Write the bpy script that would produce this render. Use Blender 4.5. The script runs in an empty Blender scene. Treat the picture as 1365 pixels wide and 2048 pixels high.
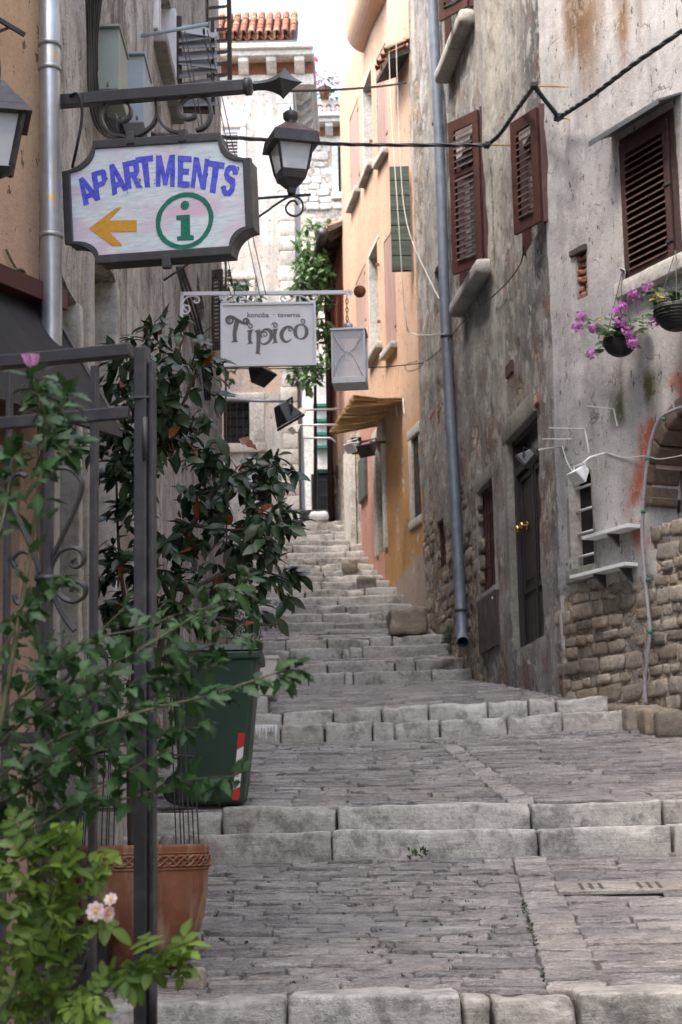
import bpy, bmesh, math, random
import numpy as np
from mathutils import Vector, Matrix
V = Vector
random.seed(7)
scene = bpy.context.scene
# ------------------------------------------------------------------ camera
EYE = 1.7
FPX = 3600.0                     # focal length in pixels of the 1365 x 2048 photograph
PITCH = math.radians(10.33)
ROLL = -0.020
CAM = V((0, 0, EYE))
FW = V((0, math.cos(PITCH), math.sin(PITCH)))
U0 = V((0, -math.sin(PITCH), math.cos(PITCH)))
R0 = V((1, 0, 0))
RT = R0 * math.cos(ROLL) + U0 * math.sin(ROLL)
UP = U0 * math.cos(ROLL) - R0 * math.sin(ROLL)
cam_data = bpy.data.cameras.new('camera')
cam = bpy.data.objects.new('camera', cam_data)
scene.collection.objects.link(cam)
cam.matrix_world = Matrix(((RT.x, UP.x, -FW.x, 0), (RT.y, UP.y, -FW.y, 0), (RT.z, UP.z, -FW.z, EYE), (0, 0, 0, 1)))
cam_data.sensor_fit = 'VERTICAL'
cam_data.sensor_height = 22.75
cam_data.sensor_width = 22.75
cam_data.lens = 22.75 * FPX / 2048.0
cam_data.clip_start = 0.05
cam_data.clip_end = 2000
cam_data.dof.use_dof = True
cam_data.dof.focus_distance = 9.0
cam_data.dof.aperture_fstop = 4.0
scene.camera = cam
# ------------------------------------------------------------------ sky, sun, exposure
SUN_EL, SUN_AZ = math.radians(60), math.radians(235)     # azimuth measured from +Y clockwise
world = bpy.data.worlds.new('World'); scene.world = world; world.use_nodes = True
wn = world.node_tree.nodes; wl = world.node_tree.links
wn.clear()
sky = wn.new('ShaderNodeTexSky'); sky.sky_type = 'NISHITA'; sky.sun_disc = False
sky.sun_elevation = SUN_EL; sky.sun_rotation = SUN_AZ
sky.air_density = 1.0; sky.dust_density = 5.0; sky.ozone_density = 1.0
hs = wn.new('ShaderNodeHueSaturation'); hs.inputs['Saturation'].default_value = 0.8
bg = wn.new('ShaderNodeBackground'); bg.inputs['Strength'].default_value = 0.15
wo = wn.new('ShaderNodeOutputWorld')
wl.new(sky.outputs[0], hs.inputs['Color']); wl.new(hs.outputs[0], bg.inputs[0]); wl.new(bg.outputs[0], wo.inputs[0])
sd = bpy.data.lights.new('sun', 'SUN'); sd.energy = 1.0; sd.angle = math.radians(20); sd.color = (1.0, 0.95, 0.88)
sun = bpy.data.objects.new('sun', sd); scene.collection.objects.link(sun)
sdir = V((math.sin(SUN_AZ) * math.cos(SUN_EL), math.cos(SUN_AZ) * math.cos(SUN_EL), math.sin(SUN_EL)))
sun.rotation_euler = (-sdir).to_track_quat('-Z', 'Y').to_euler(); sun.location = (0, 0, 60)
scene.view_settings.view_transform = 'Standard'
scene.view_settings.look = 'None'
scene.view_settings.gamma = 1.0
scene.view_settings.use_curve_mapping = False
scene.view_settings.exposure = 2.3

# ------------------------------------------------------------------ helpers
COL = scene.collection
def ray(px, py):
    return FW + RT * ((px - 682.5) / FPX) + UP * ((1024 - py) / FPX)
def atY(px, py, Y):
    d = ray(px, py); return CAM + d * (Y / d.y)
def lerp(a, b, t): return a + (b - a) * t

class Plane:
    """vertical plane through two plan points; s runs P0 -> P1, z is world height, d is outward (towards the street)"""
    def __init__(self, P0, P1, out):
        self.P0 = V((P0[0], P0[1], 0)); self.P1 = V((P1[0], P1[1], 0))
        self.dir = (self.P1 - self.P0).normalized(); self.L = (self.P1 - self.P0).length
        n = V((self.dir.y, -self.dir.x, 0))
        if n.dot(V((out[0], out[1], 0))) < 0: n = -n
        self.n = n
    def uv(self, px, py, d=0.0):
        r = ray(px, py); p0 = self.P0 + self.n * d
        t = (p0 - CAM).dot(self.n) / r.dot(self.n)
        p = CAM + r * t
        return ((p - self.P0).dot(self.dir), p.z)
    def pt(self, s, z, d=0.0):
        p = self.P0 + self.dir * s + self.n * d
        return V((p.x, p.y, z))
    def px(self, px, py, d=0.0):
        s, z = self.uv(px, py, d); return self.pt(s, z, d)

# ---- numpy value noise
def _h(ix, iy, iz, seed):
    n = (ix * 374761393 + iy * 668265263 + iz * 2147483647 + seed * 1274126177) & 0xffffffff
    n = ((n ^ (n >> 13)) * 1274126177) & 0xffffffff
    n = (n ^ (n >> 16)) & 0xffffffff
    return (n & 0xffff) / 65535.0
def vnoise(x, y, z, seed=0):
    x = np.asarray(x, float); y = np.asarray(y, float) + x * 0; z = np.asarray(z, float) + x * 0
    fx, fy, fz = np.floor(x), np.floor(y), np.floor(z)
    ix, iy, iz = fx.astype(np.int64), fy.astype(np.int64), fz.astype(np.int64)
    tx, ty, tz = x - fx, y - fy, z - fz
    tx = tx * tx * (3 - 2 * tx); ty = ty * ty * (3 - 2 * ty); tz = tz * tz * (3 - 2 * tz)
    r = 0
    for a in (0, 1):
        wa = tx if a else 1 - tx
        for b in (0, 1):
            wb = ty if b else 1 - ty
            for c in (0, 1):
                wc = tz if c else 1 - tz
                r = r + wa * wb * wc * _h(ix + a, iy + b, iz + c, seed)
    return r
def fbm(x, y, z=0.0, seed=0, oct=4):
    x = np.asarray(x, float)
    r = np.zeros(np.broadcast(x, np.asarray(y), np.asarray(z)).shape); a = 0.5; f = 1.0; t = 0
    for i in range(oct):
        r = r + a * vnoise(x * f, np.asarray(y) * f, np.asarray(z) * f, seed + i * 17); t += a; a *= 0.5; f *= 2.03
    return r / t
def sstep(a, b, x):
    t = np.clip((x - a) / (b - a), 0, 1); return t * t * (3 - 2 * t)

# ---- tagging
def tag(o, label=None, cat=None, group=None, kind=None):
    if label: o['label'] = label
    if cat: o['category'] = cat
    if group: o['group'] = group
    if kind: o['kind'] = kind
    return o
def thing(name, label, cat, loc, group=None):
    o = bpy.data.objects.new(name, None); COL.objects.link(o); o.location = V(loc); o.empty_display_size = 0.1
    return tag(o, label, cat, group)
def put(name, mesh, parent=None):
    o = bpy.data.objects.new(name, mesh); COL.objects.link(o)
    if parent is not None:
        o.parent = parent
        o.matrix_parent_inverse = PW(parent).inverted()
    return o
def PW(o):
    m = Matrix.Translation(o.location) @ o.rotation_euler.to_matrix().to_4x4() @ Matrix.Diagonal(V((*o.scale, 1)))
    return m if o.parent is None else PW(o.parent) @ o.matrix_parent_inverse @ m

class MB:
    def __init__(self): self.v = []; self.f = []
    def add(self, vs, fs):
        b = len(self.v); self.v.extend([tuple(p) for p in vs]); self.f.extend([tuple(i + b for i in f) for f in fs]); return self
    def hexa(self, p):   # p: 4 bottom (ring), 4 top (ring)
        return self.add(p, [(3, 2, 1, 0), (4, 5, 6, 7), (0, 1, 5, 4), (1, 2, 6, 5), (2, 3, 7, 6), (3, 0, 4, 7)])
    def box(self, c, h, ax=None):
        X, Y, Z = ax if ax else (V((1, 0, 0)), V((0, 1, 0)), V((0, 0, 1)))
        c = V(c); r = []
        for sz in (-1, 1):
            for sx, sy in ((-1, -1), (1, -1), (1, 1), (-1, 1)):
                r.append(c + X * h[0] * sx + Y * h[1] * sy + Z * h[2] * sz)
        return self.hexa(r)
    def wbox(self, W, s0, s1, z0, z1, d0, d1):
        return self.hexa([W.pt(s0, z0, d0), W.pt(s1, z0, d0), W.pt(s1, z0, d1), W.pt(s0, z0, d1),
                          W.pt(s0, z1, d0), W.pt(s1, z1, d0), W.pt(s1, z1, d1), W.pt(s0, z1, d1)])
    def beam(self, p, q, w, h, up=V((0, 0, 1))):
        p = V(p); q = V(q); d = (q - p).normalized(); s = d.cross(up)
        if s.length < 1e-4: s = d.cross(V((0, 1, 0)))
        s.normalize(); u = s.cross(d)
        a = s * w / 2; b = u * h / 2
        return self.hexa([p - a - b, q - a - b, q + a - b, p + a - b, p - a + b, q - a + b, q + a + b, p + a + b])
    def tube(self, pts, r, n=8, cap=True, flat=None):
        pts = [V(p) for p in pts]; m = len(pts)
        rr = r if isinstance(r, (list, tuple)) else [r] * m
        vs = []; prev = None
        for i in range(m):
            t = (pts[min(i + 1, m - 1)] - pts[max(i - 1, 0)])
            if t.length < 1e-9: t = V((0, 0, 1))
            t.normalize()
            if prev is None:
                ref = V((0, 0, 1)) if abs(t.z) < 0.9 else V((1, 0, 0))
                a = t.cross(ref).normalized()
            else:
                a = (prev - t * prev.dot(t))
                a = a.normalized() if a.length > 1e-6 else t.cross(V((0.3, 0.5, 0.8))).normalized()
            prev = a; b = t.cross(a)
            for k in range(n):
                w = 2 * math.pi * k / n
                vs.append(pts[i] + (a * math.cos(w) + b * math.sin(w)) * rr[i])
        fs = []
        for i in range(m - 1):
            for k in range(n):
                k2 = (k + 1) % n
                fs.append((i * n + k, i * n + k2, (i + 1) * n + k2, (i + 1) * n + k))
        if cap:
            fs.append(tuple(range(n - 1, -1, -1))); fs.append(tuple((m - 1) * n + k for k in range(n)))
        return self.add(vs, fs)
    def lathe(self, c, prof, n=24, ax=None):
        X, Y, Z = ax if ax else (V((1, 0, 0)), V((0, 1, 0)), V((0, 0, 1)))
        c = V(c); vs = []
        for (r, z) in prof:
            for k in range(n):
                w = 2 * math.pi * k / n
                vs.append(c + Z * z + (X * math.cos(w) + Y * math.sin(w)) * r)
        fs = []
        for i in range(len(prof) - 1):
            for k in range(n):
                k2 = (k + 1) % n
                fs.append((i * n + k, i * n + k2, (i + 1) * n + k2, (i + 1) * n + k))
        fs.append(tuple(range(n - 1, -1, -1))); fs.append(tuple((len(prof) - 1) * n + k for k in range(n)))
        return self.add(vs, fs)
    def prism(self, poly, off):
        n = len(poly); poly = [V(p) for p in poly]; off = V(off)
        vs = poly + [p + off for p in poly]
        fs = [tuple(range(n - 1, -1, -1)), tuple(range(n, 2 * n))]
        for k in range(n):
            k2 = (k + 1) % n; fs.append((k, k2, n + k2, n + k))
        return self.add(vs, fs)
    def ringprism(self, outer, inner, off):
        n = len(outer); off = V(off)
        vs = [V(p) for p in outer] + [V(p) for p in inner] + [V(p) + off for p in outer] + [V(p) + off for p in inner]
        fs = []
        for k in range(n):
            j = (k + 1) % n
            fs += [(k, j, n + j, n + k), (2 * n + k, 3 * n + k, 3 * n + j, 2 * n + j), (k, 2 * n + k, 2 * n + j, j), (n + k, n + j, 3 * n + j, 3 * n + k)]
        return self.add(vs, fs)
    def ribbon(self, pts, wid, nrm, th=0.002):
        """flat stroke with width per point lying in the plane with normal nrm"""
        pts = [V(p) for p in pts]; nrm = V(nrm); m = len(pts); L = []; R = []
        for i in range(m):
            t = (pts[min(i + 1, m - 1)] - pts[max(i - 1, 0)]).normalized(); s = t.cross(nrm).normalized()
            w = wid[i] if isinstance(wid, (list, tuple)) else wid
            L.append(pts[i] + s * w / 2); R.append(pts[i] - s * w / 2)
        vs = [p + nrm * th for p in L] + [p + nrm * th for p in R] + L + R
        fs = []
        for i in range(m - 1):
            fs += [(i, i + 1, m + i + 1, m + i), (2 * m + i, 2 * m + i + 1, i + 1, i), (m + i, m + i + 1, 3 * m + i + 1, 3 * m + i)]
        fs += [(0, m, 3 * m, 2 * m), (m - 1, 3 * m - 1, 4 * m - 1, 2 * m - 1)]
        return self.add(vs, fs)
    def mesh(self, name, mat, smooth=False):
        me = bpy.data.meshes.new(name); me.from_pydata(self.v, [], self.f)
        bm = bmesh.new(); bm.from_mesh(me); bmesh.ops.recalc_face_normals(bm, faces=bm.faces); bm.to_mesh(me); bm.free()
        if smooth: me.polygons.foreach_set('use_smooth', [True] * len(me.polygons))
        if mat: me.materials.append(mat)
        me.update(); return me
    def build(self, name, mat, parent=None, smooth=False, bevel=0.0, seg=2):
        o = put(name, self.mesh(name, mat, smooth), parent)
        if bevel:
            b = o.modifiers.new('bevel', 'BEVEL'); b.width = bevel; b.segments = seg; b.limit_method = 'ANGLE'; b.angle_limit = math.radians(40)
        return o

def curve_pts(ctrl, n=10):
    """Catmull-Rom through control points"""
    c = [V(p) for p in ctrl]; out = []
    for i in range(len(c) - 1):
        p0 = c[max(i - 1, 0)]; p1 = c[i]; p2 = c[i + 1]; p3 = c[min(i + 2, len(c) - 1)]
        for k in range(n):
            t = k / n
            out.append(0.5 * ((2 * p1) + (p2 - p0) * t + (2 * p0 - 5 * p1 + 4 * p2 - p3) * t * t + (3 * p1 - p0 - 3 * p2 + p3) * t ** 3))
    out.append(c[-1]); return out

def rbox(h, r, n, amp=0.0, seed=0, freq=6.0):
    """rounded rough box with half sizes h, rounding r, n subdivisions per axis; returns verts, faces"""
    cs = []
    for a in range(3):
        hh = h[a]; e = min(r / hh, 0.45) if hh > 0 else 0.3
        k = max(1, n[a])
        inner = [lerp(-1 + e, 1 - e, i / k) for i in range(k + 1)]
        cs.append([-1.0, -1 + e * 0.3] + inner + [1 - e * 0.3, 1.0])
    idx = {}; vs = []; fs = []
    def vid(p):
        key = (round(p[0], 5), round(p[1], 5), round(p[2], 5))
        if key not in idx: idx[key] = len(vs); vs.append(p)
        return idx[key]
    for a in range(3):
        b, c = (a + 1) % 3, (a + 2) % 3
        for sg in (-1.0, 1.0):
            for i in range(len(cs[b]) - 1):
                for j in range(len(cs[c]) - 1):
                    q = []
                    for (ii, jj) in ((i, j), (i + 1, j), (i + 1, j + 1), (i, j + 1)):
                        p = [0, 0, 0]; p[a] = sg; p[b] = cs[b][ii]; p[c] = cs[c][jj]; q.append(vid(tuple(p)))
                    fs.append(tuple(q) if sg > 0 else tuple(reversed(q)))
    P = np.array(vs) * np.array(h)
    H = np.array(h) - r
    Q = np.clip(P, -H, H); D = P - Q; ln = np.linalg.norm(D, axis=1, keepdims=True); ln[ln == 0] = 1
    P = Q + D / ln * r
    if amp:
        N = D / ln
        nz = fbm(P[:, 0] * freq + seed * 3.1, P[:, 1] * freq + seed * 1.7, P[:, 2] * freq, seed, 3) - 0.5
        nz2 = fbm(P[:, 0] * freq * 4 + seed, P[:, 1] * freq * 4, P[:, 2] * freq * 4, seed + 5, 2) - 0.5
        P = P + N * (nz * 2 * amp + nz2 * amp * 0.7)[:, None]
    return P, fs
# ------------------------------------------------------------------ materials (all procedural)
class NT:
    def __init__(self, name):
        self.m = bpy.data.materials.new(name); self.m.use_nodes = True
        self.t = self.m.node_tree; self.n = self.t.nodes; self.l = self.t.links
        self.b = self.n['Principled BSDF']
        g = self.n.new('ShaderNodeNewGeometry'); self.pos = g.outputs['Position']
    def set(self, k, v):
        i = self.b.inputs[k]
        if hasattr(v, 'is_linked') or hasattr(v, 'links'): self.l.new(v, i)
        else: i.default_value = (*v, 1) if isinstance(v, (tuple, list)) and len(v) == 3 and i.type == 'RGBA' else v
        return self
    def scaled(self, sc, src=None):
        mp = self.n.new('ShaderNodeVectorMath'); mp.operation = 'MULTIPLY'
        self.l.new(src or self.pos, mp.inputs[0]); mp.inputs[1].default_value = sc; return mp.outputs[0]
    def noise(self, scale, detail=4, rough=0.6, vec=None, dist=0.0):
        n = self.n.new('ShaderNodeTexNoise'); n.inputs['Scale'].default_value = scale; n.inputs['Detail'].default_value = detail
        n.inputs['Roughness'].default_value = rough; n.inputs['Distortion'].default_value = dist
        self.l.new(vec or self.pos, n.inputs['Vector']); return n.outputs['Fac']
    def voro(self, scale, vec=None, feat='F1', out='Distance', rnd=1.0):
        n = self.n.new('ShaderNodeTexVoronoi'); n.feature = feat; n.inputs['Scale'].default_value = scale; n.inputs['Randomness'].default_value = rnd
        self.l.new(vec or self.pos, n.inputs['Vector']); return n.outputs[out]
    def ramp(self, fac, stops):
        r = self.n.new('ShaderNodeValToRGB'); e = r.color_ramp.elements
        while len(e) < len(stops): e.new(0.5)
        for i, (p, c) in enumerate(stops):
            e[i].position = p
            e[i].color = (c, c, c, 1) if isinstance(c, (int, float)) else (*c, 1)
        self.l.new(fac, r.inputs[0]); return r.outputs[0]
    def mix(self, fac, a, b, mode='MIX'):
        m = self.n.new('ShaderNodeMix'); m.data_type = 'RGBA'; m.blend_type = mode
        for k, v in ((0, fac), (6, a), (7, b)):
            if hasattr(v, 'links'): self.l.new(v, m.inputs[k])
            else: m.inputs[k].default_value = (*v, 1) if isinstance(v, (tuple, list)) else ((v if k == 0 else (v, v, v, 1)))
        return m.outputs[2]
    def math(self, op, a, b=0.0):
        m = self.n.new('ShaderNodeMath'); m.operation = op
        for k, v in ((0, a), (1, b)):
            if hasattr(v, 'links'): self.l.new(v, m.inputs[k])
            else: m.inputs[k].default_value = v
        return m.outputs[0]
    def attr(self, name, out='Color'):
        a = self.n.new('ShaderNodeAttribute'); a.attribute_name = name; return a.outputs[out]
    def rand(self):
        o = self.n.new('ShaderNodeObjectInfo'); return o.outputs['Random']
    def bump(self, h, strength=0.5, dist=0.02, normal=None):
        b = self.n.new('ShaderNodeBump'); b.inputs['Strength'].default_value = strength; b.inputs['Distance'].default_value = dist
        self.l.new(h, b.inputs['Height'])
        if normal: self.l.new(normal, b.inputs['Normal'])
        self.l.new(b.outputs[0], self.b.inputs['Normal']); return b.outputs[0]

def m_stone(name, base, dark, light, rough=0.75, lines=True, bump=0.6, hue=0.25, spec=0.5):
    t = NT(name)
    n1 = t.noise(3.0, 6, 0.65); n2 = t.noise(22.0, 5, 0.7)
    c = t.ramp(n1, [(0.3, dark), (0.52, base), (0.72, light)])
    c = t.mix(0.55, c, t.ramp(n2, [(0.3, tuple(x * 0.45 for x in base)), (0.5, base), (0.7, tuple(min(1, x * 1.45) for x in base))]), 'MIX')
    blot = t.ramp(t.noise(1.3, 5, 0.7), [(0.52, 1.0), (0.68, 0.55)])
    c = t.mix(1.0, c, blot, 'MULTIPLY')
    rv = t.ramp(t.rand(), [(0.0, 1 - hue), (0.35, (1.0, 1 - hue * 0.18, 1 - hue * 0.42)), (0.6, 1.0), (1.0, 1 + hue * 0.7)])
    c = t.mix(1.0, c, rv, 'MULTIPLY')
    h = t.math('ADD', t.math('MULTIPLY', n2, 0.5), t.math('MULTIPLY', t.noise(70, 3, 0.7), 0.35))
    if lines:
        ln = t.noise(1.0, 4, 0.6, t.scaled((4.0, 4.0, 42.0)))
        h = t.math('ADD', h, t.math('MULTIPLY', ln, 0.35))
        c = t.mix(1.0, c, t.ramp(ln, [(0.34, 0.86), (0.46, 1.0)]), 'MULTIPLY')
        gr_ = t.ramp(t.noise(4.5, 6, 0.75), [(0.50, 1.0), (0.62, 0.50)])
        c = t.mix(1.0, c, gr_, 'MULTIPLY')
        pit = t.ramp(t.voro(38.0, t.scaled((1, 1, 1.8))), [(0.08, 0.35), (0.2, 1.0)])
        c = t.mix(0.7, c, t.mix(1.0, c, pit, 'MULTIPLY'))
    t.set('Base Color', c).set('Roughness', rough); t.b.inputs['Specular IOR Level'].default_value = spec
    t.bump(h, bump, 0.02); return t.m

def m_paving(name, base, light, dark):
    t = NT(name)
    n1 = t.noise(2.6, 6, 0.7); n2 = t.noise(1.0, 6, 0.68, t.scaled((11.0, 21.0, 21.0)), 0.9); n3 = t.noise(60.0, 4, 0.75)
    c = t.ramp(n1, [(0.34, dark), (0.5, base), (0.68, light)])
    c = t.mix(0.45, c, t.ramp(n2, [(0.34, dark), (0.5, base), (0.66, light)]))
    c = t.mix(1.0, c, t.ramp(n3, [(0.3, 0.62), (0.5, 1.0), (0.7, 1.3)]), 'MULTIPLY')
    rv = t.ramp(t.rand(), [(0.0, (0.70, 0.69, 0.69)), (0.4, (0.95, 0.94, 0.94)), (0.7, (1.08, 1.03, 0.98)), (1.0, (1.28, 1.26, 1.25))])
    c = t.mix(1.0, c, rv, 'MULTIPLY')
    h = t.math('ADD', t.math('MULTIPLY', n2, 1.0), t.math('MULTIPLY', n3, 0.20))
    pol = t.math('ADD', t.math('MULTIPLY', t.noise(1.1, 3, 0.6), 0.7), t.math('MULTIPLY', t.noise(1.0, 5, 0.7, t.scaled((10.0, 26.0, 26.0))), 0.5))
    r = t.ramp(pol, [(0.50, 0.50), (0.60, 0.10)])
    t.set('Base Color', c).set('Roughness', r); t.b.inputs['Specular IOR Level'].default_value = 1.0
    t.bump(h, 0.95, 0.035); return t.m

def m_wall(name, stone=(0.33, 0.295, 0.25), rough_amt=0.8, chips=1.0, streak=0.16, edge=0.5, grain=1.0, under=(0.46, 0.44, 0.41), cracks=1.0):
    """plaster over masonry: 'col' attribute is the plaster's own colour, 'bare' where it has fallen off"""
    t = NT(name)
    col = t.attr('col'); bare = t.attr('bare', 'Fac')
    n0 = t.noise(2.1, 8, 0.72, None, 0.15); n1 = t.noise(11.0, 6, 0.74); n2 = t.noise(70.0, 3, 0.75)
    g = grain
    c = t.mix(1.0, col, t.ramp(n0, [(0.34, 1 - 0.30 * g), (0.47, 1.0), (0.53, 1.0), (0.66, 1 + 0.22 * g)]), 'MULTIPLY')
    c = t.mix(1.0, c, t.ramp(n1, [(0.30, 1 - 0.42 * g), (0.46, 1.0), (0.56, 1.0), (0.70, 1 + 0.30 * g)]), 'MULTIPLY')
    c = t.mix(1.0, c, t.ramp(n2, [(0.32, 1 - 0.40 * g), (0.5, 1.0), (0.68, 1 + 0.28 * g)]), 'MULTIPLY')
    st = t.noise(1.0, 6, 0.65, t.scaled((3.2, 3.2, 0.35)))
    c = t.mix(streak, c, t.mix(1.0, c, t.ramp(st, [(0.40, 0.40), (0.52, 1.0)]), 'MULTIPLY'))
    hp = t.math('ADD', t.math('MULTIPLY', n1, 0.40), t.math('MULTIPLY', n2, 0.30))
    # flakes: upper skin lost in crisp patches
    fl = t.noise(3.2, 9, 0.74, t.scaled((1, 1, 0.9)), 0.15)
    fm = t.ramp(fl, [(0.545, 0.0), (0.553, 1.0)])
    fm = t.math('MULTIPLY', fm, min(1.0, chips))
    c = t.mix(t.math('MULTIPLY', fm, 0.75), c, t.mix(1.0, under, t.ramp(n1, [(0.3, 0.7), (0.7, 1.2)]), 'MULTIPLY'))
    hp = t.math('SUBTRACT', hp, t.math('MULTIPLY', fm, 0.35))
    ch2 = t.math('MULTIPLY', t.ramp(t.noise(9.0, 7, 0.72, t.scaled((1, 1, 0.55)), 0.1), [(0.605, 0.0), (0.615, 1.0)]), min(1.0, chips))
    c = t.mix(ch2, c, tuple(min(1, x * 1.12) for x in under))
    hp = t.math('SUBTRACT', hp, t.math('MULTIPLY', ch2, 0.25))
    dk = t.math('MULTIPLY', t.ramp(t.noise(17.0, 5, 0.7, t.scaled((1, 1, 0.45))), [(0.62, 0.0), (0.635, 1.0)]), 0.85)
    c = t.mix(dk, c, (0.07, 0.06, 0.05)); hp = t.math('SUBTRACT', hp, t.math('MULTIPLY', dk, 0.5))
    wv_ = t.n.new('ShaderNodeVectorMath'); wv_.operation = 'ADD'
    nz = t.n.new('ShaderNodeTexNoise'); nz.inputs['Scale'].default_value = 2.2; nz.inputs['Detail'].default_value = 5; t.l.new(t.pos, nz.inputs['Vector'])
    t.l.new(t.scaled((0.9, 0.9, 0.9), nz.outputs['Color']), wv_.inputs[0]); t.l.new(t.pos, wv_.inputs[1])
    ck = t.ramp(t.voro(0.75, wv_.outputs[0], 'DISTANCE_TO_EDGE'), [(0.003, 1.0), (0.007, 0.0)])
    ck = t.math('MULTIPLY', ck, t.math('MULTIPLY', t.ramp(n0, [(0.52, 0.0), (0.57, 1.0)]), cracks * 0.8))
    c = t.mix(t.math('MULTIPLY', ck, 0.8), c, (0.05, 0.043, 0.036)); hp = t.math('SUBTRACT', hp, t.math('MULTIPLY', ck, 0.4))
    # masonry
    wv = t.scaled((1, 1, 1.7), wv_.outputs[0])
    vd = t.voro(5.6, wv, 'DISTANCE_TO_EDGE'); vc = t.voro(5.6, wv, 'F1', 'Color')
    joint = t.ramp(vd, [(0.02, 0.0), (0.09, 1.0)])
    sp_ = t.n.new('ShaderNodeSeparateColor'); t.l.new(vc, sp_.inputs[0])
    sc = t.ramp(sp_.outputs[0], [(0.0, tuple(x * 0.62 for x in stone)), (0.35, stone), (0.6, (stone[0] * 1.05, stone[1] * 0.86, stone[2] * 0.66)), (0.8, tuple(x * 1.3 for x in stone)), (1.0, tuple(x * 0.8 for x in stone))])
    sc = t.mix(1.0, sc, t.ramp(n1, [(0.3, 0.50), (0.5, 1.0), (0.7, 1.4)]), 'MULTIPLY')
    sc = t.mix(1.0, sc, t.ramp(n2, [(0.3, 0.7), (0.5, 1.0), (0.7, 1.25)]), 'MULTIPLY')
    sc = t.mix(joint, t.mix(1.0, sc, 0.55, 'MULTIPLY'), sc)
    thr = t.math('ADD', bare, t.math('MULTIPLY', t.math('SUBTRACT', n1, 0.5), edge * 1.6))
    thr = t.math('ADD', thr, t.math('MULTIPLY', t.math('SUBTRACT', n2, 0.5), edge * 0.5))
    bm = t.ramp(thr, [(0.485, 0.0), (0.505, 1.0)])
    c = t.mix(bm, c, sc)
    rim = t.ramp(thr, [(0.42, 0.0), (0.465, 1.0), (0.485, 0.0)])
    c = t.mix(t.math('MULTIPLY', rim, 0.45), c, under)
    hs_ = t.math('ADD', t.math('MULTIPLY', joint, 0.6), t.math('SUBTRACT', t.math('MULTIPLY', n1, 0.9), 1.0))
    hm = t.n.new('ShaderNodeMix'); hm.data_type = 'FLOAT'
    t.l.new(bm, hm.inputs[0]); t.l.new(hp, hm.inputs[2]); t.l.new(hs_, hm.inputs[3])
    t.set('Base Color', c).set('Roughness', 0.9); t.b.inputs['Specular IOR Level'].default_value = 0.2
    t.bump(hm.outputs[0], rough_amt, 0.04); return t.m

def m_plain(name, base, rough=0.5, metal=0.0, var=0.15, scale=12.0, bump=0.08, spec=0.5, dirt=None, dirt_amt=(0.55, 0.72), dscale=4.0, bdist=0.005):
    t = NT(name)
    n = t.noise(scale, 5, 0.65)
    c = t.mix(1.0, base, t.ramp(n, [(0.3, 1 - var), (0.5, 1.0), (0.7, 1 + var)]), 'MULTIPLY')
    if dirt:
        d = t.ramp(t.noise(dscale, 6, 0.72), [(dirt_amt[0], 0.0), (dirt_amt[1], 1.0)])
        c = t.mix(d, c, dirt)
    t.set('Base Color', c).set('Metallic', metal)
    t.set('Roughness', t.ramp(t.noise(scale * 0.6, 3, 0.6), [(0.3, max(0.05, rough - 0.1)), (0.7, min(1, rough + 0.12))]))
    t.b.inputs['Specular IOR Level'].default_value = spec
    t.bump(t.noise(scale * 4, 3, 0.6), bump, bdist); return t.m

def m_wood(name, base, dark, rough=0.6, axis='z', gscale=30.0):
    t = NT(name)
    sc = {'z': (gscale, gscale, 1.6), 'x': (1.6, gscale, gscale), 'n': (gscale * 0.4, gscale * 0.4, gscale * 0.4)}[axis]
    g = t.noise(1.0, 5, 0.65, t.scaled(sc), 0.3)
    c = t.ramp(g, [(0.3, dark), (0.55, base), (0.75, tuple(min(1, x * 1.25) for x in base))])
    c = t.mix(1.0, c, t.ramp(t.rand(), [(0, 0.85), (1, 1.12)]), 'MULTIPLY')
    t.set('Base Color', c).set('Roughness', rough)
    t.bump(g, 0.3, 0.006); return t.m

def m_leaf(name, base, tip, rough=0.38, trans=0.25, odd=None, oddp=0.94):
    t = NT(name)
    r = t.rand() if False else t.attr('leafrand', 'Fac')
    c = t.ramp(r, [(0.0, base), (0.7, tip), (1.0, tuple(min(1, x * 1.3) for x in tip))])
    n = t.noise(40.0, 3, 0.6)
    c = t.mix(1.0, c, t.ramp(n, [(0.3, 0.8), (0.7, 1.15)]), 'MULTIPLY')
    vein = t.attr('vein', 'Fac')
    c = t.mix(t.math('MULTIPLY', vein, 0.25), c, tuple(min(1, x * 1.9 + 0.02) for x in tip))
    if odd: c = t.mix(t.ramp(t.attr('leafodd', 'Fac'), [(0.45, 0.0), (0.55, 1.0)]), c, odd)
    t.set('Base Color', c).set('Roughness', rough); t.b.inputs['Specular IOR Level'].default_value = 0.4
    tr = t.n.new('ShaderNodeBsdfTranslucent'); t.l.new(c, tr.inputs[0])
    mx = t.n.new('ShaderNodeMixShader'); mx.inputs[0].default_value = trans
    out = t.n['Material Output']
    t.l.new(t.b.outputs[0], mx.inputs[1]); t.l.new(tr.outputs[0], mx.inputs[2]); t.l.new(mx.outputs[0], out.inputs[0])
    return t.m

def m_glass(name, tint=(0.75, 0.78, 0.8), alpha=0.35, rough=0.12):
    t = NT(name); t.set('Base Color', tint).set('Roughness', rough); t.set('Alpha', alpha); t.b.inputs['Specular IOR Level'].default_value = 0.6
    return t.m

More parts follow.
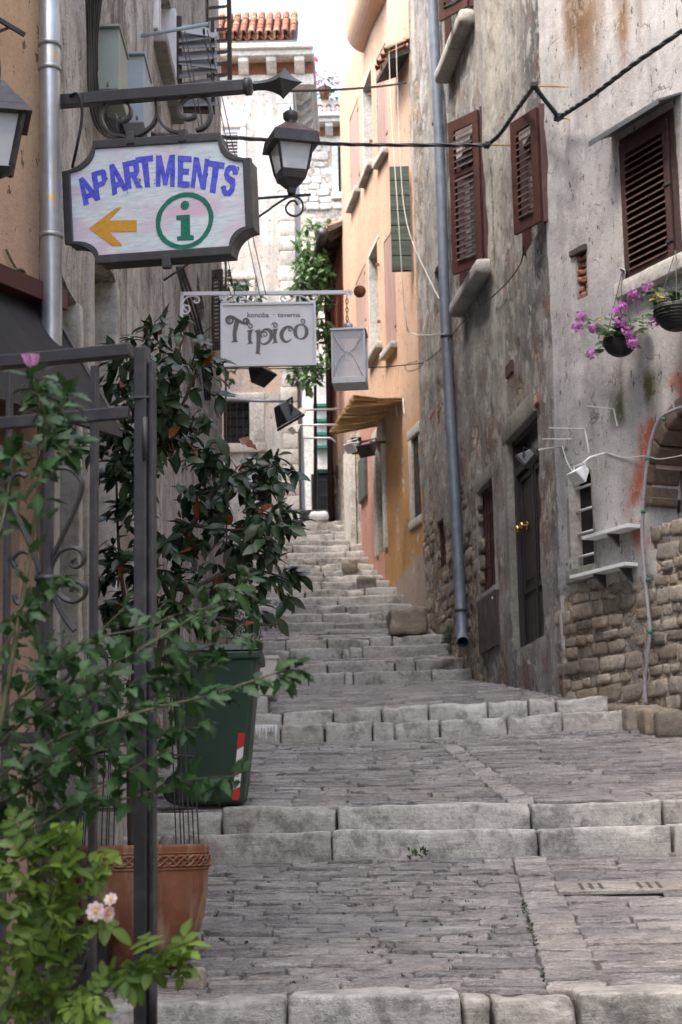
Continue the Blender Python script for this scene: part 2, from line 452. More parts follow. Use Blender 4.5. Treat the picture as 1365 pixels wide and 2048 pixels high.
M = {}
M['step'] = m_stone('step_limestone', (0.43, 0.41, 0.38), (0.22, 0.208, 0.188), (0.58, 0.565, 0.535), 0.62, True, 0.75, 0.16)
M['stone'] = m_stone('rubble_stone', (0.28, 0.245, 0.20), (0.13, 0.105, 0.08), (0.40, 0.37, 0.325), 0.88, False, 0.95, 0.45)
M['stone_white'] = m_stone('dressed_white_stone', (0.60, 0.58, 0.54), (0.44, 0.42, 0.38), (0.72, 0.70, 0.67), 0.8, False, 0.4, 0.10)
M['jamb'] = m_stone('jamb_stone', (0.42, 0.40, 0.365), (0.25, 0.235, 0.21), (0.55, 0.53, 0.49), 0.85, False, 0.6, 0.12)
M['paving'] = m_paving('paving_stone', (0.268, 0.252, 0.243), (0.41, 0.395, 0.385), (0.125, 0.115, 0.108))
M['paving2'] = m_paving('gutter_stone', (0.34, 0.322, 0.30), (0.46, 0.44, 0.415), (0.19, 0.175, 0.16))
M['grout'] = m_stone('joint_dirt', (0.075, 0.065, 0.056), (0.04, 0.035, 0.03), (0.12, 0.105, 0.09), 0.9, False, 0.6, 0.0)
M['wall'] = m_wall('weathered_plaster', chips=1.0, streak=0.22, rough_amt=0.9)
M['wall_smooth'] = m_wall('smooth_plaster', chips=0.35, streak=0.30, rough_amt=0.5, edge=0.4, grain=0.55, under=(0.50, 0.485, 0.47))
M['wall_left'] = m_wall('streaked_plaster', chips=0.9, streak=0.75, rough_amt=0.7, edge=0.6, grain=1.0, under=(0.52, 0.50, 0.47))
M['wall_orange'] = m_wall('orange_plaster', stone=(0.42, 0.38, 0.34), chips=0.0, streak=0.14, rough_amt=0.25, edge=0.4, grain=0.28, under=(0.45, 0.42, 0.39), cracks=0.25)
M['mortar'] = m_stone('lime_mortar', (0.24, 0.215, 0.185), (0.13, 0.115, 0.098), (0.33, 0.305, 0.27), 0.9, False, 0.8, 0.0)
M['black'] = m_plain('black_ironwork', (0.032, 0.032, 0.036), 0.5, 0.0, 0.2, 20, 0.15, 0.4, dirt=(0.075, 0.07, 0.068), dirt_amt=(0.5, 0.75), dscale=9)
M['gate'] = m_plain('graphite_gate_paint', (0.036, 0.036, 0.042), 0.50, 0.0, 0.12, 25, 0.12, 0.5, dirt=(0.085, 0.083, 0.085), dirt_amt=(0.5, 0.8), dscale=12)
M['frame'] = m_plain('sign_frame_paint', (0.045, 0.047, 0.052), 0.42, 0.0, 0.15, 18, 0.12, 0.5, dirt=(0.10, 0.095, 0.09), dirt_amt=(0.55, 0.85), dscale=10)
M['cable'] = m_plain('black_cable', (0.018, 0.018, 0.02), 0.55, 0, 0.1, 30, 0.05)
M['cable_white'] = m_plain('white_cable', (0.55, 0.54, 0.51), 0.6, 0, 0.1, 30, 0.05)
M['wire'] = m_plain('steel_wire', (0.20, 0.20, 0.20), 0.45, 0.6, 0.1, 30, 0.05)
M['zinc'] = m_plain('zinc_pipe', (0.34, 0.36, 0.38), 0.38, 0.75, 0.15, 7, 0.06, dirt=(0.52, 0.36, 0.16), dirt_amt=(0.62, 0.66), dscale=5)
M['zinc2'] = m_plain('blue_grey_pipe', (0.155, 0.185, 0.225), 0.5, 0.25, 0.22, 6, 0.08, dirt=(0.26, 0.26, 0.26), dirt_amt=(0.55, 0.8), dscale=5)
M['whitepaint'] = m_plain('white_painted_iron', (0.62, 0.62, 0.64), 0.45, 0.0, 0.06, 14, 0.1, dirt=(0.33, 0.25, 0.19), dirt_amt=(0.66, 0.74), dscale=16)
M['signwhite'] = m_plain('white_sign_board', (0.66, 0.655, 0.675), 0.42, 0.0, 0.03, 3, 0.03, dirt=(0.54, 0.53, 0.54), dirt_amt=(0.5, 0.8), dscale=4)
M['signgrey'] = m_plain('grey_lettering', (0.115, 0.105, 0.105), 0.5, 0, 0.05)
M['rust'] = m_plain('rust', (0.20, 0.075, 0.025), 0.8, 0.1, 0.4, 40, 0.4, dirt=(0.33, 0.15, 0.05), dirt_amt=(0.45, 0.7), dscale=60)
M['rustcap'] = m_plain('rusty_lantern_roof', (0.105, 0.045, 0.035), 0.6, 0.1, 0.3, 25, 0.2, dirt=(0.05, 0.035, 0.032), dirt_amt=(0.5, 0.7), dscale=20)
M['brown'] = m_wood('brown_painted_shutter', (0.072, 0.026, 0.021), (0.040, 0.016, 0.013), 0.5, 'n', 30)
M['brown2'] = m_wood('faded_brown_shutter', (0.060, 0.028, 0.025), (0.034, 0.017, 0.015), 0.65, 'n', 40)
M['slatedge'] = m_wood('brown_slats', (0.115, 0.056, 0.042), (0.060, 0.028, 0.022), 0.6, 'n', 40)
M['door'] = m_wood('dark_door_wood', (0.024, 0.013, 0.012), (0.011, 0.007, 0.007), 0.42, 'z', 40)
M['mauve'] = m_wood('faded_mauve_shutter', (0.34, 0.22, 0.19), (0.22, 0.13, 0.115), 0.75, 'z', 22)
M['greenwood'] = m_wood('weathered_green_wood', (0.085, 0.105, 0.085), (0.040, 0.044, 0.036), 0.85, 'x', 24)
M['oldwood'] = m_wood('old_dark_timber', (0.060, 0.048, 0.040), (0.022, 0.018, 0.016), 0.85, 'n', 26)
M['brass'] = m_plain('brass', (0.70, 0.48, 0.15), 0.22, 1.0, 0.1)
M['dark'] = m_plain('dark_interior', (0.010, 0.009, 0.009), 0.9, 0, 0.1)
M['darkglass'] = m_plain('dark_window_glass', (0.015, 0.017, 0.02), 0.08, 0, 0.05)
M['tile'] = m_stone('roof_tile_clay', (0.27, 0.105, 0.065), (0.14, 0.075, 0.05), (0.34, 0.19, 0.13), 0.85, False, 0.5, 0.35)
M['tile_old'] = m_stone('roof_tile_old', (0.30, 0.16, 0.10), (0.13, 0.085, 0.06), (0.42, 0.30, 0.22), 0.88, False, 0.5, 0.40)
M['brick'] = m_stone('old_brick', (0.30, 0.13, 0.085), (0.16, 0.07, 0.05), (0.42, 0.24, 0.17), 0.9, False, 0.6, 0.30)
M['bingreen'] = m_plain('bin_green_plastic', (0.013, 0.042, 0.024), 0.42, 0, 0.12, 8, 0.05, dirt=(0.05, 0.06, 0.048), dirt_amt=(0.6, 0.85), dscale=7)
M['rubber'] = m_plain('black_rubber', (0.012, 0.012, 0.012), 0.6, 0, 0.1)
M['plasticblack'] = m_plain('black_plastic', (0.010, 0.010, 0.011), 0.35, 0, 0.1)
M['planter'] = m_plain('pale_planter', (0.52, 0.50, 0.44), 0.7, 0, 0.08, 10, 0.1, dirt=(0.40, 0.38, 0.32), dirt_amt=(0.5, 0.8))
M['grey_box'] = m_plain('grey_green_meter_box', (0.245, 0.285, 0.262), 0.5, 0, 0.08, 6, 0.05, dirt=(0.19, 0.19, 0.155), dirt_amt=(0.55, 0.8), dscale=6)
M['blue_box'] = m_plain('blue_grey_meter_box', (0.27, 0.335, 0.39), 0.5, 0, 0.08, 6, 0.05, dirt=(0.22, 0.24, 0.25), dirt_amt=(0.55, 0.8), dscale=6)
M['maroon'] = m_plain('maroon_sheet_metal', (0.070, 0.020, 0.020), 0.45, 0.1, 0.15, 10, 0.05)
M['darkmetal'] = m_plain('dark_sheet_metal', (0.040, 0.038, 0.042), 0.5, 0.2, 0.15, 10, 0.06)
M['greymetal'] = m_plain('grey_sheet_metal', (0.19, 0.19, 0.195), 0.45, 0.4, 0.12, 10, 0.05)
M['hood'] = m_plain('grey_hood_metal', (0.13, 0.135, 0.14), 0.5, 0.3, 0.15, 6, 0.08)
M['panel'] = m_plain('brown_metal_panel', (0.055, 0.036, 0.030), 0.45, 0.2, 0.12, 6, 0.05, dirt=(0.13, 0.10, 0.09), dirt_amt=(0.62, 0.72), dscale=8)
M['lampwhite'] = m_plain('white_plastic', (0.72, 0.72, 0.72), 0.4, 0, 0.04)
M['galv'] = m_plain('galvanised_steel', (0.46, 0.46, 0.46), 0.42, 0.5, 0.1, 14, 0.06)
M['lanternpane'] = m_plain('frosted_lantern_glass', (0.52, 0.55, 0.60), 0.22, 0, 0.05, 8, 0.02)
M['glass'] = m_glass('clear_glass', (0.80, 0.83, 0.86), 0.30, 0.06)
M['frost'] = m_glass('dusty_glass', (0.74, 0.78, 0.84), 0.45, 0.3)
M['reed'] = m_wood('reed_straw', (0.46, 0.29, 0.125), (0.24, 0.145, 0.06), 0.8, 'n', 60)
M['hose'] = m_plain('clear_hose', (0.30, 0.28, 0.30), 0.3, 0, 0.1)
M['greenclip'] = m_plain('green_clip', (0.02, 0.17, 0.09), 0.5)
M['wicker'] = m_plain('black_wicker', (0.018, 0.017, 0.016), 0.6, 0, 0.2)
M['red'] = m_plain('red_reflective_tape', (0.50, 0.022, 0.025), 0.35, 0, 0.08)
M['white'] = m_plain('white_reflective_tape', (0.70, 0.70, 0.70), 0.35, 0, 0.05)
M['blue'] = None
M['bark'] = m_wood('shrub_bark', (0.085, 0.060, 0.046), (0.035, 0.026, 0.02), 0.85, 'z', 60)
M['stem'] = m_wood('pale_stem', (0.13, 0.12, 0.06), (0.07, 0.07, 0.03), 0.7, 'n', 60)
M['greenstem'] = m_plain('green_stem', (0.07, 0.12, 0.03), 0.5)
M['leaf_dark'] = m_leaf('dark_glossy_leaf', (0.008, 0.018, 0.008), (0.028, 0.054, 0.020), 0.36, 0.12, (0.17, 0.045, 0.014))
M['leaf_hib'] = m_leaf('hibiscus_leaf', (0.010, 0.034, 0.009), (0.034, 0.092, 0.022), 0.5, 0.22, (0.16, 0.16, 0.03))
M['leaf_rose'] = m_leaf('rose_leaf', (0.036, 0.085, 0.012), (0.155, 0.235, 0.036), 0.5, 0.32)
M['leaf_tree'] = m_leaf('tree_leaf', (0.035, 0.085, 0.025), (0.085, 0.16, 0.055), 0.4, 0.25)
M['leaf_ger'] = m_leaf('geranium_leaf', (0.020, 0.055, 0.018), (0.050, 0.105, 0.030), 0.5, 0.2, (0.30, 0.20, 0.03))
M['weed'] = m_leaf('weed_leaf', (0.012, 0.032, 0.010), (0.035, 0.075, 0.02), 0.5, 0.25)
def m_petal(name, c1, c2):
    t = NT(name); c = t.ramp(t.noise(60, 3, 0.6), [(0.3, c1), (0.7, c2)]); t.set('Base Color', c).set('Roughness', 0.6)
    tr = t.n.new('ShaderNodeBsdfTranslucent'); t.l.new(c, tr.inputs[0]); mx = t.n.new('ShaderNodeMixShader'); mx.inputs[0].default_value = 0.3
    t.l.new(t.b.outputs[0], mx.inputs[1]); t.l.new(tr.outputs[0], mx.inputs[2]); t.l.new(mx.outputs[0], t.n['Material Output'].inputs[0]); return t.m
M['petal_mag'] = m_petal('magenta_petal', (0.42, 0.08, 0.42), (0.62, 0.20, 0.60))
M['petal_lilac'] = m_petal('lilac_pink_petal', (0.60, 0.28, 0.55), (0.75, 0.45, 0.68))
M['petal_pink'] = m_petal('pale_pink_petal', (0.80, 0.60, 0.55), (0.88, 0.76, 0.72))
M['petal_red'] = m_petal('pink_red_petal', (0.70, 0.10, 0.25), (0.80, 0.3, 0.45))
M['yellow'] = m_plain('yellow_stamens', (0.75, 0.42, 0.06), 0.6)
# terracotta
def m_terracotta():
    t = NT('terracotta')
    n1 = t.noise(3.5, 6, 0.65); st = t.noise(1.0, 5, 0.6, t.scaled((9, 9, 1.2)))
    c = t.ramp(n1, [(0.3, (0.115, 0.036, 0.016)), (0.52, (0.185, 0.066, 0.031)), (0.72, (0.25, 0.115, 0.066))])
    c = t.mix(t.ramp(st, [(0.50, 0.0), (0.66, 0.75)]), c, (0.36, 0.25, 0.17))
    c = t.mix(t.ramp(t.noise(2.0, 6, 0.75), [(0.54, 0.0), (0.62, 0.6)]), c, (0.13, 0.05, 0.028))
    c = t.mix(t.ramp(t.noise(30, 4, 0.7), [(0.62, 0.0), (0.72, 0.5)]), c, (0.22, 0.08, 0.04))
    t.set('Base Color', c).set('Roughness', 0.75); t.bump(t.noise(60, 4, 0.6), 0.15, 0.01); return t.m
M['terracotta'] = m_terracotta()
def m_signface():
    t = NT('hand_painted_sign_face')
    b = t.noise(1.0, 5, 0.65, t.scaled((14, 14, 90)), 0.4); big = t.noise(3.2, 4, 0.55)
    c = t.ramp(b, [(0.32, (0.40, 0.52, 0.60)), (0.5, (0.58, 0.65, 0.69)), (0.68, (0.72, 0.75, 0.76))])
    pk = t.ramp(t.noise(2.6, 4, 0.6, t.scaled((1.0, 1.0, 2.4))), [(0.44, 0.0), (0.60, 1.0)])
    c = t.mix(t.math('MULTIPLY', pk, 0.85), c, (0.62, 0.42, 0.54))
    c = t.mix(t.math('MULTIPLY', t.ramp(b, [(0.55, 0), (0.7, 1)]), t.math('MULTIPLY', pk, 0.7)), c, (0.74, 0.42, 0.54))
    c = t.mix(t.ramp(big, [(0.5, 0.0), (0.75, 0.5)]), c, (0.52, 0.70, 0.72))
    t.set('Base Color', c).set('Roughness', 0.32); t.bump(b, 0.12, 0.004); return t.m
M['signface'] = m_signface()
def m_ink(name, c1, c2):
    t = NT(name); c = t.ramp(t.noise(1.0, 4, 0.7, t.scaled((30, 30, 60))), [(0.35, c1), (0.65, c2)])
    t.set('Base Color', c).set('Roughness', 0.4); return t.m
M['blue'] = m_ink('blue_sign_paint', (0.045, 0.055, 0.48), (0.115, 0.13, 0.66))
M['blueblack'] = m_ink('dark_paint_chips', (0.01, 0.01, 0.04), (0.03, 0.03, 0.15))
M['yellowpaint'] = m_ink('ochre_sign_paint', (0.52, 0.25, 0.025), (0.62, 0.33, 0.05))
M['greenpaint'] = m_ink('green_sign_paint', (0.004, 0.11, 0.075), (0.012, 0.19, 0.13))
M['orange'] = m_plain('orange_render', (0.50, 0.33, 0.225), 0.85, 0, 0.06, 5, 0.1)
M['wall_white'] = m_wall('white_plaster', stone=(0.50, 0.46, 0.41), chips=0.7, streak=0.55, rough_amt=0.5, edge=0.5, grain=0.7, under=(0.60, 0.52, 0.45))
M['skyblue'] = m_plain('pale_blue_pole', (0.40, 0.55, 0.62), 0.5)
M['greenshut'] = m_plain('green_shutter', (0.02, 0.16, 0.12), 0.6)
M["tan_root"] = m_plain("chipped_tan_paint", (0.50, 0.36, 0.20), 0.7, 0, 0.1, 10, 0.2, dirt=(0.35, 0.33, 0.30), dirt_amt=(0.55, 0.6), dscale=25)
M['canopy'] = m_plain('dark_canopy_sheet', (0.012, 0.011, 0.012), 0.75, 0, 0.2, 6, 0.1)
M['jamb_dark'] = m_stone('grimy_jamb_stone', (0.25, 0.235, 0.21), (0.13, 0.118, 0.10), (0.36, 0.345, 0.315), 0.85, False, 0.7, 0.12)
M['archstone'] = m_stone('dark_arch_stone', (0.13, 0.092, 0.07), (0.07, 0.05, 0.04), (0.22, 0.17, 0.14), 0.88, False, 0.7, 0.3)
# ------------------------------------------------------------------ the setting: plan of the street
LW = Plane((-1.385, 8.12), (-1.46, 22.0), (1, 0))            # long grey house on the left
TW = Plane((-3.36, 4.34), (-1.385, 8.05), (1, -0.2))         # tan house, near left
DW = Plane((2.0, 16.3), (1.087, 24.0), (-1, 0))             # grey house with the door, right
RW = Plane((4.9, 10.5), (2.0, 16.3), (-1, 0))               # pale house, near right
OW = Plane((1.10, 23.9), (0.63, 26.2), (-1, 0))             # orange house, near bay
OF = Plane((0.63, 26.2), (0.12, 29.9), (-1, 0))             # orange house, far bay
PWL = Plane((0.12, 29.9), (-0.18, 33.2), (-1, 0))           # red house beyond
BW = Plane((-3.4, 31.0), (-0.74, 31.0), (0, -1))            # white house that closes the view
BS = Plane((-0.74, 31.0), (-0.70, 34.6), (1, 0))            # its side along the alley

def zc(Y, py): return atY(700, py, Y).z
# steps: (front Y, y pixel of the foot, y pixel of the top edge)
STEPS = [('s0', 8.0, 2078, 1998), ('a1', 11.5, 1720, 1664), ('a2', 11.85, 1661, 1612), ('b1', 15.3, 1482, 1447), ('b2', 15.68, 1446, 1418),
         ('c1', 21.0, 1369, 1345), ('c2', 21.4, 1343, 1324), ('d1', 22.3, 1316, 1296), ('d2', 22.7, 1294, 1276)]
tops = [1245, 1225, 1209, 1194, 1178, 1164, 1152, 1140, 1128, 1114, 1101, 1088, 1079, 1069, 1060, 1047, 1038]
SZ = []
for n, Y, yb, yt in STEPS: SZ.append([n, Y, zc(Y, yb), zc(Y, yt)])
prev = None
for i, yt in enumerate(tops):
    Y = 23.7 + 0.45 * i
    zt = zc(Y, yt); zb = zc(23.7, 1258) if i == 0 else SZ[-1][3] + 0.006
    SZ.append(['e%d' % i, Y, zb, zt])
def cz(X, Y): return max(0.0, min(1.0, (Y - 11) / 4)) * (0.035 * max(0.0, X - 0.3)) * max(0.0, min(1.0, (27 - Y) / 3))
# right and left limits of the street at a given depth
def interp(tab, y):
    if y <= tab[0][0]: return tab[0][1]
    for (a, b), (c, d) in zip(tab, tab[1:]):
        if y <= c: return b + (d - b) * (y - a) / (c - a)
    return tab[-1][1]
XR = lambda Y: interp([(0, 4.0), (8, 4.2), (10.5, 4.3), (16.3, 2.0), (24.0, 1.087), (26.2, 0.63), (29.9, 0.12), (33.2, -0.18), (37.0, 0.4)], Y)
XL = lambda Y: interp([(0, -2.6), (5, -1.9), (8.1, -1.40), (22.0, -1.47), (22.05, -2.6), (28.9, -2.6), (29.0, -1.1), (30.0, -0.82), (31.0, -0.76), (34.6, -0.74), (37.0, -1.2)], Y)

g = MB(); g.add([(-300, -300, -0.35), (300, -300, -0.35), (300, 300, -0.35), (-300, 300, -0.35)], [(0, 1, 2, 3)])
tag(g.build('ground', M['grout']), 'bare earth ground beneath the stepped street and its houses', 'ground', kind='structure')

bed_prof = [(-12.0, -0.1), (8.05, SZ[0][2] - 0.02)]
for i, (n, Y, zb, zt) in enumerate(SZ):
    bed_prof.append((Y + 0.12, zb - 0.03)); bed_prof.append((Y + 0.13, zt - 0.035))
    nxt = SZ[i + 1] if i + 1 < len(SZ) else None
    if nxt: bed_prof.append((nxt[1] + 0.10, nxt[2] - 0.035))
bed_prof += [(33.4, SZ[-1][3] - 0.035), (40, SZ[-1][3] + 0.3)]
m = MB(); ncol = 17
for (Y, z) in bed_prof:
    for k in range(ncol):
        a, b = XL(Y) - 0.15, XR(Y) + 0.15
        x = lerp(a, b, k / (ncol - 1)); m.v.append((x, Y, z + cz(x, Y)))
for i in range(len(bed_prof) - 1):
    for k in range(ncol - 1):
        a = i * ncol + k; m.f.append((a, a + 1, a + ncol + 1, a + ncol))
street = m.build('street', M['grout']); tag(street, 'stepped alley bed of earth and mortar between the stones', 'street', kind='structure')

# ---- step stones
def block(parent, x0, x1, Y, depth, zb, zt, seed, mat='step', amp=0.007, yaw=0.0, name='step_stone', r=0.022):
    L = x1 - x0; h = (L / 2 - 0.007, depth / 2, (zt - zb) / 2 + 0.03)
    nx = max(2, int(L / 0.075)); P, fs = rbox(h, r, (nx, 3, 4), amp, seed, 5.0)
    me = bpy.data.meshes.new(name); cx = (x0 + x1) / 2
    zc0 = cz(x0, Y); zc1 = cz(x1, Y); t = (P[:, 0] / L + 0.5)
    P2 = P.copy()
    P2[:, 2] += (zb + zt) / 2 - 0.03 + zc0 + (zc1 - zc0) * t
    P2[:, 0] += cx; P2[:, 1] += Y + depth / 2
    wob = fbm(P2[:, 0] * 2.2 + seed, P2[:, 0] * 0, 0, seed + 3, 3) - 0.5; top_ = sstep(0.2, 1.0, P[:, 2] / h[2])
    P2[:, 2] += wob * 0.035 * top_; P2[:, 1] += (fbm(P2[:, 0] * 2.6 + seed, P2[:, 2] * 4, 0, seed + 9, 3) - 0.5) * 0.05
    chp = sstep(0.62, 0.72, fbm(P2[:, 0] * 7, P2[:, 2] * 9, P2[:, 1] * 7, seed + 21, 3)); fe = (P[:, 1] < -depth / 2 + 0.05) * top_
    P2[:, 2] -= chp * fe * 0.03; P2[:, 1] += chp * fe * 0.025
    if yaw: P2[:, 1] += (P2[:, 0] - cx) * yaw
    me.from_pydata([tuple(p) for p in P2], [], fs); me.polygons.foreach_set('use_smooth', [True] * len(fs))
    me.materials.append(M[mat]); return put(name, me, parent)
rs = random.Random(11)
def step_row(zname, Y, zb, zt, joints, depth, label):
    top = thing('stone_step', label, 'step', (0.5 * (joints[0] + joints[-1]), Y, zb))
    top['kind'] = 'structure'
    for i in range(len(joints) - 1):
        a, b = joints[i], joints[i + 1]
        if b - a < 0.05: continue
        dz = rs.uniform(-0.014, 0.012); dy = rs.uniform(-0.035, 0.03)
        block(top, a, b, Y + dy, depth, zb, zt + dz, rs.randint(0, 9999), amp=0.014, yaw=rs.uniform(-0.018, 0.018))
    return top
def jx(Y, py, pxs):   # joints at photo columns
    return [atY(x, py, Y).x for x in pxs]
ordn = ['first', 'second', 'third', 'fourth', 'fifth', 'sixth', 'seventh', 'eighth', 'ninth', 'tenth', 'eleventh', 'twelfth', 'thirteenth', 'fourteenth', 'fifteenth', 'sixteenth', 'seventeenth']
JP = {'s0': (2010, [575, 925, 985, 1157]), 'a1': (1690, [320, 665, 1080, 1345]), 'a2': (1640, [445, 675, 1062, 1325]),
      'b1': (1465, [560, 650, 745, 790, 880, 1015, 1125]), 'b2': (1430, [565, 667, 765, 858, 975, 1058, 1115, 1215]),
      'c1': (1357, [690, 707, 865]), 'c2': (1333, [655, 790, 832]), 'd1': (1305, [580, 685, 700, 725]), 'd2': (1285, [572, 655, 740, 785])}
lab = {'s0': 'pale worn limestone step at the bottom edge, beside the terracotta pot', 'a1': 'lower pale limestone step of the pair below the green bin',
       'a2': 'upper pale limestone step of the pair carrying the green bin', 'b1': 'lower limestone step of the pair with white paint drips',
       'b2': 'upper limestone step of the pair just below the pale planter', 'c1': 'lower limestone step of the pair level with the brown metal panel',
       'c2': 'upper limestone step of the pair ending under the drainpipe', 'd1': 'lower cracked limestone step of the pair left of the drainpipe foot',
       'd2': 'upper cracked limestone step of the pair left of the drainpipe foot'}
for i, (n, Y, zb, zt) in enumerate(SZ):
    xl, xr = XL(Y) - 0.02, XR(Y) + 0.05
    if n in JP:
        py, pxs = JP[n]; js = [xl] + [x for x in jx(Y, py, pxs) if xl + 0.1 < x < xr - 0.1] + [xr]
        if n == 's0':
            js = [-1.28] + [x for x in js[1:-1]] + [2.0, 2.9, 4.2]
        js2 = [js[0]]
        for q in js[1:]:
            while q - js2[-1] > 1.35: js2.append(js2[-1] + rs.uniform(0.7, 1.1))
            js2.append(q)
        if len(js2) > 2 and js2[-1] - js2[-2] < 0.15: js2.pop(-2)
        step_row(n, Y, zb, zt, js2, 0.36, lab[n])
    else:
        k = int(n[1:]); js = [xl]
        while js[-1] < xr - 1.0: js.append(js[-1] + rs.uniform(0.55, 0.95))
        js.append(xr)
        step_row(n, Y, zb, zt, js, 0.47, 'worn limestone stair tread, %s of the long flight up to the alley' % ordn[k])
# landing beyond the flight and a last grey riser
zt = SZ[-1][3]
top = thing('stone_step', 'single grey concrete step at the very top before the dark gate', 'step', (-0.4, 33.0, zt)); top['kind'] = 'structure'
block(top, -0.72, 0.0, 33.0, 1.2, zt, zc(33.0, 1017), 5, 'step', 0.006)

# ---- paving of the landings: every stone its own piece
def unit_stones(nv, seed, mat):
    out = []
    for k in range(nv):
        P, fs = rbox((0.5, 0.5, 0.5), 0.10, (2, 2, 1), 0.0, 0)
        keep = P[:, 2] > -0.05
        r_ = random.Random(seed + k)
        nx = fbm(P[:, 0] * 2.2 + k * 5, P[:, 1] * 2.2 + k * 3, P[:, 2] * 2, seed + k, 3) - 0.5
        P[:, 2] += np.where(P[:, 2] > 0.2, nx * 0.5, 0)
        ny = fbm(P[:, 0] * 1.5 + k * 7, P[:, 1] * 1.5 + 9, 0, seed + k + 50, 2) - 0.5
        P[:, 1] += ny * 0.22; P[:, 0] += (fbm(P[:, 1] * 1.5 + k * 2, P[:, 0] * 1.2, 3, seed + k + 90, 2) - 0.5) * 0.16
        P[:, 2] -= 0.5
        fs2 = [f for f in fs if not all(P[i, 2] < -0.9 for i in f)]
        me = bpy.data.meshes.new('paving_stone'); me.from_pydata([tuple(p) for p in P], [], fs2)
        me.polygons.foreach_set('use_smooth', [True] * len(fs2)); me.materials.append(M[mat]); out.append(me)
    return out
US = unit_stones(12, 100, 'paving'); UG = unit_stones(6, 300, 'paving2')
def pave(label, Y0, Z0, Y1, Z1, rows, lens, gutter=None, seed=1, cap=300, xlim=None):
    r_ = random.Random(seed); slope = math.atan2(Z1 - Z0, Y1 - Y0); Ls = math.hypot(Z1 - Z0, Y1 - Y0)
    par = thing('paved_landing', label, 'landing', (0.5, Y0, Z0)); par['kind'] = 'structure'
    t = 0.0; cnt = 0; pinv = Matrix.Translation(V(par.location)).inverted()
    while t < Ls - 0.03:
        d = min(r_.uniform(*rows), Ls - t); yc = Y0 + (t + d / 2) * math.cos(slope); zc_ = Z0 + (t + d / 2) * math.sin(slope)
        x = XL(yc) - 0.02 - r_.uniform(0, 0.2); xr = min(XR(yc) + 0.03, xlim if xlim else 99)
        ga, gb = gutter(yc) if gutter else (None, None)
        while x < xr:
            right = gutter is not None and x > ga
            l = r_.uniform(*lens) * (1.35 if right else 1.0); mesh = r_.choice(US)
            if gutter and x < ga and x + l > ga - 0.08: l = ga - x
            if gutter and abs(x - ga) < 0.02: l = gb - ga; mesh = r_.choice(UG)
            if x + l > xr - 0.06: l = xr - x
            if l > 0.03:
                o = bpy.data.objects.new('paving_stone', mesh); COL.objects.link(o); o.parent = par; o.matrix_parent_inverse = pinv
                cx = x + l / 2; h = 0.06
                o.location = (cx, yc, zc_ + cz(cx, yc) + r_.uniform(-0.009, 0.006))
                o.scale = ((l - 0.014), d - 0.010, h)
                cr = math.atan2(cz(cx + 0.1, yc) - cz(cx - 0.1, yc), 0.2)
                o.rotation_euler = (slope + r_.uniform(-0.05, 0.07), -cr + r_.uniform(-0.02, 0.02), r_.uniform(-0.02, 0.02))
                cnt += 1
            x += max(l, 0.03)
        t += d
    return par, cnt
S = {n: (Y, zb, zt) for n, Y, zb, zt in SZ}
g1a, g1b = atY(1092, 1985, 8.35).x, atY(1215, 1985, 8.35).x
g1c, g1d = atY(1045, 1795, 10.3).x, atY(1130, 1795, 10.3).x
def gut1(Y): t = (Y - 8.35) / (10.3 - 8.35); return lerp(g1a, g1c, t), lerp(g1b, g1d, t)
q0 = atY(1010, 1608, 12.2).x; q1 = atY(880, 1500, 14.9).x; q0b = atY(1065, 1608, 12.2).x; q1b = atY(915, 1500, 14.9).x
def gut2(Y): t = (Y - 12.2) / 2.7; return lerp(q0, q1, t), lerp(q0b, q1b, t)
n1 = pave('wet-looking grey cobbled landing nearest the camera, beside the terracotta pot', 8.24, S['s0'][2] - 0.004, 11.54, S['a1'][1], (0.10, 0.135), (0.22, 0.46), gut1, 21)
n2 = pave('grey cobbled landing with a diagonal gutter, beside the green bin', 12.08, S['a2'][2], 15.32, S['b1'][1], (0.10, 0.14), (0.24, 0.5), gut2, 22)
n3 = pave('grey cobbled landing in front of the dark wooden door', 15.92, S['b2'][2], 21.02, S['c1'][1], (0.15, 0.21), (0.3, 0.6), None, 23)
n4 = pave('short grey cobbled landing below the drainpipe foot', 21.74, S['c2'][2], 22.32, S['d1'][1], (0.13, 0.18), (0.3, 0.6), None, 24)
n5 = pave('short grey cobbled landing at the foot of the long flight', 23.04, S['d2'][2], 23.72, S['e0'][1], (0.13, 0.18), (0.3, 0.6), None, 25)
n6 = pave('flat stone landing at the top of the long flight', 31.3, SZ[-1][3], 33.02, SZ[-1][3] + 0.02, (0.3, 0.4), (0.3, 0.5), None, 26)
n0 = pave('paved landing below the bottom step, under the gate', 4.6, S['s0'][1] - 0.45, 8.02, S['s0'][1], (0.16, 0.22), (0.3, 0.6), None, 27)
print('paving', n0[1], n1[1], n2[1], n3[1], n4[1], n5[1])
def zground(X, Y):
    last = None
    for i, (n, Ys, zb, zt) in enumerate(SZ):
        if Y < Ys:
            if i == 0: return zb - 0.13 * (Ys - Y)
            p = SZ[i - 1]; y0 = p[1] + 0.3
            t = max(0, min(1, (Y - y0) / max(0.05, Ys - y0))); return lerp(p[3], zb, t) + cz(X, Y)
    return SZ[-1][3]

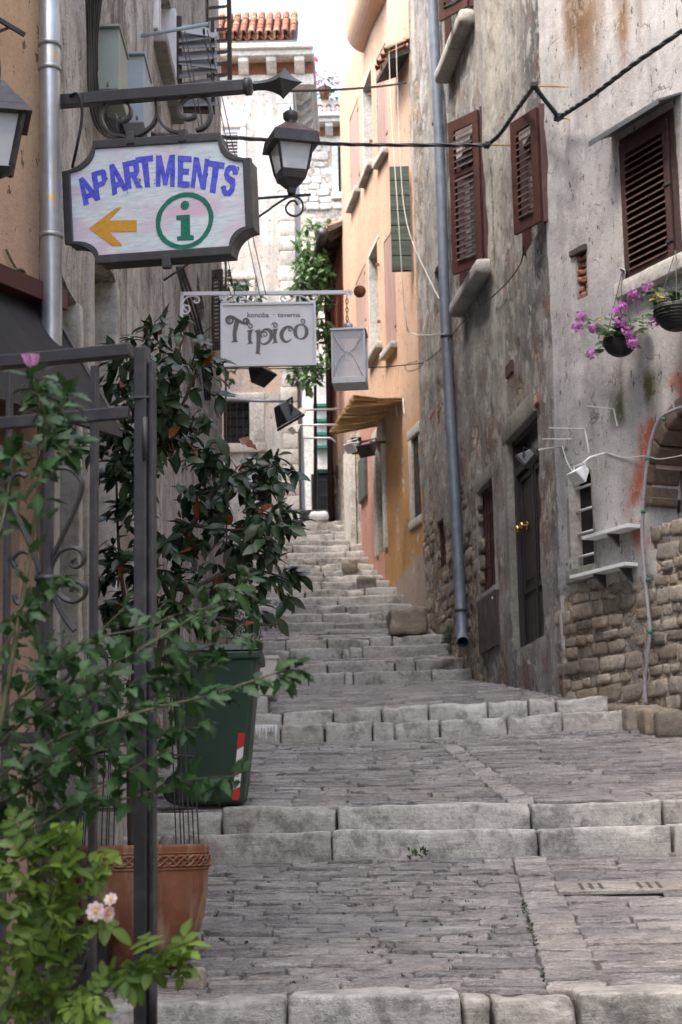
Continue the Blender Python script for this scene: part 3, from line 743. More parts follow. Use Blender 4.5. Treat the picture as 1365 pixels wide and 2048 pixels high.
# ------------------------------------------------------------------ walls
def wall_mesh(name, W, s0, s1, z0, z1, holes, cell, amp, colf, baref, mat, parent=None, thick=0.35, seed=0, zfoot=None, skip=None, ends=(True, True)):
    def lines(a, b, cuts):
        n = max(1, int(round((b - a) / cell))); base = list(np.linspace(a, b, n + 1))
        cuts = sorted(set(round(c, 5) for c in cuts if a < c < b))
        keep = [x for x in base if all(abs(x - c) > cell * 0.45 for c in cuts) or x in (a, b)]
        return np.array(sorted(set(keep + cuts)))
    ss = lines(s0, s1, [h[0] for h in holes] + [h[1] for h in holes]); zz = lines(z0, z1, [h[2] for h in holes] + [h[3] for h in holes])
    ns, nz = len(ss), len(zz)
    Sg, Zg = np.meshgrid(ss, zz)                       # [nz, ns]
    bare = np.clip(baref(Sg, Zg), 0, 1) if baref else Sg * 0
    D = amp * 2 * (fbm(Sg * 1.3, Zg * 1.3, 0, seed, 3) - 0.5) + amp * 1.2 * (fbm(Sg * 5, Zg * 5, 3, seed + 3, 3) - 0.5)
    rough = fbm(Sg * 9, Zg * 13, 7, seed + 9, 2) - 0.5
    D = D - 0.016 * sstep(0.42, 0.55, bare) + rough * 0.03 * sstep(0.42, 0.55, bare)
    col = colf(Sg, Zg)
    base = np.array(W.P0); dr = np.array(W.dir); nn = np.array(W.n)
    def pts(S_, Z_, D_):
        p = base[None, :] + np.ravel(S_)[:, None] * dr[None, :] + np.ravel(D_)[:, None] * nn[None, :]
        p[:, 2] = np.ravel(Z_); return p
    P = [pts(Sg, Zg, D)]; C = [col.reshape(-1, 3)]; B = [bare.ravel()]
    fs = []
    inside = np.zeros((nz - 1, ns - 1), int) - 1
    sc = (ss[:-1] + ss[1:]) / 2; zc2 = (zz[:-1] + zz[1:]) / 2
    for hi, h in enumerate(holes):
        mm = (zc2[:, None] > h[2]) & (zc2[:, None] < h[3]) & (sc[None, :] > h[0]) & (sc[None, :] < h[1]); inside[mm] = hi
    if skip is not None:
        SS, ZZ = np.meshgrid(sc, zc2); mm = skip(SS, ZZ); inside[mm] = 1000
    nv = ns * nz; inner = {}; extraP = []; extraC = []
    flip = V((W.dir)).cross(V((0, 0, 1))).dot(W.n) < 0
    def iv(j, i, dep):
        key = (j, i, dep)
        if key not in inner:
            inner[key] = nv + len(extraP); extraP.append(tuple(W.pt(ss[i], zz[j], -dep))); extraC.append(tuple(col[j, i]))
        return inner[key]
    for j in range(nz - 1):
        for i in range(ns - 1):
            if inside[j, i] >= 0:
                continue
            a = j * ns + i; fs.append((a, a + 1, a + ns + 1, a + ns))
            for (dj, di, e) in ((0, -1, ((j, i), (j + 1, i))), (0, 1, ((j, i + 1), (j + 1, i + 1))), (-1, 0, ((j, i), (j, i + 1))), (1, 0, ((j + 1, i), (j + 1, i + 1)))):
                jj, ii = j + dj, i + di
                if 0 <= jj < nz - 1 and 0 <= ii < ns - 1:
                    hi = inside[jj, ii]
                    if hi >= 0:
                        dep = holes[hi][4] if hi < 1000 and len(holes[hi]) > 4 else 0.3
                        (j1, i1), (j2, i2) = e
                        fs.append((j1 * ns + i1, j2 * ns + i2, iv(j2, i2, dep), iv(j1, i1, dep)))
                elif dj == 1 or (di == -1 and ends[0]) or (di == 1 and ends[1]):
                    (j1, i1), (j2, i2) = e
                    fs.append((j1 * ns + i1, j2 * ns + i2, iv(j2, i2, thick), iv(j1, i1, thick)))
    me = bpy.data.meshes.new(name)
    allP = np.vstack(P + ([np.array(extraP)] if extraP else [])); allC = np.vstack(C + ([np.array(extraC)] if extraC else []))
    allB = np.concatenate(B + [np.zeros(len(extraP))])
    me.from_pydata([tuple(p) for p in allP], [], fs)
    at = me.attributes.new('col', 'FLOAT_COLOR', 'POINT'); at.data.foreach_set('color', np.hstack([allC, np.ones((len(allC), 1))]).astype(np.float32).ravel())
    ab = me.attributes.new('bare', 'FLOAT', 'POINT'); ab.data.foreach_set('value', allB.astype(np.float32))
    bm = bmesh.new(); bm.from_mesh(me); bmesh.ops.recalc_face_normals(bm, faces=bm.faces)
    ref = None
    for f in bm.faces:
        if abs(f.normal.dot(W.n)) > 0.8: ref = f.normal.dot(W.n); break
    if ref is not None and ref < 0: bmesh.ops.reverse_faces(bm, faces=bm.faces)
    bm.to_mesh(me); bm.free()
    me.polygons.foreach_set('use_smooth', [True] * len(me.polygons))
    me.materials.append(mat)
    o = put(name, me, parent)
    es = o.modifiers.new('edges', 'EDGE_SPLIT'); es.split_angle = math.radians(50)
    return o
def blob(W, S_, Z_, px, py, rs_, rz, d=0.0):
    """1 inside an ellipse on the wall (centre by photo column/row, radii in metres), soft to 0"""
    s, z = W.uv(px, py, d); q = np.sqrt(((S_ - s) / rs_) ** 2 + ((Z_ - z) / rz) ** 2); return np.clip(1.5 - q, 0, 1)
def hole(W, pa, pb, pc=None, pd=None, dep=0.25):
    """opening from photo points: pa upper corner at one side, pb lower corner at the other side (or the four corners)"""
    ps = [W.uv(*p) for p in (pa, pb, pc, pd) if p]
    if len(ps) == 2: (sa, za), (sb, zb) = ps; return (min(sa, sb), max(sa, sb), min(za, zb), max(za, zb), dep)
    ps.sort(key=lambda q: q[1]); z0 = (ps[0][1] + ps[1][1]) / 2; z1 = (ps[2][1] + ps[3][1]) / 2
    ps.sort(key=lambda q: q[0]); a = (ps[0][0] + ps[1][0]) / 2; b = (ps[2][0] + ps[3][0]) / 2
    return (a, b, z0, z1, dep)
def const(c):
    c = np.array(c)
    return lambda S_, Z_: np.ones(S_.shape + (3,)) * c
def mixc(a, b, t): return a * (1 - t[..., None]) + np.array(b) * t[..., None]
def house(name, label, loc): return thing(name, label, 'house', loc)

# rubble stones set in a wall
def stone_mesh(rx, rz, depth, r_, mat):
    n = 12; vs = []; k4 = [r_.uniform(0.86, 1.0) for _ in range(4)]; prof = []
    sk = r_.uniform(-0.08, 0.08)
    for k in range(n):
        w = 2 * math.pi * (k + 0.5) / n
        c, s = math.cos(w), math.sin(w); q = 1.0 / max(abs(c), abs(s)) ** 0.93
        q *= r_.uniform(0.92, 1.02) * k4[int(k * 4 / n)]
        prof.append((c * q * rx + sk * s * rx, s * q * rz))
    dd = r_.uniform(0.75, 1.0) * depth
    for f, d in ((1.0, -0.1), (0.985, dd * 0.55), (0.90, dd * 0.95), (0.5, dd)):
        for (x, y) in prof: vs.append((x * f + (r_.uniform(-1, 1) * 0.05 * rx if f < 0.95 else 0), y * f + (r_.uniform(-1, 1) * 0.05 * rz if f < 0.95 else 0), d + (r_.uniform(-1, 1) * depth * 0.09 if f < 0.95 else 0)))
    vs.append((0, 0, dd * r_.uniform(0.8, 1.2)))
    fs = []
    for i in range(3):
        for k in range(n):
            k2 = (k + 1) % n; fs.append((i * n + k, i * n + k2, (i + 1) * n + k2, (i + 1) * n + k))
    for k in range(n): fs.append((3 * n + k, 3 * n + (k + 1) % n, 4 * n))
    me = bpy.data.meshes.new('stone'); me.from_pydata(vs, [], fs); me.polygons.foreach_set('use_smooth', [True] * len(fs)); me.materials.append(M[mat]); return me
_rr = random.Random(5)
STONES = [stone_mesh(0.5, 0.5, 0.5, _rr, 'stone') for _ in range(14)]
BRICKS = [stone_mesh(0.5, 0.5, 0.35, _rr, 'brick') for _ in range(4)]
def rubble(W, parent, test, s0, s1, z0, z1, rowh, lens, dep, seed, meshes=None, name='stone', cap=300, off=-0.012):
    r_ = random.Random(seed); z = z0; cnt = 0; Mx = Matrix(((W.dir.x, 0, W.n.x, 0), (W.dir.y, 0, W.n.y, 0), (0, 1, 0, 0), (0, 0, 0, 1)))
    pinv = PW(parent).inverted()
    while z < z1 and cnt < cap:
        h = r_.uniform(*rowh); s = s0 + r_.uniform(-0.15, 0)
        while s < s1 and cnt < cap:
            l = r_.uniform(*lens) * h / ((rowh[0] + rowh[1]) / 2)
            cs, cz_ = s + l / 2, z + h / 2
            if test(cs, cz_):
                o = bpy.data.objects.new(name, r_.choice(meshes or STONES)); COL.objects.link(o); o.parent = parent; o.matrix_parent_inverse = pinv
                p = W.pt(cs, cz_ + r_.uniform(-0.015, 0.015), off); hh = h * r_.choice((1.0, 1.0, 0.85)); 
                T = Matrix.Translation(p) @ Mx @ Matrix.Rotation(r_.uniform(-0.08, 0.08), 4, 'Z') @ Matrix.Diagonal((( l - 0.006) * r_.choice((1, -1)), (hh - 0.004), r_.uniform(*dep), 1))
                o.matrix_basis = T; cnt += 1
            s += l
        z += h
    return cnt
# ------------------------------------------------------------------ building pieces
def body(parent, W, s0, s1, z0, z1, d0=-0.42, d1=-6.0, mat='mortar', name='body'):
    return MB().wbox(W, s0, s1, z0, z1, d0, d1).build(name, M[mat], parent)
def slat_board(parent, A, B, nrm, w, th, tilt, mat, name='slat'):
    """louvre board from A to B, width w, tilted about its length"""
    A = V(A); B = V(B); d = (B - A).normalized(); n = V(nrm); u = V((0, 0, 1))
    a = (n * math.cos(tilt) - u * math.sin(tilt)); b = d.cross(a).normalized()
    c = (A + B) / 2; m = MB(); m.box(c, ((B - A).length / 2, w / 2, th / 2), (d, a, b)); return m.build(name, M[mat], parent)
def shutter(parent, W, s0, s1, z0, z1, d, nsl, mat='brown', smat='slatedge', th=0.032, stile=0.055, rail=0.08, mids=(), name='shutter', tilt=0.7):
    m = MB(); e = 0.0015
    m.wbox(W, s0, s0 + stile, z0, z1, d, d + th); m.wbox(W, s1 - stile, s1, z0, z1, d, d + th)
    zs = [z0] + list(mids) + [z1]
    m.wbox(W, s0 + stile - e, s1 - stile + e, z0, z0 + rail, d + e, d + th - e); m.wbox(W, s0 + stile - e, s1 - stile + e, z1 - rail, z1, d + e, d + th - e)
    for q in mids: m.wbox(W, s0 + stile - e, s1 - stile + e, q - 0.03, q + 0.03, d + e, d + th - e)
    sh = m.build(name, M[mat], parent, bevel=0.003)
    za, zb = z0 + rail, z1 - rail
    for k in range(nsl):
        z = lerp(za, zb, (k + 0.5) / nsl)
        if any(abs(z - q) < 0.045 for q in mids): continue
        w = (zb - za) / nsl * 1.55
        slat_board(sh, W.pt(s0 + stile, z, d + th / 2), W.pt(s1 - stile, z, d + th / 2), W.n, max(w, 0.03), 0.007, tilt, smat)
    return sh
def leaf_plane(W, s, ang, L):
    """plane of a shutter leaf hinged at s on wall W and swung out by ang; returns Plane with s from hinge to free edge"""
    h = W.pt(s, 0, 0.03); a = W.dir * math.cos(ang) + W.n * math.sin(ang); q = h + a * L
    return Plane((h.x, h.y), (q.x, q.y), (-0.3, -1))
def jamb_frame(parent, W, h, wl, wr, wt, wb, proud=0.03, dep=0.2, mat='jamb', sill_out=None, seed=0, rough=0.006):
    """four dressed stones round an opening, each a piece of its own"""
    s0, s1, z0, z1 = h[:4]; r_ = random.Random(seed)
    def st(a, b, c, d, nm, o=proud):
        if b - a < 0.01 or d - c < 0.01: return
        hx, hy, hz = (b - a) / 2, (o + dep) / 2, (d - c) / 2
        P, fs = rbox((hx, hy, hz), min(0.015, hx * 0.4, hz * 0.4), (max(1, int(hx / 0.05)), 2, max(1, int(hz / 0.05))), rough, r_.randint(0, 999))
        ctr = W.pt((a + b) / 2, (c + d) / 2, (o - dep) / 2); vs = [ctr + W.dir * p[0] + W.n * p[1] + V((0, 0, p[2])) for p in P]
        me = bpy.data.meshes.new(nm); me.from_pydata([tuple(v) for v in vs], [], fs)
        bm = bmesh.new(); bm.from_mesh(me); bmesh.ops.recalc_face_normals(bm, faces=bm.faces); bm.to_mesh(me); bm.free()
        me.polygons.foreach_set('use_smooth', [True] * len(me.polygons)); me.materials.append(M[mat]); return put(nm, me, parent)
    if wl: st(s0 - wl, s0 + 0.004, z0, z1, 'jamb')
    if wr: st(s1 - 0.004, s1 + wr, z0, z1, 'jamb')
    if wt: st(s0 - wl - 0.01, s1 + wr + 0.01, z1 - 0.003, z1 + wt, 'lintel', proud + 0.006)
    if wb: st(s0 - wl - 0.03, s1 + wr + 0.03, z0 - wb, z0 + 0.003, 'sill', sill_out if sill_out is not None else proud + 0.03)
def bars(parent, W, h, n, nh, r=0.009, d=-0.05, mat='oldwood'):
    s0, s1, z0, z1 = h[:4]
    for k in range(n):
        s = lerp(s0, s1, (k + 0.5) / n); MB().tube([W.pt(s, z0, d), W.pt(s, z1, d)], r, 6).build('bar', M[mat], parent)
    for k in range(nh):
        z = lerp(z0, z1, (k + 1) / (nh + 1)); MB().tube([W.pt(s0, z, d - 0.012), W.pt(s1, z, d - 0.012)], r, 6).build('bar', M[mat], parent)
def backing(parent, W, h, dep, mat='dark', name='window_pane'):
    return MB().wbox(W, h[0] - 0.01, h[1] + 0.01, h[2] - 0.01, h[3] + 0.01, -dep - 0.02, -dep + 0.002).build(name, M[mat], parent)

# ================================================================== door house (right, grey)
dh = house('plaster_house', 'grey house with crumbling plaster, dark wooden door and brown louvred shutters', DW.pt(DW.L / 2, 1.5))
h_door = hole(DW, (1012, 882), (1068, 832), (1031, 1303), (1095, 1266), 0.18)
h_grl = hole(DW, (951, 985), (986, 962), (966, 1188), (994, 1172), 0.16)
h_small = hole(DW, (874, 1046), (888, 1036), (878, 1140), (891, 1130), 0.12)
h_s1 = hole(DW, (916, 285), (968, 262), (922, 588), (976, 552), 0.16)
h_s2 = hole(DW, (1042, 262), (1088, 247), (1048, 486), (1092, 464), 0.16)
h_s0 = hole(DW, (886, -150), (940, -190), (893, 92), (946, 60), 0.16)
h_nich = hole(DW, (868, 540), (879, 532), (872, 632), (883, 625), 0.08)
def dcol(S_, Z_):
    n = fbm(S_ * 0.9, Z_ * 0.7, 1, 31, 5); n2 = fbm(S_ * 3, Z_ * 0.35, 5, 32, 4)
    c = np.ones(S_.shape + (3,)) * np.array((0.29, 0.272, 0.248))
    c = mixc(c, (0.205, 0.197, 0.19), sstep(0.50, 0.70, n) * 0.8)                    # dark grey cement
    c = mixc(c, (0.42, 0.395, 0.35), sstep(0.52, 0.70, n2) * 0.7)               # pale runs
    dz = Z_ - (2.85 + 0.2 * S_); c = mixc(c, (0.10, 0.09, 0.078), sstep(0.55, -0.1, dz + (n - 0.5) * 1.6) * 0.75)  # grime band at the wall foot, with contact shade painted into its colour
    c = mixc(c, (0.125, 0.121, 0.118), blob(DW, S_, Z_, 1085, 130, 0.9, 2.2) * 0.85)
    c = mixc(c, (0.12, 0.116, 0.112), blob(DW, S_, Z_, 1060, 640, 0.8, 0.6) * 0.75)
    c = mixc(c, (0.125, 0.12, 0.115), blob(DW, S_, Z_, 925, 700, 0.5, 1.5) * 0.5 * sstep(0.4, 0.6, n2 + 0.05))
    wh = sstep(0.50, 0.56, fbm(S_ * 5, Z_ * 2.6, 0, 78, 4)); c = mixc(c, (0.52, 0.50, 0.47), wh * np.clip(blob(DW, S_, Z_, 838, 280, 0.55, 2.4) + blob(DW, S_, Z_, 900, 420, 0.25, 1.2) + 0.6 * blob(DW, S_, Z_, 1085, 620, 0.4, 0.8), 0, 1) * 0.85)
    c = mixc(c, (0.22, 0.11, 0.07), sstep(0.60, 0.66, fbm(S_ * 4, Z_ * 3, 3, 79, 4)) * 0.5)
    c = mixc(c, (0.44, 0.41, 0.35), blob(DW, S_, Z_, 990, 80, 0.6, 1.3) * 0.8)
    c = mixc(c, (0.50, 0.48, 0.45), np.clip(blob(DW, S_, Z_, 985, 470, 0.22, 1.0) + blob(DW, S_, Z_, 1095, 380, 0.1, 0.9), 0, 1) * sstep(0.42, 0.55, fbm(S_ * 4, Z_ * 2.5, 0, 77, 3)))
    return c
def dbare(S_, Z_):
    n = fbm(S_ * 1.5, Z_ * 1.1, 9, 41, 5)
    s_, zz = DW.uv(900, 1000); b = 0.25 * sstep(0.55, 0.75, n)
    low = sstep(3.0, 0.4, Z_ - (2.8 + 0.2 * S_)) * 0.62
    b = b + np.where(S_ > DW.uv(960, 900)[0], low + 0.12, low * 0.25) * (0.5 + n)
    for px, py, a, c in ((835, 300, .5, 2.2), (850, 1150, .5, 1.0), (945, 1000, .18, 1.2), (880, 840, .3, .9), (985, 440, .12, 1.1), (1040, 780, .4, .16), (905, 180, .25, .7), (950, 880, .3, .25), (945, 1250, .25, .5), (1070, 700, .1, .2)):
        b = np.maximum(b, blob(DW, S_, Z_, px, py, a, c) * (0.22 + 0.62 * n))
    return b
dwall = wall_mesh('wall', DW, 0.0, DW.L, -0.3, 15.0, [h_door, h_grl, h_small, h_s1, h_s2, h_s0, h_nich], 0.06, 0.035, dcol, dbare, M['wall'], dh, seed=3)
body(dh, DW, 0.02, DW.L - 0.02, -0.3, 14.8)
# rubble showing on the lower left of the facade
sA = DW.uv(962, 1100)[0]
rubble(DW, dh, lambda s, z: s > sA and not (h_small[0] - .12 < s < h_small[1] + .12 and h_small[2] - .1 < z < h_small[3] + .1) and fbm(s * 1.6, z * 1.2, 2, 8, 3) > 0.44, sA, DW.L - 0.15, zground(1.3, 23) - 0.3, zground(1.2, 23) + 3.6, (0.10, 0.20), (0.14, 0.34), (0.05, 0.10), 51, cap=150, off=-0.03)
# bare brick strip left of the drainpipe
bs0, bz0 = DW.uv(866, 905); bs1, bz1 = DW.uv(893, 775)
rubble(DW, dh, lambda s, z: True, min(bs0, bs1), max(bs0, bs1) - 0.05, bz0, bz1, (0.06, 0.08), (0.13, 0.22), (0.04, 0.07), 52, BRICKS, 'brick', 60, off=-0.02)
# door
dr = MB(); s0, s1, z0, z1 = h_door[:4]; zt_ = z1 - 0.33
door = MB().wbox(DW, s0, s1, z0, zt_ - 0.05, -0.16, -0.125).build('door', M['door'], dh, bevel=0.003)
w = s1 - s0; hh = zt_ - z0
for a, b in ((0.06, 0.45), (0.55, 0.94)):
    ca, cb = s0 + a * w, s0 + b * w
    fr = MB()
    for q in ((ca, cb, z0 + hh * 0.30, z0 + hh * 0.33), (ca, cb, z0 + hh * 0.93, z0 + hh * 0.96), (ca, ca + 0.03, z0 + hh * 0.33, z0 + hh * 0.93), (cb - 0.03, cb, z0 + hh * 0.33, z0 + hh * 0.93)):
        fr.wbox(DW, *q, -0.126, -0.105)
    fr.wbox(DW, ca + 0.07, cb - 0.07, z0 + hh * 0.37, z0 + hh * 0.89, -0.126, -0.112)
    fr.build('door_panel', M['door'], door, bevel=0.004)
for k in range(8):
    a = s0 + w * (0.03 + 0.94 * k / 8); MB().wbox(DW, a, a + w * 0.94 / 8 - 0.012, z0 + 0.02, z0 + hh * 0.27, -0.126, -0.112).build('plank', M['door'], door, bevel=0.003)
MB().wbox(DW, s0 + w * 0.48, s0 + w * 0.52, z0, zt_ - 0.06, -0.126, -0.10).build('door_post', M['door'], door, bevel=0.003)
MB().wbox(DW, s0, s1, zt_ - 0.05, zt_ + 0.03, -0.16, -0.07).build('transom', M['door'], dh, bevel=0.004)
tl = MB().wbox(DW, s0, s1, zt_ + 0.03, z1, -0.16, -0.14).build('transom_light', M['darkglass'], dh)
fr = MB(); fr.wbox(DW, s0, s0 + 0.06, z0, z1, -0.15, -0.06); fr.wbox(DW, s1 - 0.06, s1, z0, z1, -0.15, -0.06); fr.wbox(DW, s0 + 0.06, s1 - 0.06, z1 - 0.06, z1, -0.15, -0.062)
fr.build('door_frame', M['door'], dh, bevel=0.004)
ks, kz = DW.uv(1055, 1051, -0.1); kp = DW.pt(ks, kz, -0.10)
kn = MB().lathe(kp, [(0.012, 0), (0.012, 0.04), (0.032, 0.045), (0.036, 0.06), (0.028, 0.075), (0.004, 0.08)], 14, (DW.dir, V((0, 0, 1)), DW.n)); kn.lathe(kp, [(0.045, 0.0), (0.045, 0.006), (0.02, 0.01)], 14, (DW.dir, V((0, 0, 1)), DW.n))
kn.build('door_knob', M['brass'], door, True)
ks2 = DW.uv(1046, 1051, -0.1)[0]; kp2 = DW.pt(ks2, kz, -0.10)
MB().lathe(kp2, [(0.012, 0), (0.012, 0.04), (0.036, 0.045), (0.040, 0.06), (0.03, 0.075), (0.004, 0.08)], 14, (DW.dir, V((0, 0, 1)), DW.n)).build('door_knob', M['brass'], door, True)
jamb_frame(dh, DW, h_door, 0.0, 0.15, 0.22, 0.0, 0.012, 0.16, 'jamb_dark', seed=4, rough=0.009)
# window with iron grille
backing(dh, DW, h_grl, 0.14, 'dark'); gr = MB().wbox(DW, h_grl[0], h_grl[1], h_grl[2], h_grl[2] + 0.02, -0.07, -0.03).build('window_grille', M['brown'], dh)
bars(gr, DW, h_grl, 6, 3, 0.011, -0.05, 'brown')
jamb_frame(dh, DW, h_grl, 0.04, 0.12, 0.17, 0.09, 0.012, 0.14, 'jamb_dark', 0.03, seed=5, rough=0.010)
backing(dh, DW, h_small, 0.10, 'dark'); gr = MB().wbox(DW, h_small[0], h_small[1], h_small[2], h_small[2] + 0.02, -0.05, -0.02).build('window_grille', M['brown'], dh); bars(gr, DW, h_small, 4, 2, 0.010, -0.035, 'brown')
backing(dh, DW, h_nich, 0.07, 'jamb', 'niche_back')
# brown metal panel beside the door
hp = hole(DW, (961, 1200), (998, 1182), (965, 1308), (1001, 1290)); MB().wbox(DW, hp[0], hp[1], hp[2], hp[3], -0.02, 0.035).build('metal_panel', M['panel'], dh, bevel=0.004)
lk = DW.uv(992, 1197); MB().lathe(DW.pt(lk[0], lk[1], 0.034), [(0.022, 0), (0.022, 0.008), (0.004, 0.012)], 12, (DW.dir, V((0, 0, 1)), DW.n)).build('panel_lock', M['galv'], dh, True)
# vent flap and house number
hv = hole(DW, (1016, 731), (1028, 722), (1017, 756), (1029, 746)); MB().wbox(DW, hv[0], hv[1], hv[2], hv[3], 0.0, 0.03).build('vent_cover', M['brown2'], dh, bevel=0.003)
hn = hole(DW, (1071, 789), (1079, 784), (1072, 811), (1080, 806)); pl = MB().wbox(DW, hn[0], hn[1], hn[2], hn[3], 0.0, 0.02).build('house_number', M['brick'], dh, bevel=0.002)
tp = MB()
def seg_digit(W, s, z, w, h, d, mb, flip):
    sg = -1 if flip else 1
    q = [(0, 1), (1, 1), (0, 1), (0, .5), (1, .5), (1, 0), (0, 0)]
    pts = [W.pt(s + sg * w * a, z + h * b, d) for a, b in [(1, 1), (0, 1), (0, .55), (.8, .55), (1, .3), (.8, 0), (0, 0)]]
    mb.ribbon(pts, w * 0.22, W.n, 0.002)
wn_ = (hn[1] - hn[0])
for k in range(2): seg_digit(DW, hn[1] - wn_ * (0.18 + 0.36 * k), hn[2] + (hn[3] - hn[2]) * 0.25, wn_ * 0.27, (hn[3] - hn[2]) * 0.5, 0.021, tp, True)
tp.build('numerals', M['lampwhite'], pl)
# shutters of the grey house: leaves half open
for hw, L, ang, nsl, mids, side in ((h_s1, 0.50, 32, 20, True, 0), (h_s2, 0.45, 22, 13, False, 0), (h_s0, 0.50, 32, 22, True, 0)):
    backing(dh, DW, hw, 0.14, 'dark')
    lp = leaf_plane(DW, hw[0], math.radians(ang), L)
    mid = [lerp(hw[2], hw[3], 0.64)] if mids else []
    shutter(dh, lp, 0.01, L, hw[2] - 0.02, hw[3] + 0.02, 0.0, nsl, 'brown', 'slatedge', 0.035, 0.10 if L < 0.47 else 0.09, 0.13, mid, tilt=0.75)
    # second leaf on the far side, folded back
    lp2 = leaf_plane(DW, hw[1] + 0.0, math.radians(180 - 14), 0.02)
    a, b = DW.pt(hw[1], 0, 0.02), DW.pt(hw[1] + 0.40, 0, 0.06); 
    MB().wbox(DW, hw[0] - 0.035, hw[0] + 0.015, hw[2] - 0.03, hw[3] + 0.05, -0.06, 0.035).build('frame_post', M['brown'], dh, bevel=0.003)
    MB().wbox(DW, hw[1] - 0.02, hw[1] + 0.03, hw[2] - 0.03, hw[3] + 0.05, -0.06, 0.02).build('frame_post', M['brown'], dh, bevel=0.003)
# rounded stone sills
def roll_sill(parent, W, pa, pb, r, d, seed):
    sa, za = W.uv(*pa); sb, zb = W.uv(*pb); z = (za + zb) / 2; L = abs(sa - sb)
    P, fs = rbox((L / 2, r, r * 0.9), r * 0.55, (6, 2, 2), 0.008, seed)
    c = W.pt((sa + sb) / 2, z, d); me = bpy.data.meshes.new('sill')
    me.from_pydata([tuple(c + W.dir * p[0] + W.n * p[1] + V((0, 0, p[2]))) for p in P], [], fs)
    bm = bmesh.new(); bm.from_mesh(me); bmesh.ops.recalc_face_normals(bm, faces=bm.faces); bm.to_mesh(me); bm.free()
    me.polygons.foreach_set('use_smooth', [True] * len(fs)); me.materials.append(M['jamb']); return put('sill', me, parent)
roll_sill(dh, DW, (924, 596), (984, 560), 0.10, 0.07, 61)
roll_sill(dh, DW, (894, 118), (950, 72), 0.10, 0.07, 62)

# ================================================================== pale house (near right)
rh = house('plaster_house', 'pale plaster house at right with louvred window, rubble base and red brick arch', RW.pt(RW.L - 2, 1.0))
h_w = hole(RW, (1240, 282), (1352, 214), (1258, 566), (1366, 512), 0.14)
h_sw = hole(RW, (1137, 962), (1184, 930), (1146, 1146), (1190, 1122), 0.12)
h_br = hole(RW, (1149, 508), (1171, 492), (1153, 602), (1173, 590), 0.10)
ac, az = RW.uv(1400, 985)                         # arch centre
ar = abs(RW.uv(1300, 985)[0] - ac)
def arch_skip(S_, Z_): return (((S_ - ac) / ar) ** 2 + ((Z_ - az) / (ar * 1.15)) ** 2 < 1) & (Z_ > az - 0.25) | ((np.abs(S_ - ac) < ar) & (Z_ <= az) & (Z_ > az - 0.35))
def rcol(S_, Z_):
    n = fbm(S_ * 0.8, Z_ * 0.6, 1, 61, 5); n2 = fbm(S_ * 3.2, Z_ * 0.3, 5, 62, 4)
    c = np.ones(S_.shape + (3,)) * np.array((0.42, 0.40, 0.39))
    c = mixc(c, (0.33, 0.32, 0.325), sstep(0.45, 0.68, n) * 0.7)
    c = mixc(c, (0.50, 0.48, 0.46), sstep(0.50, 0.7, n2) * 0.5)
    st = fbm(S_ * 7, Z_ * 0.4, 2, 66, 4)
    c = mixc(c, (0.21, 0.13, 0.075), np.clip(blob(RW, S_, Z_, 1158, 30, 0.35, 0.75) + blob(RW, S_, Z_, 1250, 10, 0.25, 0.5), 0, 1) * sstep(0.46, 0.62, st))
    c = mixc(c, (0.085, 0.090, 0.045), np.clip(blob(RW, S_, Z_, 1300, 775, 0.22, 0.16) + blob(RW, S_, Z_, 1225, 822, 0.34, 0.15), 0, 1) * sstep(0.35, 0.6, st))
    c = mixc(c, (0.10, 0.085, 0.065), blob(RW, S_, Z_, 1250, 770, 0.12, 0.25) * sstep(0.42, 0.6, st) * 0.6)
    q = np.sqrt(((S_ - ac) / (ar * 1.46)) ** 2 + ((Z_ - az) / (ar * 1.62)) ** 2)
    red = sstep(1.05, 0.93, q + 0.22 * (fbm(S_ * 4, Z_ * 4, 5, 69, 3) - 0.5)) * sstep(az - 0.45, az - 0.2, Z_)
    c = mixc(c, (0.34, 0.115, 0.08), red * sstep(0.34, 0.50, fbm(S_ * 3, Z_ * 3, 1, 68, 4)))
    return c
def rbare(S_, Z_):
    n = fbm(S_ * 1.6, Z_ * 1.4, 9, 71, 5)
    zl = RW.uv(1140, 1185)[1]
    b = sstep(zl + 0.35, zl - 0.25, Z_) * (0.35 + 0.75 * n)
    b = np.maximum(b, sstep(RW.uv(1300, 1040)[0] + 0.1, RW.uv(1300, 1040)[0] - 0.15, S_) * sstep(az - 0.1, az - 0.4, Z_) * (0.4 + 0.6 * n))
    b = np.maximum(b, 0.3 * sstep(0.6, 0.8, n))
    b = np.maximum(b, blob(RW, S_, Z_, 1150, 780, 0.2, 0.25) * 0.5 * (n + 0.3))
    return b
wall_mesh('wall', RW, 0.0, RW.L, -0.3, 14.0, [h_w, h_sw, h_br], 0.06, 0.022, rcol, rbare, M['wall_smooth'], rh, seed=8, skip=arch_skip)
body(rh, RW, 0.02, RW.L - 0.02, -0.3, 13.8)
MB().box((7.95, 0.2, 6.8), (3.0, 10.2, 7.0)).build('body', M['mortar'], rh)  # unseen mass added beside and behind the camera to block light from the right
z_low = RW.uv(1140, 1195)[1]; s_arch = RW.uv(1303, 1040)[0]
rubble(RW, rh, lambda s, z: (z < z_low + 0.9 * (float(fbm(s * 2.1, z * 2.1, 4, 66, 3)) - 0.55)) or (s < s_arch + 0.1 and z < az - 0.22), RW.uv(1500, 1200)[0], RW.L - 0.05, -0.1 + zground(2.8, 15) - 0.25, az, (0.085, 0.17), (0.11, 0.30), (0.06, 0.13), 72, cap=300, off=-0.035)
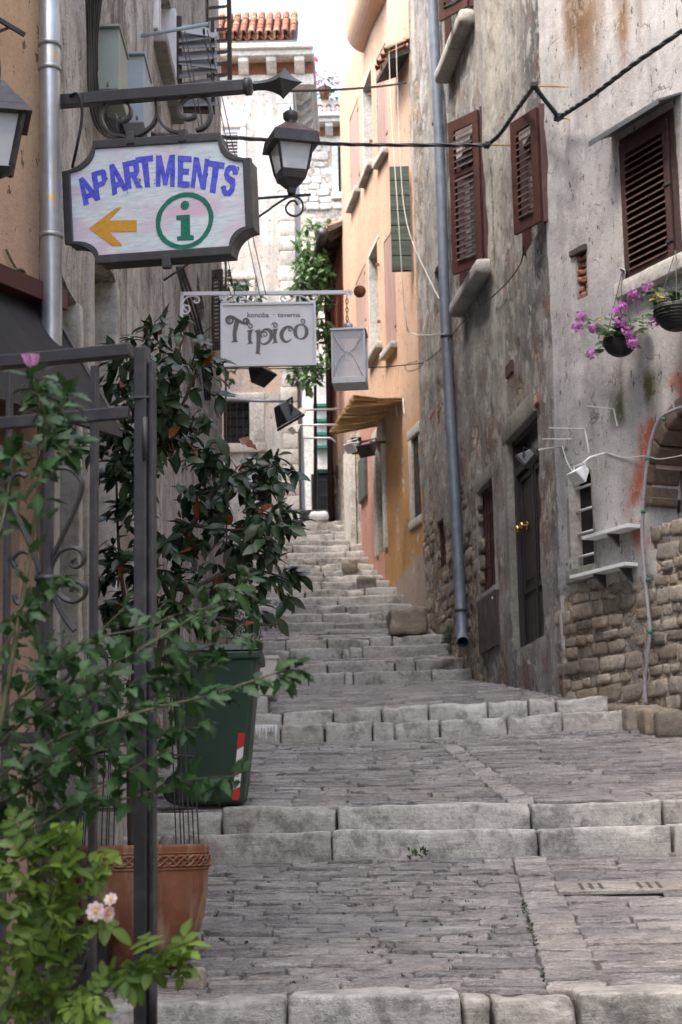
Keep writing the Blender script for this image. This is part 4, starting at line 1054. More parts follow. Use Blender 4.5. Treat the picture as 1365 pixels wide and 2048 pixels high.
# arch: voussoirs and the dark recess with infill
for k in range(13):
    a0 = math.pi * (k + 0.04) / 13; a1 = math.pi * (k + 0.96) / 13; m = MB(); po = []
    for rr in (ar * 0.96, ar * 1.16):
        for a in ((a0, a1) if rr < ar else (a1, a0)): po.append(RW.pt(ac - math.cos(a) * rr, az + math.sin(a) * rr * 1.12, 0.02))
    m.prism(po, -RW.n * 0.3); m.build('arch_stone', M['archstone'], rh, bevel=0.02)
m = MB(); m.wbox(RW, ac - ar - 0.02, ac + ar + 0.02, az - 0.6, az + ar * 1.25, -0.34, -0.32); m.build('arch_recess', M['mortar'], rh)
h_a = (ac - ar * 0.85, ac + ar * 0.85, az - 0.3, az + ar * 1.0)
rubble(RW, rh, lambda s, z: ((s - ac) / ar) ** 2 + ((z - az) / (ar * 1.1)) ** 2 < 0.9 and not (h_a[0] < s < h_a[1]), ac - ar, ac + ar, az - 0.3, az + ar, (0.11, 0.17), (0.15, 0.3), (0.05, 0.1), 73, cap=30, off=-0.34)
MB().wbox(RW, *h_a, -0.322, -0.315).build('arch_door', M['door'], rh)
# big louvred window
backing(rh, RW, h_w, 0.13, 'dark')
s0, s1, z0, z1 = h_w[:4]; 
fr = MB(); fr.wbox(RW, s0 - 0.0, s0 + 0.07, z0, z1, -0.12, 0.02); fr.wbox(RW, s1 - 0.05, s1, z0, z1, -0.12, 0.02); fr.wbox(RW, s0 + 0.07, s1 - 0.05, z1 - 0.05, z1, -0.12, 0.018); fr.build('window_frame', M['brown2'], rh, bevel=0.003)
shutter(rh, RW, s0 + 0.09, s1 - 0.01, z0 - 0.03, z1 - 0.06, -0.005, 17, 'brown2', 'slatedge', 0.04, 0.075, 0.11, (), tilt=0.75)
for zf in (0.12, 0.5, 0.88):
    MB().wbox(RW, s0 + 0.07, s0 + 0.17, lerp(z0, z1, zf), lerp(z0, z1, zf) + 0.025, 0.035, 0.045).build('hinge', M['black'], rh)
jamb_frame(rh, RW, h_w, 0.10, 0.06, 0.0, 0.14, 0.012, 0.12, 'jamb', 0.09, seed=9)
# metal hood over the window
ha = RW.uv(1200, 286, 0.0); hb = RW.uv(1362, 196, 0.0); hz = h_w[3] + 0.03
hd = MB(); A0, A1 = RW.pt(h_w[0] - 0.12, hz + 0.07, 0), RW.pt(h_w[1] + 0.12, hz + 0.07, 0); B0, B1 = RW.pt(h_w[0] - 0.12, hz - 0.04, 0.26), RW.pt(h_w[1] + 0.12, hz - 0.04, 0.26)
dn = V((0, 0, -0.02)); hd.hexa([A0 + dn, A1 + dn, B1 + dn, B0 + dn, A0, A1, B1, B0]); hd.hexa([B0 + dn * 2.5, B1 + dn * 2.5, B1 + dn * 2.5 + RW.n * 0.006, B0 + dn * 2.5 + RW.n * 0.006, B0, B1, B1 + RW.n * 0.006, B0 + RW.n * 0.006])
hd.build('window_hood', M['hood'], rh, bevel=0.002)
# slot of broken bricks
MB().wbox(RW, h_br[0], h_br[1], h_br[2], h_br[3], -0.12, -0.10).build('slot_back', M['mortar'], rh)
rubble(RW, rh, lambda s, z: True, h_br[0], h_br[1] - 0.03, h_br[2], h_br[3] - 0.04, (0.06, 0.08), (0.12, 0.2), (0.12, 0.2), 74, BRICKS, 'brick', 20, off=-0.08)
MB().wbox(RW, h_br[0] - 0.02, h_br[1] + 0.06, h_br[3] - 0.03, h_br[3] + 0.03, -0.08, 0.02).build('timber_lintel', M['oldwood'], rh, bevel=0.006)
# small barred window, splayed reveal
backing(rh, RW, h_sw, 0.105, 'dark')
s0, s1, z0, z1 = h_sw[:4]
mm = MB(); mm.hexa([RW.pt(s1 - 0.005, z0, 0.01), RW.pt(s1 - 0.03, z0, -0.1), RW.pt(s1 + 0.01, z0, -0.1), RW.pt(s1 + 0.01, z0, 0.0), RW.pt(s1 - 0.005, z1, 0.01), RW.pt(s1 - 0.03, z1, -0.1), RW.pt(s1 + 0.01, z1, -0.1), RW.pt(s1 + 0.01, z1, 0.0)]); mm.build('reveal', M['jamb'], rh)
MB().wbox(RW, s0 + 0.0, s0 + 0.012, z0, z1, -0.1, -0.05).build('window_frame', M['jamb'], rh)
for k in range(4):
    z = lerp(z0, z1, (k + 0.55) / 4.1); MB().tube([RW.pt(s0, z, -0.06), RW.pt(s1, z, -0.06)], 0.013, 8).build('bar', M['whitepaint'], rh, True)
jamb_frame(rh, RW, h_sw, 0.03, 0.04, 0.0, 0.13, 0.012, 0.12, 'jamb_dark', 0.04, seed=10, rough=0.01)
# ================================================================== long grey house (left)
lh = house('plaster_house', 'long streaked grey-white house on the left behind the hanging signs', LW.pt(LW.L / 2, 1.0))
def sY(W, Y): return (Y - W.P0.y) / W.dir.y
z1a = LW.uv(128, 548)[1]; z2a = LW.uv(222, 545)[1]
h_o1 = (0.12, sY(LW, 9.3), 0.9, z1a, 0.35); h_o2 = (sY(LW, 9.85), sY(LW, 10.9), 0.9, z2a, 0.35)
h_wu = hole(LW, (309, -120), (345, -20), (311, 128), (347, 176), 0.15)
h_w2 = hole(LW, (392, 560), (410, 600), (394, 840), (412, 860), 0.12)
def lcol(S_, Z_):
    n = fbm(S_ * 0.7, Z_ * 0.9, 1, 91, 5); n2 = fbm(S_ * 4.5, Z_ * 0.35, 5, 92, 4)
    c = np.ones(S_.shape + (3,)) * np.array((0.40, 0.37, 0.335))
    c = mixc(c, (0.55, 0.53, 0.50), sstep(0.45, 0.65, n2) * 0.7)
    c = mixc(c, (0.16, 0.13, 0.105), sstep(0.50, 0.66, n) * 0.7)
    c = mixc(c, (0.40, 0.37, 0.35), sstep(4.0, 6.0, S_) * 0.4)
    return c
def lbare(S_, Z_):
    n = fbm(S_ * 1.6, Z_ * 1.1, 9, 93, 5); return 0.35 * sstep(0.52, 0.75, n) + 0.45 * sstep(3.6, 1.8, Z_ - S_ * 0.18) * n
wall_mesh('wall', LW, 0.0, LW.L, -0.3, 15.0, [h_o1, h_o2, h_wu, h_w2], 0.07, 0.025, lcol, lbare, M['wall_left'], lh, seed=12)
body(lh, LW, 0.02, LW.L - 0.02, -0.3, 14.8)
MB().box((-6.2, 26.2, 6.8), (3.0, 4.1, 7.1)).build('unseen_shade_mass', M['mortar'], lh)  # unseen mass added to keep the sun off the white house's lower front
for h in (h_o1, h_o2): backing(lh, LW, h, 0.33, 'dark', 'door_leaf')
jamb_frame(lh, LW, h_o2, 0.22, 0.16, 0.0, 0.0, 0.02, 0.25, 'jamb', seed=21, rough=0.006)
jamb_frame(lh, LW, h_o1, 0.0, 0.10, 0.0, 0.0, 0.02, 0.2, 'jamb', seed=22, rough=0.006)
backing(lh, LW, h_wu, 0.13, 'darkglass'); backing(lh, LW, h_w2, 0.1, 'oldwood')
s0, s1, z0, z1 = h_wu[:4]
MB().wbox(LW, s0 - 0.09, s0 + 0.05, z0, z1, -0.13, 0.03).build('frame_post', M['whitepaint'], lh, bevel=0.004); MB().wbox(LW, s1 - 0.06, s1 + 0.05, z0, z1, -0.13, 0.03).build('frame_post', M['whitepaint'], lh, bevel=0.004)
MB().wbox(LW, (s0 + s1) / 2 - 0.03, (s0 + s1) / 2 + 0.03, z0, z1, -0.12, -0.03).build('mullion', M['whitepaint'], lh)
jamb_frame(lh, LW, (s0 - 0.02, s1 + 0.0, z0, z1), 0, 0, 0, 0.10, 0.02, 0.1, 'jamb_dark', 0.10, seed=23)
# weathered louvre leaf standing open next to that window
hs_ = s1 + 0.12; lp = Plane(tuple(LW.pt(hs_, 0, 0.02))[:2], tuple(LW.pt(hs_ + 0.05, 0, 0.36))[:2], (0.1, -1))
fr = MB(); fr.wbox(lp, 0, 0.05, z0 + 0.05, z1, 0, 0.03); fr.wbox(lp, lp.L - 0.03, lp.L, z0 + 0.05, z1, 0, 0.03); fr.wbox(lp, 0.05, lp.L - 0.03, z0 + 0.05, z0 + 0.12, 0.002, 0.028)
shl = fr.build('shutter', M['oldwood'], lh)
rl = random.Random(3)
for k in range(9):
    z = lerp(z0 + 0.15, z1 - 0.1, k / 8); slat_board(shl, lp.pt(0.02, z + rl.uniform(-.04, .04), 0.03), lp.pt(lp.L + 0.02, z + rl.uniform(-.06, .06), 0.03), lp.n, 0.13, 0.008, 0.9 + rl.uniform(-.2, .2), 'greymetal')
# two dark weathered shutter leaves at the far end
for (pa, pb) in (((412, -200), (412, 175)), ((424, 545), (424, 700))):
    sa, za = LW.uv(*pa); sb, zb = LW.uv(*pb); sm = min(LW.L - 0.15, (sa + sb) / 2)
    lp = Plane(tuple(LW.pt(sm, 0, -0.02))[:2], tuple(LW.pt(sm - 0.05, 0, 0.30 if pa[1] < 0 else 0.14))[:2], (0.1, -1))
    shutter(lh, lp, 0, lp.L, zb, za, 0, 16, 'oldwood', 'oldwood', 0.04, 0.05, 0.10, (), tilt=0.6)

# ================================================================== tan house (near left)
th = house('plaster_house', 'tan plaster house at the left edge with zinc downpipe and maroon canopy', TW.pt(TW.L - 0.5, 0.6))
h_td = hole(TW, (-60, 722), (33, 735), (-60, 2150), (38, 2150), 0.3)
h_td = (max(0.3, h_td[0]), h_td[1], 0.3, TW.uv(30, 735)[1], 0.3)
def tcol(S_, Z_):
    n = fbm(S_ * 1.2, Z_ * 0.8, 1, 95, 5); c = np.ones(S_.shape + (3,)) * np.array((0.50, 0.345, 0.225))
    zz = TW.uv(40, 420)[1]; c = mixc(c, (0.47, 0.315, 0.235), sstep(zz + 0.5, zz - 0.3, Z_)); c = mixc(c, (0.40, 0.29, 0.20), sstep(0.5, 0.7, n) * 0.5)
    return c
wall_mesh('wall', TW, 0.0, TW.L, -0.3, 13.0, [h_td], 0.08, 0.006, tcol, None, M['wall_orange'], th, seed=14)
body(th, TW, 0.02, TW.L - 0.02, -0.3, 12.8)
MB().box((-6.6, -3.2, 6.3), (3.0, 7.1, 6.5)).build('body', M['mortar'], th)  # unseen mass added at the camera's left, occludes light entering the alley
backing(th, TW, h_td, 0.28, 'dark', 'door_leaf')
# canopy over the door: sheet sloping down to the street
OUT = 0.40; a0 = TW.px(100, 632); e0 = atY(262, 822, 7.55)
sl = a0.z - e0.z; outd = (e0 - V((a0.x, a0.y, e0.z))).length
s_e = TW.uv(100, 632)[0]; cm = MB(); th_ = 0.035
for sa, sb in ((s_e - 2.2, s_e),):
    A, B, C_, D_ = TW.pt(sa, a0.z, 0.0), TW.pt(sb, a0.z, 0.0), TW.pt(sb, e0.z, OUT), TW.pt(sa, e0.z, OUT)
    u = V((0, 0, th_)); cm.hexa([A, B, C_, D_, A + u, B + u, C_ + u, D_ + u])
cn = cm.build('canopy', M['canopy'], th, bevel=0.003)
MB().wbox(TW, s_e - 2.2, s_e + 0.02, a0.z + 0.02, a0.z + 0.11, 0.0, 0.09).build('canopy_flashing', M['maroon'], cn, bevel=0.004)
MB().beam(TW.pt(s_e - 0.01, a0.z - 0.01, 0.02), TW.pt(s_e - 0.01, e0.z - 0.01, OUT), 0.03, 0.05).build('canopy_rail', M['darkmetal'], cn)
MB().beam(TW.pt(s_e - 2.2, e0.z, OUT), TW.pt(s_e, e0.z, OUT), 0.03, 0.06).build('canopy_rail', M['darkmetal'], cn)
sc = TW.px(16, 670, 0.05); cp = []
for k in range(28):
    a = 0.25 * k - 1.2; rr = 0.012 + 0.0022 * k; cp.append(sc + TW.dir * math.cos(a) * rr + V((0, 0, math.sin(a) * rr)))
MB().tube(cp, 0.006, 6).build('canopy_scroll', M['whitepaint'], cn, True)

# ================================================================== orange house
oh = house('plaster_house', 'tall orange house with faded mauve shutters, right of the stairs', OW.pt(OW.L, 3.0))
h_gr = hole(OW, (819, 888), (838, 858), (831, 1042), (845, 1024), 0.15)
h_os = hole(OW, (752, 125), (771, 80), (758, 336), (776, 284), 0.06)
h_ol = hole(OW, (768, 490), (787, 452), (773, 712), (795, 678), 0.06)
zpl = lambda S_: OW.uv(845, 1102)[1] + 0.0 * S_
def ocol(W, seed, pink):
    def f(S_, Z_):
        n = fbm(S_ * 0.8, Z_ * 0.5, 1, seed, 4); c = np.ones(S_.shape + (3,)) * np.array((0.475, 0.318, 0.228))
        c = mixc(c, (0.54, 0.365, 0.26), sstep(0.4, 0.7, n) * 0.6)
        if not pink:
            z_o = W.uv(800, 860)[1]; c = mixc(c, (0.40, 0.225, 0.095), sstep(z_o + 0.3, z_o - 0.5, Z_))
            zc_ = W.uv(845, 1105)[1]; c = mixc(c, (0.33, 0.265, 0.225), sstep(zc_ + 0.02, zc_ - 0.03, Z_ + 0.12 * (S_ - 0.3)))
        else:
            zp = W.uv(740, 838)[1]; c = mixc(c, (0.46, 0.235, 0.19), sstep(zp + 0.15, zp - 0.1, Z_))
        return c
    return f
def obare(S_, Z_):
    n = fbm(S_ * 2.5, Z_ * 1.1, 4, 97, 4); b = S_ * 0
    for px, py, a, c in ((806, 930, .10, .55), (795, 1050, .07, .5), (826, 1120, .16, .35), (835, 1060, .12, .25)): b = np.maximum(b, blob(OW, S_, Z_, px, py, a, c) * (0.25 + 0.75 * n))
    return b
wall_mesh('wall', OW, 0.0, OW.L, -0.3, 15.2, [h_gr, h_os, h_ol], 0.08, 0.004, ocol(OW, 96, False), obare, M['wall_orange'], oh, seed=15)
backing(oh, OW, h_gr, 0.13, 'dark'); grl = MB().wbox(OW, h_gr[0], h_gr[1], h_gr[2], h_gr[2] + 0.03, -0.05, -0.02).build('window_grille', M['oldwood'], oh); bars(grl, OW, h_gr, 7, 4, 0.012, -0.03, 'oldwood')
jamb_frame(oh, OW, h_gr, 0.0, 0.14, 0.14, 0.12, 0.015, 0.12, 'jamb', 0.03, seed=31)
h_fw = hole(OF, (725, 176), (741, 136), (729, 362), (748, 320), 0.16)
h_fs = hole(OF, (700, 236), (716, 198), (703, 416), (721, 371), 0.06)
h_lw = hole(OF, (739, 503), (756, 476), (739, 720), (765, 686), 0.16)
h_ls = hole(OF, (711, 571), (729, 528), (715, 690), (735, 655), 0.06)
h_pd = hole(OF, (756, 880), (768, 870), (756, 1112), (768, 1104), 0.14)     # red-brown door
h_pw = hole(OF, (771, 848), (779, 842), (772, 975), (780, 965), 0.12)
def fbare(S_, Z_):
    n = fbm(S_ * 1.6, Z_ * 1.3, 4, 98, 4); zs_ = OF.uv(700, 880)[1]; s_ = OF.uv(722, 1000)[0]
    return sstep(s_ - 0.1, s_ + 0.15, S_) * sstep(zs_ + 0.5, zs_ - 0.2, Z_) * (0.45 + 0.6 * n)
wall_mesh('wall', OF, 0.0, OF.L, -0.3, 14.6, [h_fw, h_fs, h_lw, h_ls, h_pd], 0.09, 0.006, ocol(OF, 99, True), fbare, M['wall_orange'], oh, seed=16)
body(oh, OW, 0.0, OW.L + 0.4, -0.3, 15.0, -0.42, -6.0); body(oh, OF, 0.3, OF.L - 0.02, -0.3, 14.4, -0.42, -6.0)
def plank_shutter(parent, W, h, n, mat='mauve', d=-0.02):
    s0, s1, z0, z1 = h[:4]; sh = MB().wbox(W, s0, s1, z0, z1, -0.055, d - 0.012).build('shutter', M[mat], parent)
    for k in range(n):
        a, b = lerp(s0, s1, k / n), lerp(s0, s1, (k + 1) / n); MB().wbox(W, a + 0.004, b - 0.004, z0, z1, d - 0.012, d + 0.012).build('plank', M[mat], sh, bevel=0.003)
    for zf in (0.14, 0.86):
        MB().wbox(W, s0 - 0.03, s0 + 0.12, lerp(z0, z1, zf), lerp(z0, z1, zf) + 0.03, d + 0.012, d + 0.022).build('hinge', M['rust'], sh)
    return sh
for W, h in ((OW, h_os), (OW, h_ol), (OF, h_fs), (OF, h_ls)):
    plank_shutter(oh, W, h, 4); jamb_frame(oh, W, h, 0, 0, 0, 0.10, 0.0, 0.05, 'jamb', 0.10, seed=int(h[2] * 10))
for h in (h_fw, h_lw):
    backing(oh, OF, h, 0.15, 'darkglass'); s0, s1, z0, z1 = h[:4]
    MB().wbox(OF, s1 - 0.06, s1 + 0.003, z0, z1, -0.15, 0.006).build('jamb', M['stone_white'], oh); MB().wbox(OF, s0, s1 - 0.06, z1 - 0.05, z1, -0.15, 0.006).build('lintel', M['stone_white'], oh)
    jamb_frame(oh, OF, h, 0, 0, 0, 0.10, 0.0, 0.05, 'jamb', 0.10, seed=int(h[2] * 10) + 1)
    MB().wbox(OF, s0, s0 + 0.035, z0 + 0.3, z0 + 0.34, 0.0, 0.05).build('shutter_stay', M['rust'], oh); MB().wbox(OF, s0, s0 + 0.035, z1 - 0.5, z1 - 0.46, 0.0, 0.05).build('shutter_stay', M['rust'], oh)
backing(oh, OF, h_pd, 0.12, 'maroon', 'door'); jamb_frame(oh, OF, h_pd, 0.18, 0.26, 0.2, 0, 0.03, 0.1, 'jamb', seed=33, rough=0.008)
gs = hole(OF, (720, 925), (735, 908), (725, 1008), (736, 990)); MB().wbox(OF, gs[0], gs[1], gs[2], gs[3], 0.0, 0.05).build('shutter', M['greenwood'], oh, bevel=0.004)
wp = hole(OF, (696, 905), (710, 900), (703, 1146), (716, 1140)); MB().wbox(OF, wp[0], wp[1] , wp[2] - 0.1, wp[3], 0.0, 0.09).build('white_pillar', M['stone_white'], oh, bevel=0.006)
# weathered green shutter leaf hanging open at the near end
gp = OW.uv(800, 470); gz0 = OW.uv(800, 580)[1]; gz1 = OW.uv(800, 368)[1]
gl = Plane(tuple(OW.pt(0.10, 0, 0.03))[:2], tuple(OW.pt(0.16, 0, 0.30))[:2], (-0.2, -1)); gsh = MB().wbox(gl, 0, gl.L, gz0, gz1, -0.02, 0.0).build('shutter', M['greenwood'], oh)
for k in range(7):
    MB().wbox(gl, 0.0, gl.L, lerp(gz0, gz1, k / 7) + 0.012, lerp(gz0, gz1, (k + 1) / 7), 0.0, 0.018).build('plank', M['greenwood'], gsh, bevel=0.004)
# big half-round eave moulding and gutter at the top
ez = OW.uv(770, 20)[1]
em = MB(); po = []
for k in range(9):
    a = math.pi / 2 * k / 8; po.append(OW.pt(OW.L * 0.55, ez + 0.35 - math.cos(a) * 0.35 + 0.1, 0.05 + 0.35 * math.sin(a) * 0.9))
po += [OW.pt(OW.L * 0.55, ez + 1.2, 0.40), OW.pt(OW.L * 0.55, ez + 1.2, -0.1), OW.pt(OW.L * 0.55, ez + 0.1, -0.1)]
em.prism(po, OF.dir * 1.9); em.build('eave_moulding', M['orange'], oh, bevel=0.004)
# tiled lean-to eave between the orange and the grey house
def tile_mesh(mat, L=0.36, r0=0.068, r1=0.054, n=7, th=0.012):
    vs = []; fs = []
    for (y, r) in ((0, r0), (L, r1)):
        for rr in (r, r - th):
            for k in range(n + 1):
                a = math.pi * k / n; vs.append((math.cos(a) * rr, y, math.sin(a) * rr))
    m_ = n + 1
    for k in range(n): fs += [(k, k + 1, 2 * m_ + k + 1, 2 * m_ + k), (m_ + k, 3 * m_ + k, 3 * m_ + k + 1, m_ + k + 1), (k, m_ + k, m_ + k + 1, k + 1)]
    fs += [(0, 2 * m_, 3 * m_, m_), (n, m_ + n, 3 * m_ + n, 2 * m_ + n)]
    me = bpy.data.meshes.new('roof_tile'); me.from_pydata(vs, [], fs); me.polygons.foreach_set('use_smooth', [True] * len(fs)); me.materials.append(M[mat]); return me
TILE, TILE_OLD = tile_mesh('tile'), tile_mesh('tile_old')
def tiles(parent, O, ax, dn, nx, ny, sp=0.19, sl=0.33, meshes=None, seed=1):
    """rows of barrel tiles: O eave corner, ax along the eave, dn up the slope; covers and channels"""
    r_ = random.Random(seed); ax = V(ax).normalized(); dn = V(dn).normalized(); up = ax.cross(dn).normalized()
    pinv = PW(parent).inverted()
    for i in range(nx):
        for j in range(ny):
            for ch in (0, 1):
                o = bpy.data.objects.new('roof_tile', r_.choice(meshes or [TILE])); COL.objects.link(o); o.parent = parent; o.matrix_parent_inverse = pinv
                p = V(O) + ax * (sp * (i + 0.5 * ch)) + dn * (sl * j + r_.uniform(-.02, .02)) + up * (0.0 if ch == 0 else 0.045 + r_.uniform(-.006, .008)) + up * 0.02 * 0
                z = up if ch else -up; x = dn.cross(z); 
                B = Matrix(((x.x, dn.x, z.x, p.x), (x.y, dn.y, z.y, p.y), (x.z, dn.z, z.z, p.z), (0, 0, 0, 1))); o.matrix_basis = B
zr = OW.uv(795, 150)[1]
tiles(oh, OW.pt(0.02, zr, 0.34), OW.dir, -OW.n + V((0, 0, 0.55)), 4, 2, 0.2, 0.33, [TILE_OLD], 3)
MB().hexa([OW.pt(0, zr - 0.12, 0.30), OW.pt(0.85, zr - 0.12, 0.30), OW.pt(0.85, zr + 0.04, -0.1), OW.pt(0, zr + 0.04, -0.1), OW.pt(0, zr - 0.05, 0.30), OW.pt(0.85, zr - 0.05, 0.30), OW.pt(0.85, zr + 0.10, -0.1), OW.pt(0, zr + 0.10, -0.1)]).build('eave_board', M['oldwood'], oh)
gz = OF.uv(700, 30)[1]
MB().tube([OF.pt(0.4, gz + 1.1, 0.55), OF.pt(-0.6, gz + 1.1, 0.50)], 0.11, 10).build('gutter', M['darkmetal'], oh, True)
# ================================================================== red house beyond the orange one
ph = house('plaster_house', 'dark red house with deep timber eaves and grey gutter beyond the orange house', PWL.pt(2, 6))
zE = PWL.uv(656, 428, 0.34)[1] + 0.06
def pcol(S_, Z_):
    n = fbm(S_ * 1.2, Z_ * 0.7, 1, 105, 4); c = np.ones(S_.shape + (3,)) * np.array((0.30, 0.085, 0.055))
    c = mixc(c, (0.42, 0.20, 0.16), sstep(0.45, 0.65, n) * 0.7)
    zp = PWL.uv(690, 770)[1]; c = mixc(c, (0.52, 0.34, 0.26), sstep(zp + 0.4, zp - 0.4, Z_ + (n - 0.5) * 2)); c = mixc(c, (0.40, 0.36, 0.31), sstep(zp - 1.2, zp - 2.2, Z_))
    return c
h_r1 = hole(PWL, (678, 620), (686, 600), (680, 720), (688, 700), 0.1); h_r2 = hole(PWL, (668, 940), (675, 936), (668, 985), (676, 980), 0.12)
wall_mesh('wall', PWL, 0.0, PWL.L, -0.3, zE + 0.2, [h_r2], 0.1, 0.02, pcol, lambda S_, Z_: sstep(PWL.uv(680, 880)[1] + 0.4, PWL.uv(680, 880)[1] - 0.4, Z_) * (0.3 + 0.6 * fbm(S_ * 1.5, Z_ * 1.4, 3, 106, 4)), M['wall_orange'], ph, seed=18)
backing(ph, PWL, h_r2, 0.1, 'dark'); body(ph, PWL, 0.1, PWL.L, -0.3, zE)
m = MB(); m.hexa([PWL.pt(-0.1, zE - 0.05, 0.28), PWL.pt(PWL.L, zE - 0.05, 0.28), PWL.pt(PWL.L, zE + 0.55, -0.9), PWL.pt(-0.1, zE + 0.55, -0.9), PWL.pt(-0.1, zE + 0.03, 0.28), PWL.pt(PWL.L, zE + 0.03, 0.28), PWL.pt(PWL.L, zE + 0.63, -0.9), PWL.pt(-0.1, zE + 0.63, -0.9)])
rf = m.build('roof', M['oldwood'], ph)
for k in range(9):
    s = 0.1 + k * 0.38; MB().beam(PWL.pt(s, zE + 0.10, -0.1), PWL.pt(s, zE - 0.10, 0.25), 0.10, 0.12).build('rafter', M['oldwood'], rf)
gp_ = [PWL.pt(-0.15, zE - 0.06, 0.34), PWL.pt(PWL.L, zE - 0.06, 0.34)]
MB().tube(gp_, 0.095, 12).build('gutter', M['darkmetal'], rf, True)
tiles(rf, PWL.pt(0, zE + 0.06, 0.25), PWL.dir, -PWL.n + V((0, 0, 0.42)), 10, 3, 0.2, 0.36, [TILE_OLD], 5)
dp = PWL.pt(PWL.L - 0.6, 0, 0.05); MB().tube([V((dp.x, dp.y, zE)), V((dp.x, dp.y, 6.8))], 0.06, 8).build('downpipe', M['rustcap'], ph, True)
# ================================================================== white house closing the view
bh = house('white_house', 'tall white house with stone cornice and red tiled roof at the end', BW.pt(BW.L - 0.8, 6.0))
zC = BW.uv(520, 108)[1]
h_bw = hole(BW, (447, 801), (500, 801), (447, 888), (500, 888), 0.2)
h_bu = hole(BW, (446, 256), (482, 256), (446, 350), (482, 350), 0.1)
h_bl = hole(BW, (467, 560), (500, 560), (467, 640), (500, 640), 0.1)
def bcol(S_, Z_):
    n = fbm(S_ * 0.9, Z_ * 0.6, 1, 111, 5); n2 = fbm(S_ * 3, Z_ * 0.4, 2, 112, 4); c = np.ones(S_.shape + (3,)) * np.array((0.60, 0.585, 0.56))
    c = mixc(c, (0.40, 0.39, 0.37), sstep(0.52, 0.7, n2) * 0.55)
    c = mixc(c, (0.62, 0.42, 0.31), sstep(0.58, 0.70, n) * 0.8)
    c = mixc(c, (0.62, 0.44, 0.33), blob(BW, S_, Z_, 520, 210, 0.45, 0.5) * sstep(0.4, 0.6, n2 + 0.1) * 0.8)
    return c
wall_mesh('wall', BW, 0.0, BW.L, 0.0, zC - 0.3, [h_bw, h_bu, h_bl], 0.1, 0.012, bcol, lambda S_, Z_: 0.42 * sstep(0.55, 0.75, fbm(S_ * 1.3, Z_ * 0.9, 3, 113, 4)), M['wall_white'], bh, seed=19)
def scol(S_, Z_):
    c = bcol(S_, Z_); return mixc(c, (0.33, 0.31, 0.29), sstep(0.40, 0.62, fbm(S_ * 3.5, Z_ * 0.5, 2, 115, 4)) * 0.8)
wall_mesh('wall', BS, 0.0, BS.L, 0.0, zC - 0.3, [hole(BS, (606, 790), (614, 800), (607, 905), (615, 905), 0.15)], 0.12, 0.015, scol, None, M['wall_white'], bh, seed=20)
body(bh, BW, 0.0, BW.L - 0.06, 0.0, zC - 0.35, -0.4, -3.6)
# corner stones
for k in range(38):
    z = 6.4 + k * 0.28
    if z > zC - 0.6: break
    L = 0.30 if k % 2 else 0.27
    P, fs = rbox((L / 2, 0.08, 0.137), 0.010, (1, 1, 1), 0.004, k); c = V((-0.74 - L / 2 + 0.012, 31.055, z))
    me = bpy.data.meshes.new('corner_stone'); me.from_pydata([tuple(c + V(p)) for p in P], [], fs); me.polygons.foreach_set('use_smooth', [True] * len(fs)); me.materials.append(M['stone_white']); put('corner_stone', me, bh)
backing(bh, BW, h_bw, 0.18, 'dark'); jamb_frame(bh, BW, h_bw, 0.16, 0.26, 0.13, 0.16, 0.03, 0.15, 'stone_white', 0.06, seed=41, rough=0.003)
for h in (h_bu, h_bl):
    backing(bh, BW, h, 0.09, 'mauve'); shutter(bh, BW, h[0] + 0.01, h[1] - 0.01, h[2], h[3], -0.04, 12, 'whitepaint', 'whitepaint', 0.03, 0.05, 0.08, (), tilt=0.6); jamb_frame(bh, BW, h, 0.1, 0.1, 0.12, 0.12, 0.03, 0.1, 'stone_white', 0.08, seed=42)
# scroll grille of the white house window
gw = MB().wbox(BW, h_bw[0], h_bw[1], h_bw[2], h_bw[2] + 0.02, -0.06, -0.04).build('window_grille', M['black'], bh)
s0, s1, z0, z1 = h_bw[:4]
for k in range(5):
    s = lerp(s0, s1, k / 4); MB().tube([BW.pt(s, z0, -0.05), BW.pt(s, z1, -0.05)], 0.008, 6).build('bar', M['black'], gw)
for i in range(4):
    for j in range(5):
        cs = lerp(s0, s1, (i + 0.5) / 4); cz_ = lerp(z0, z1, (j + 0.5) / 5); pp = []
        for k in range(26):
            a = k * 0.42 + (math.pi if (i + j) % 2 else 0); r_ = 0.012 + 0.0022 * k; pp.append(BW.pt(cs + math.cos(a) * r_ * (1 if i % 2 else -1), cz_ + math.sin(a) * r_, -0.05))
        MB().tube(pp, 0.006, 5).build('scroll', M['black'], gw)
# cornice with corbels, front and side
def cornice(parent, W, s0, s1, z, ncorb, seed):
    MB().wbox(W, s0, s1, z - 0.62, z - 0.42, -0.2, 0.03).build('frieze', M['stone_white'], parent)
    MB().wbox(W, s0, s1, z - 0.42, z - 0.18, -0.2, 0.01).build('frieze_brick', M['brick'], parent)
    MB().wbox(W, s0, s1, z - 0.18, z - 0.07, -0.2, 0.34).build('cornice', M['stone_white'], parent, bevel=0.02)
    MB().wbox(W, s0, s1, z - 0.07, z + 0.03, -0.2, 0.42).build('cornice', M['stone_white'], parent, bevel=0.02)
    for k in range(ncorb):
        s = lerp(s0, s1, (k + 0.5) / ncorb); m = MB(); a, b = s - 0.09, s + 0.09
        m.prism([W.pt(a, z - 0.18, 0.0), W.pt(a, z - 0.18, 0.30), W.pt(a, z - 0.27, 0.30), W.pt(a, z - 0.42, 0.12), W.pt(a, z - 0.42, 0.0)], W.dir * 0.18); m.build('corbel', M['stone_white'], parent, bevel=0.012)
cornice(bh, BW, 0.0, BW.L + 0.40, zC, 6, 1); cornice(bh, BS, 0.01, BS.L, zC - 0.006, 7, 2)
rz = zC + 0.06
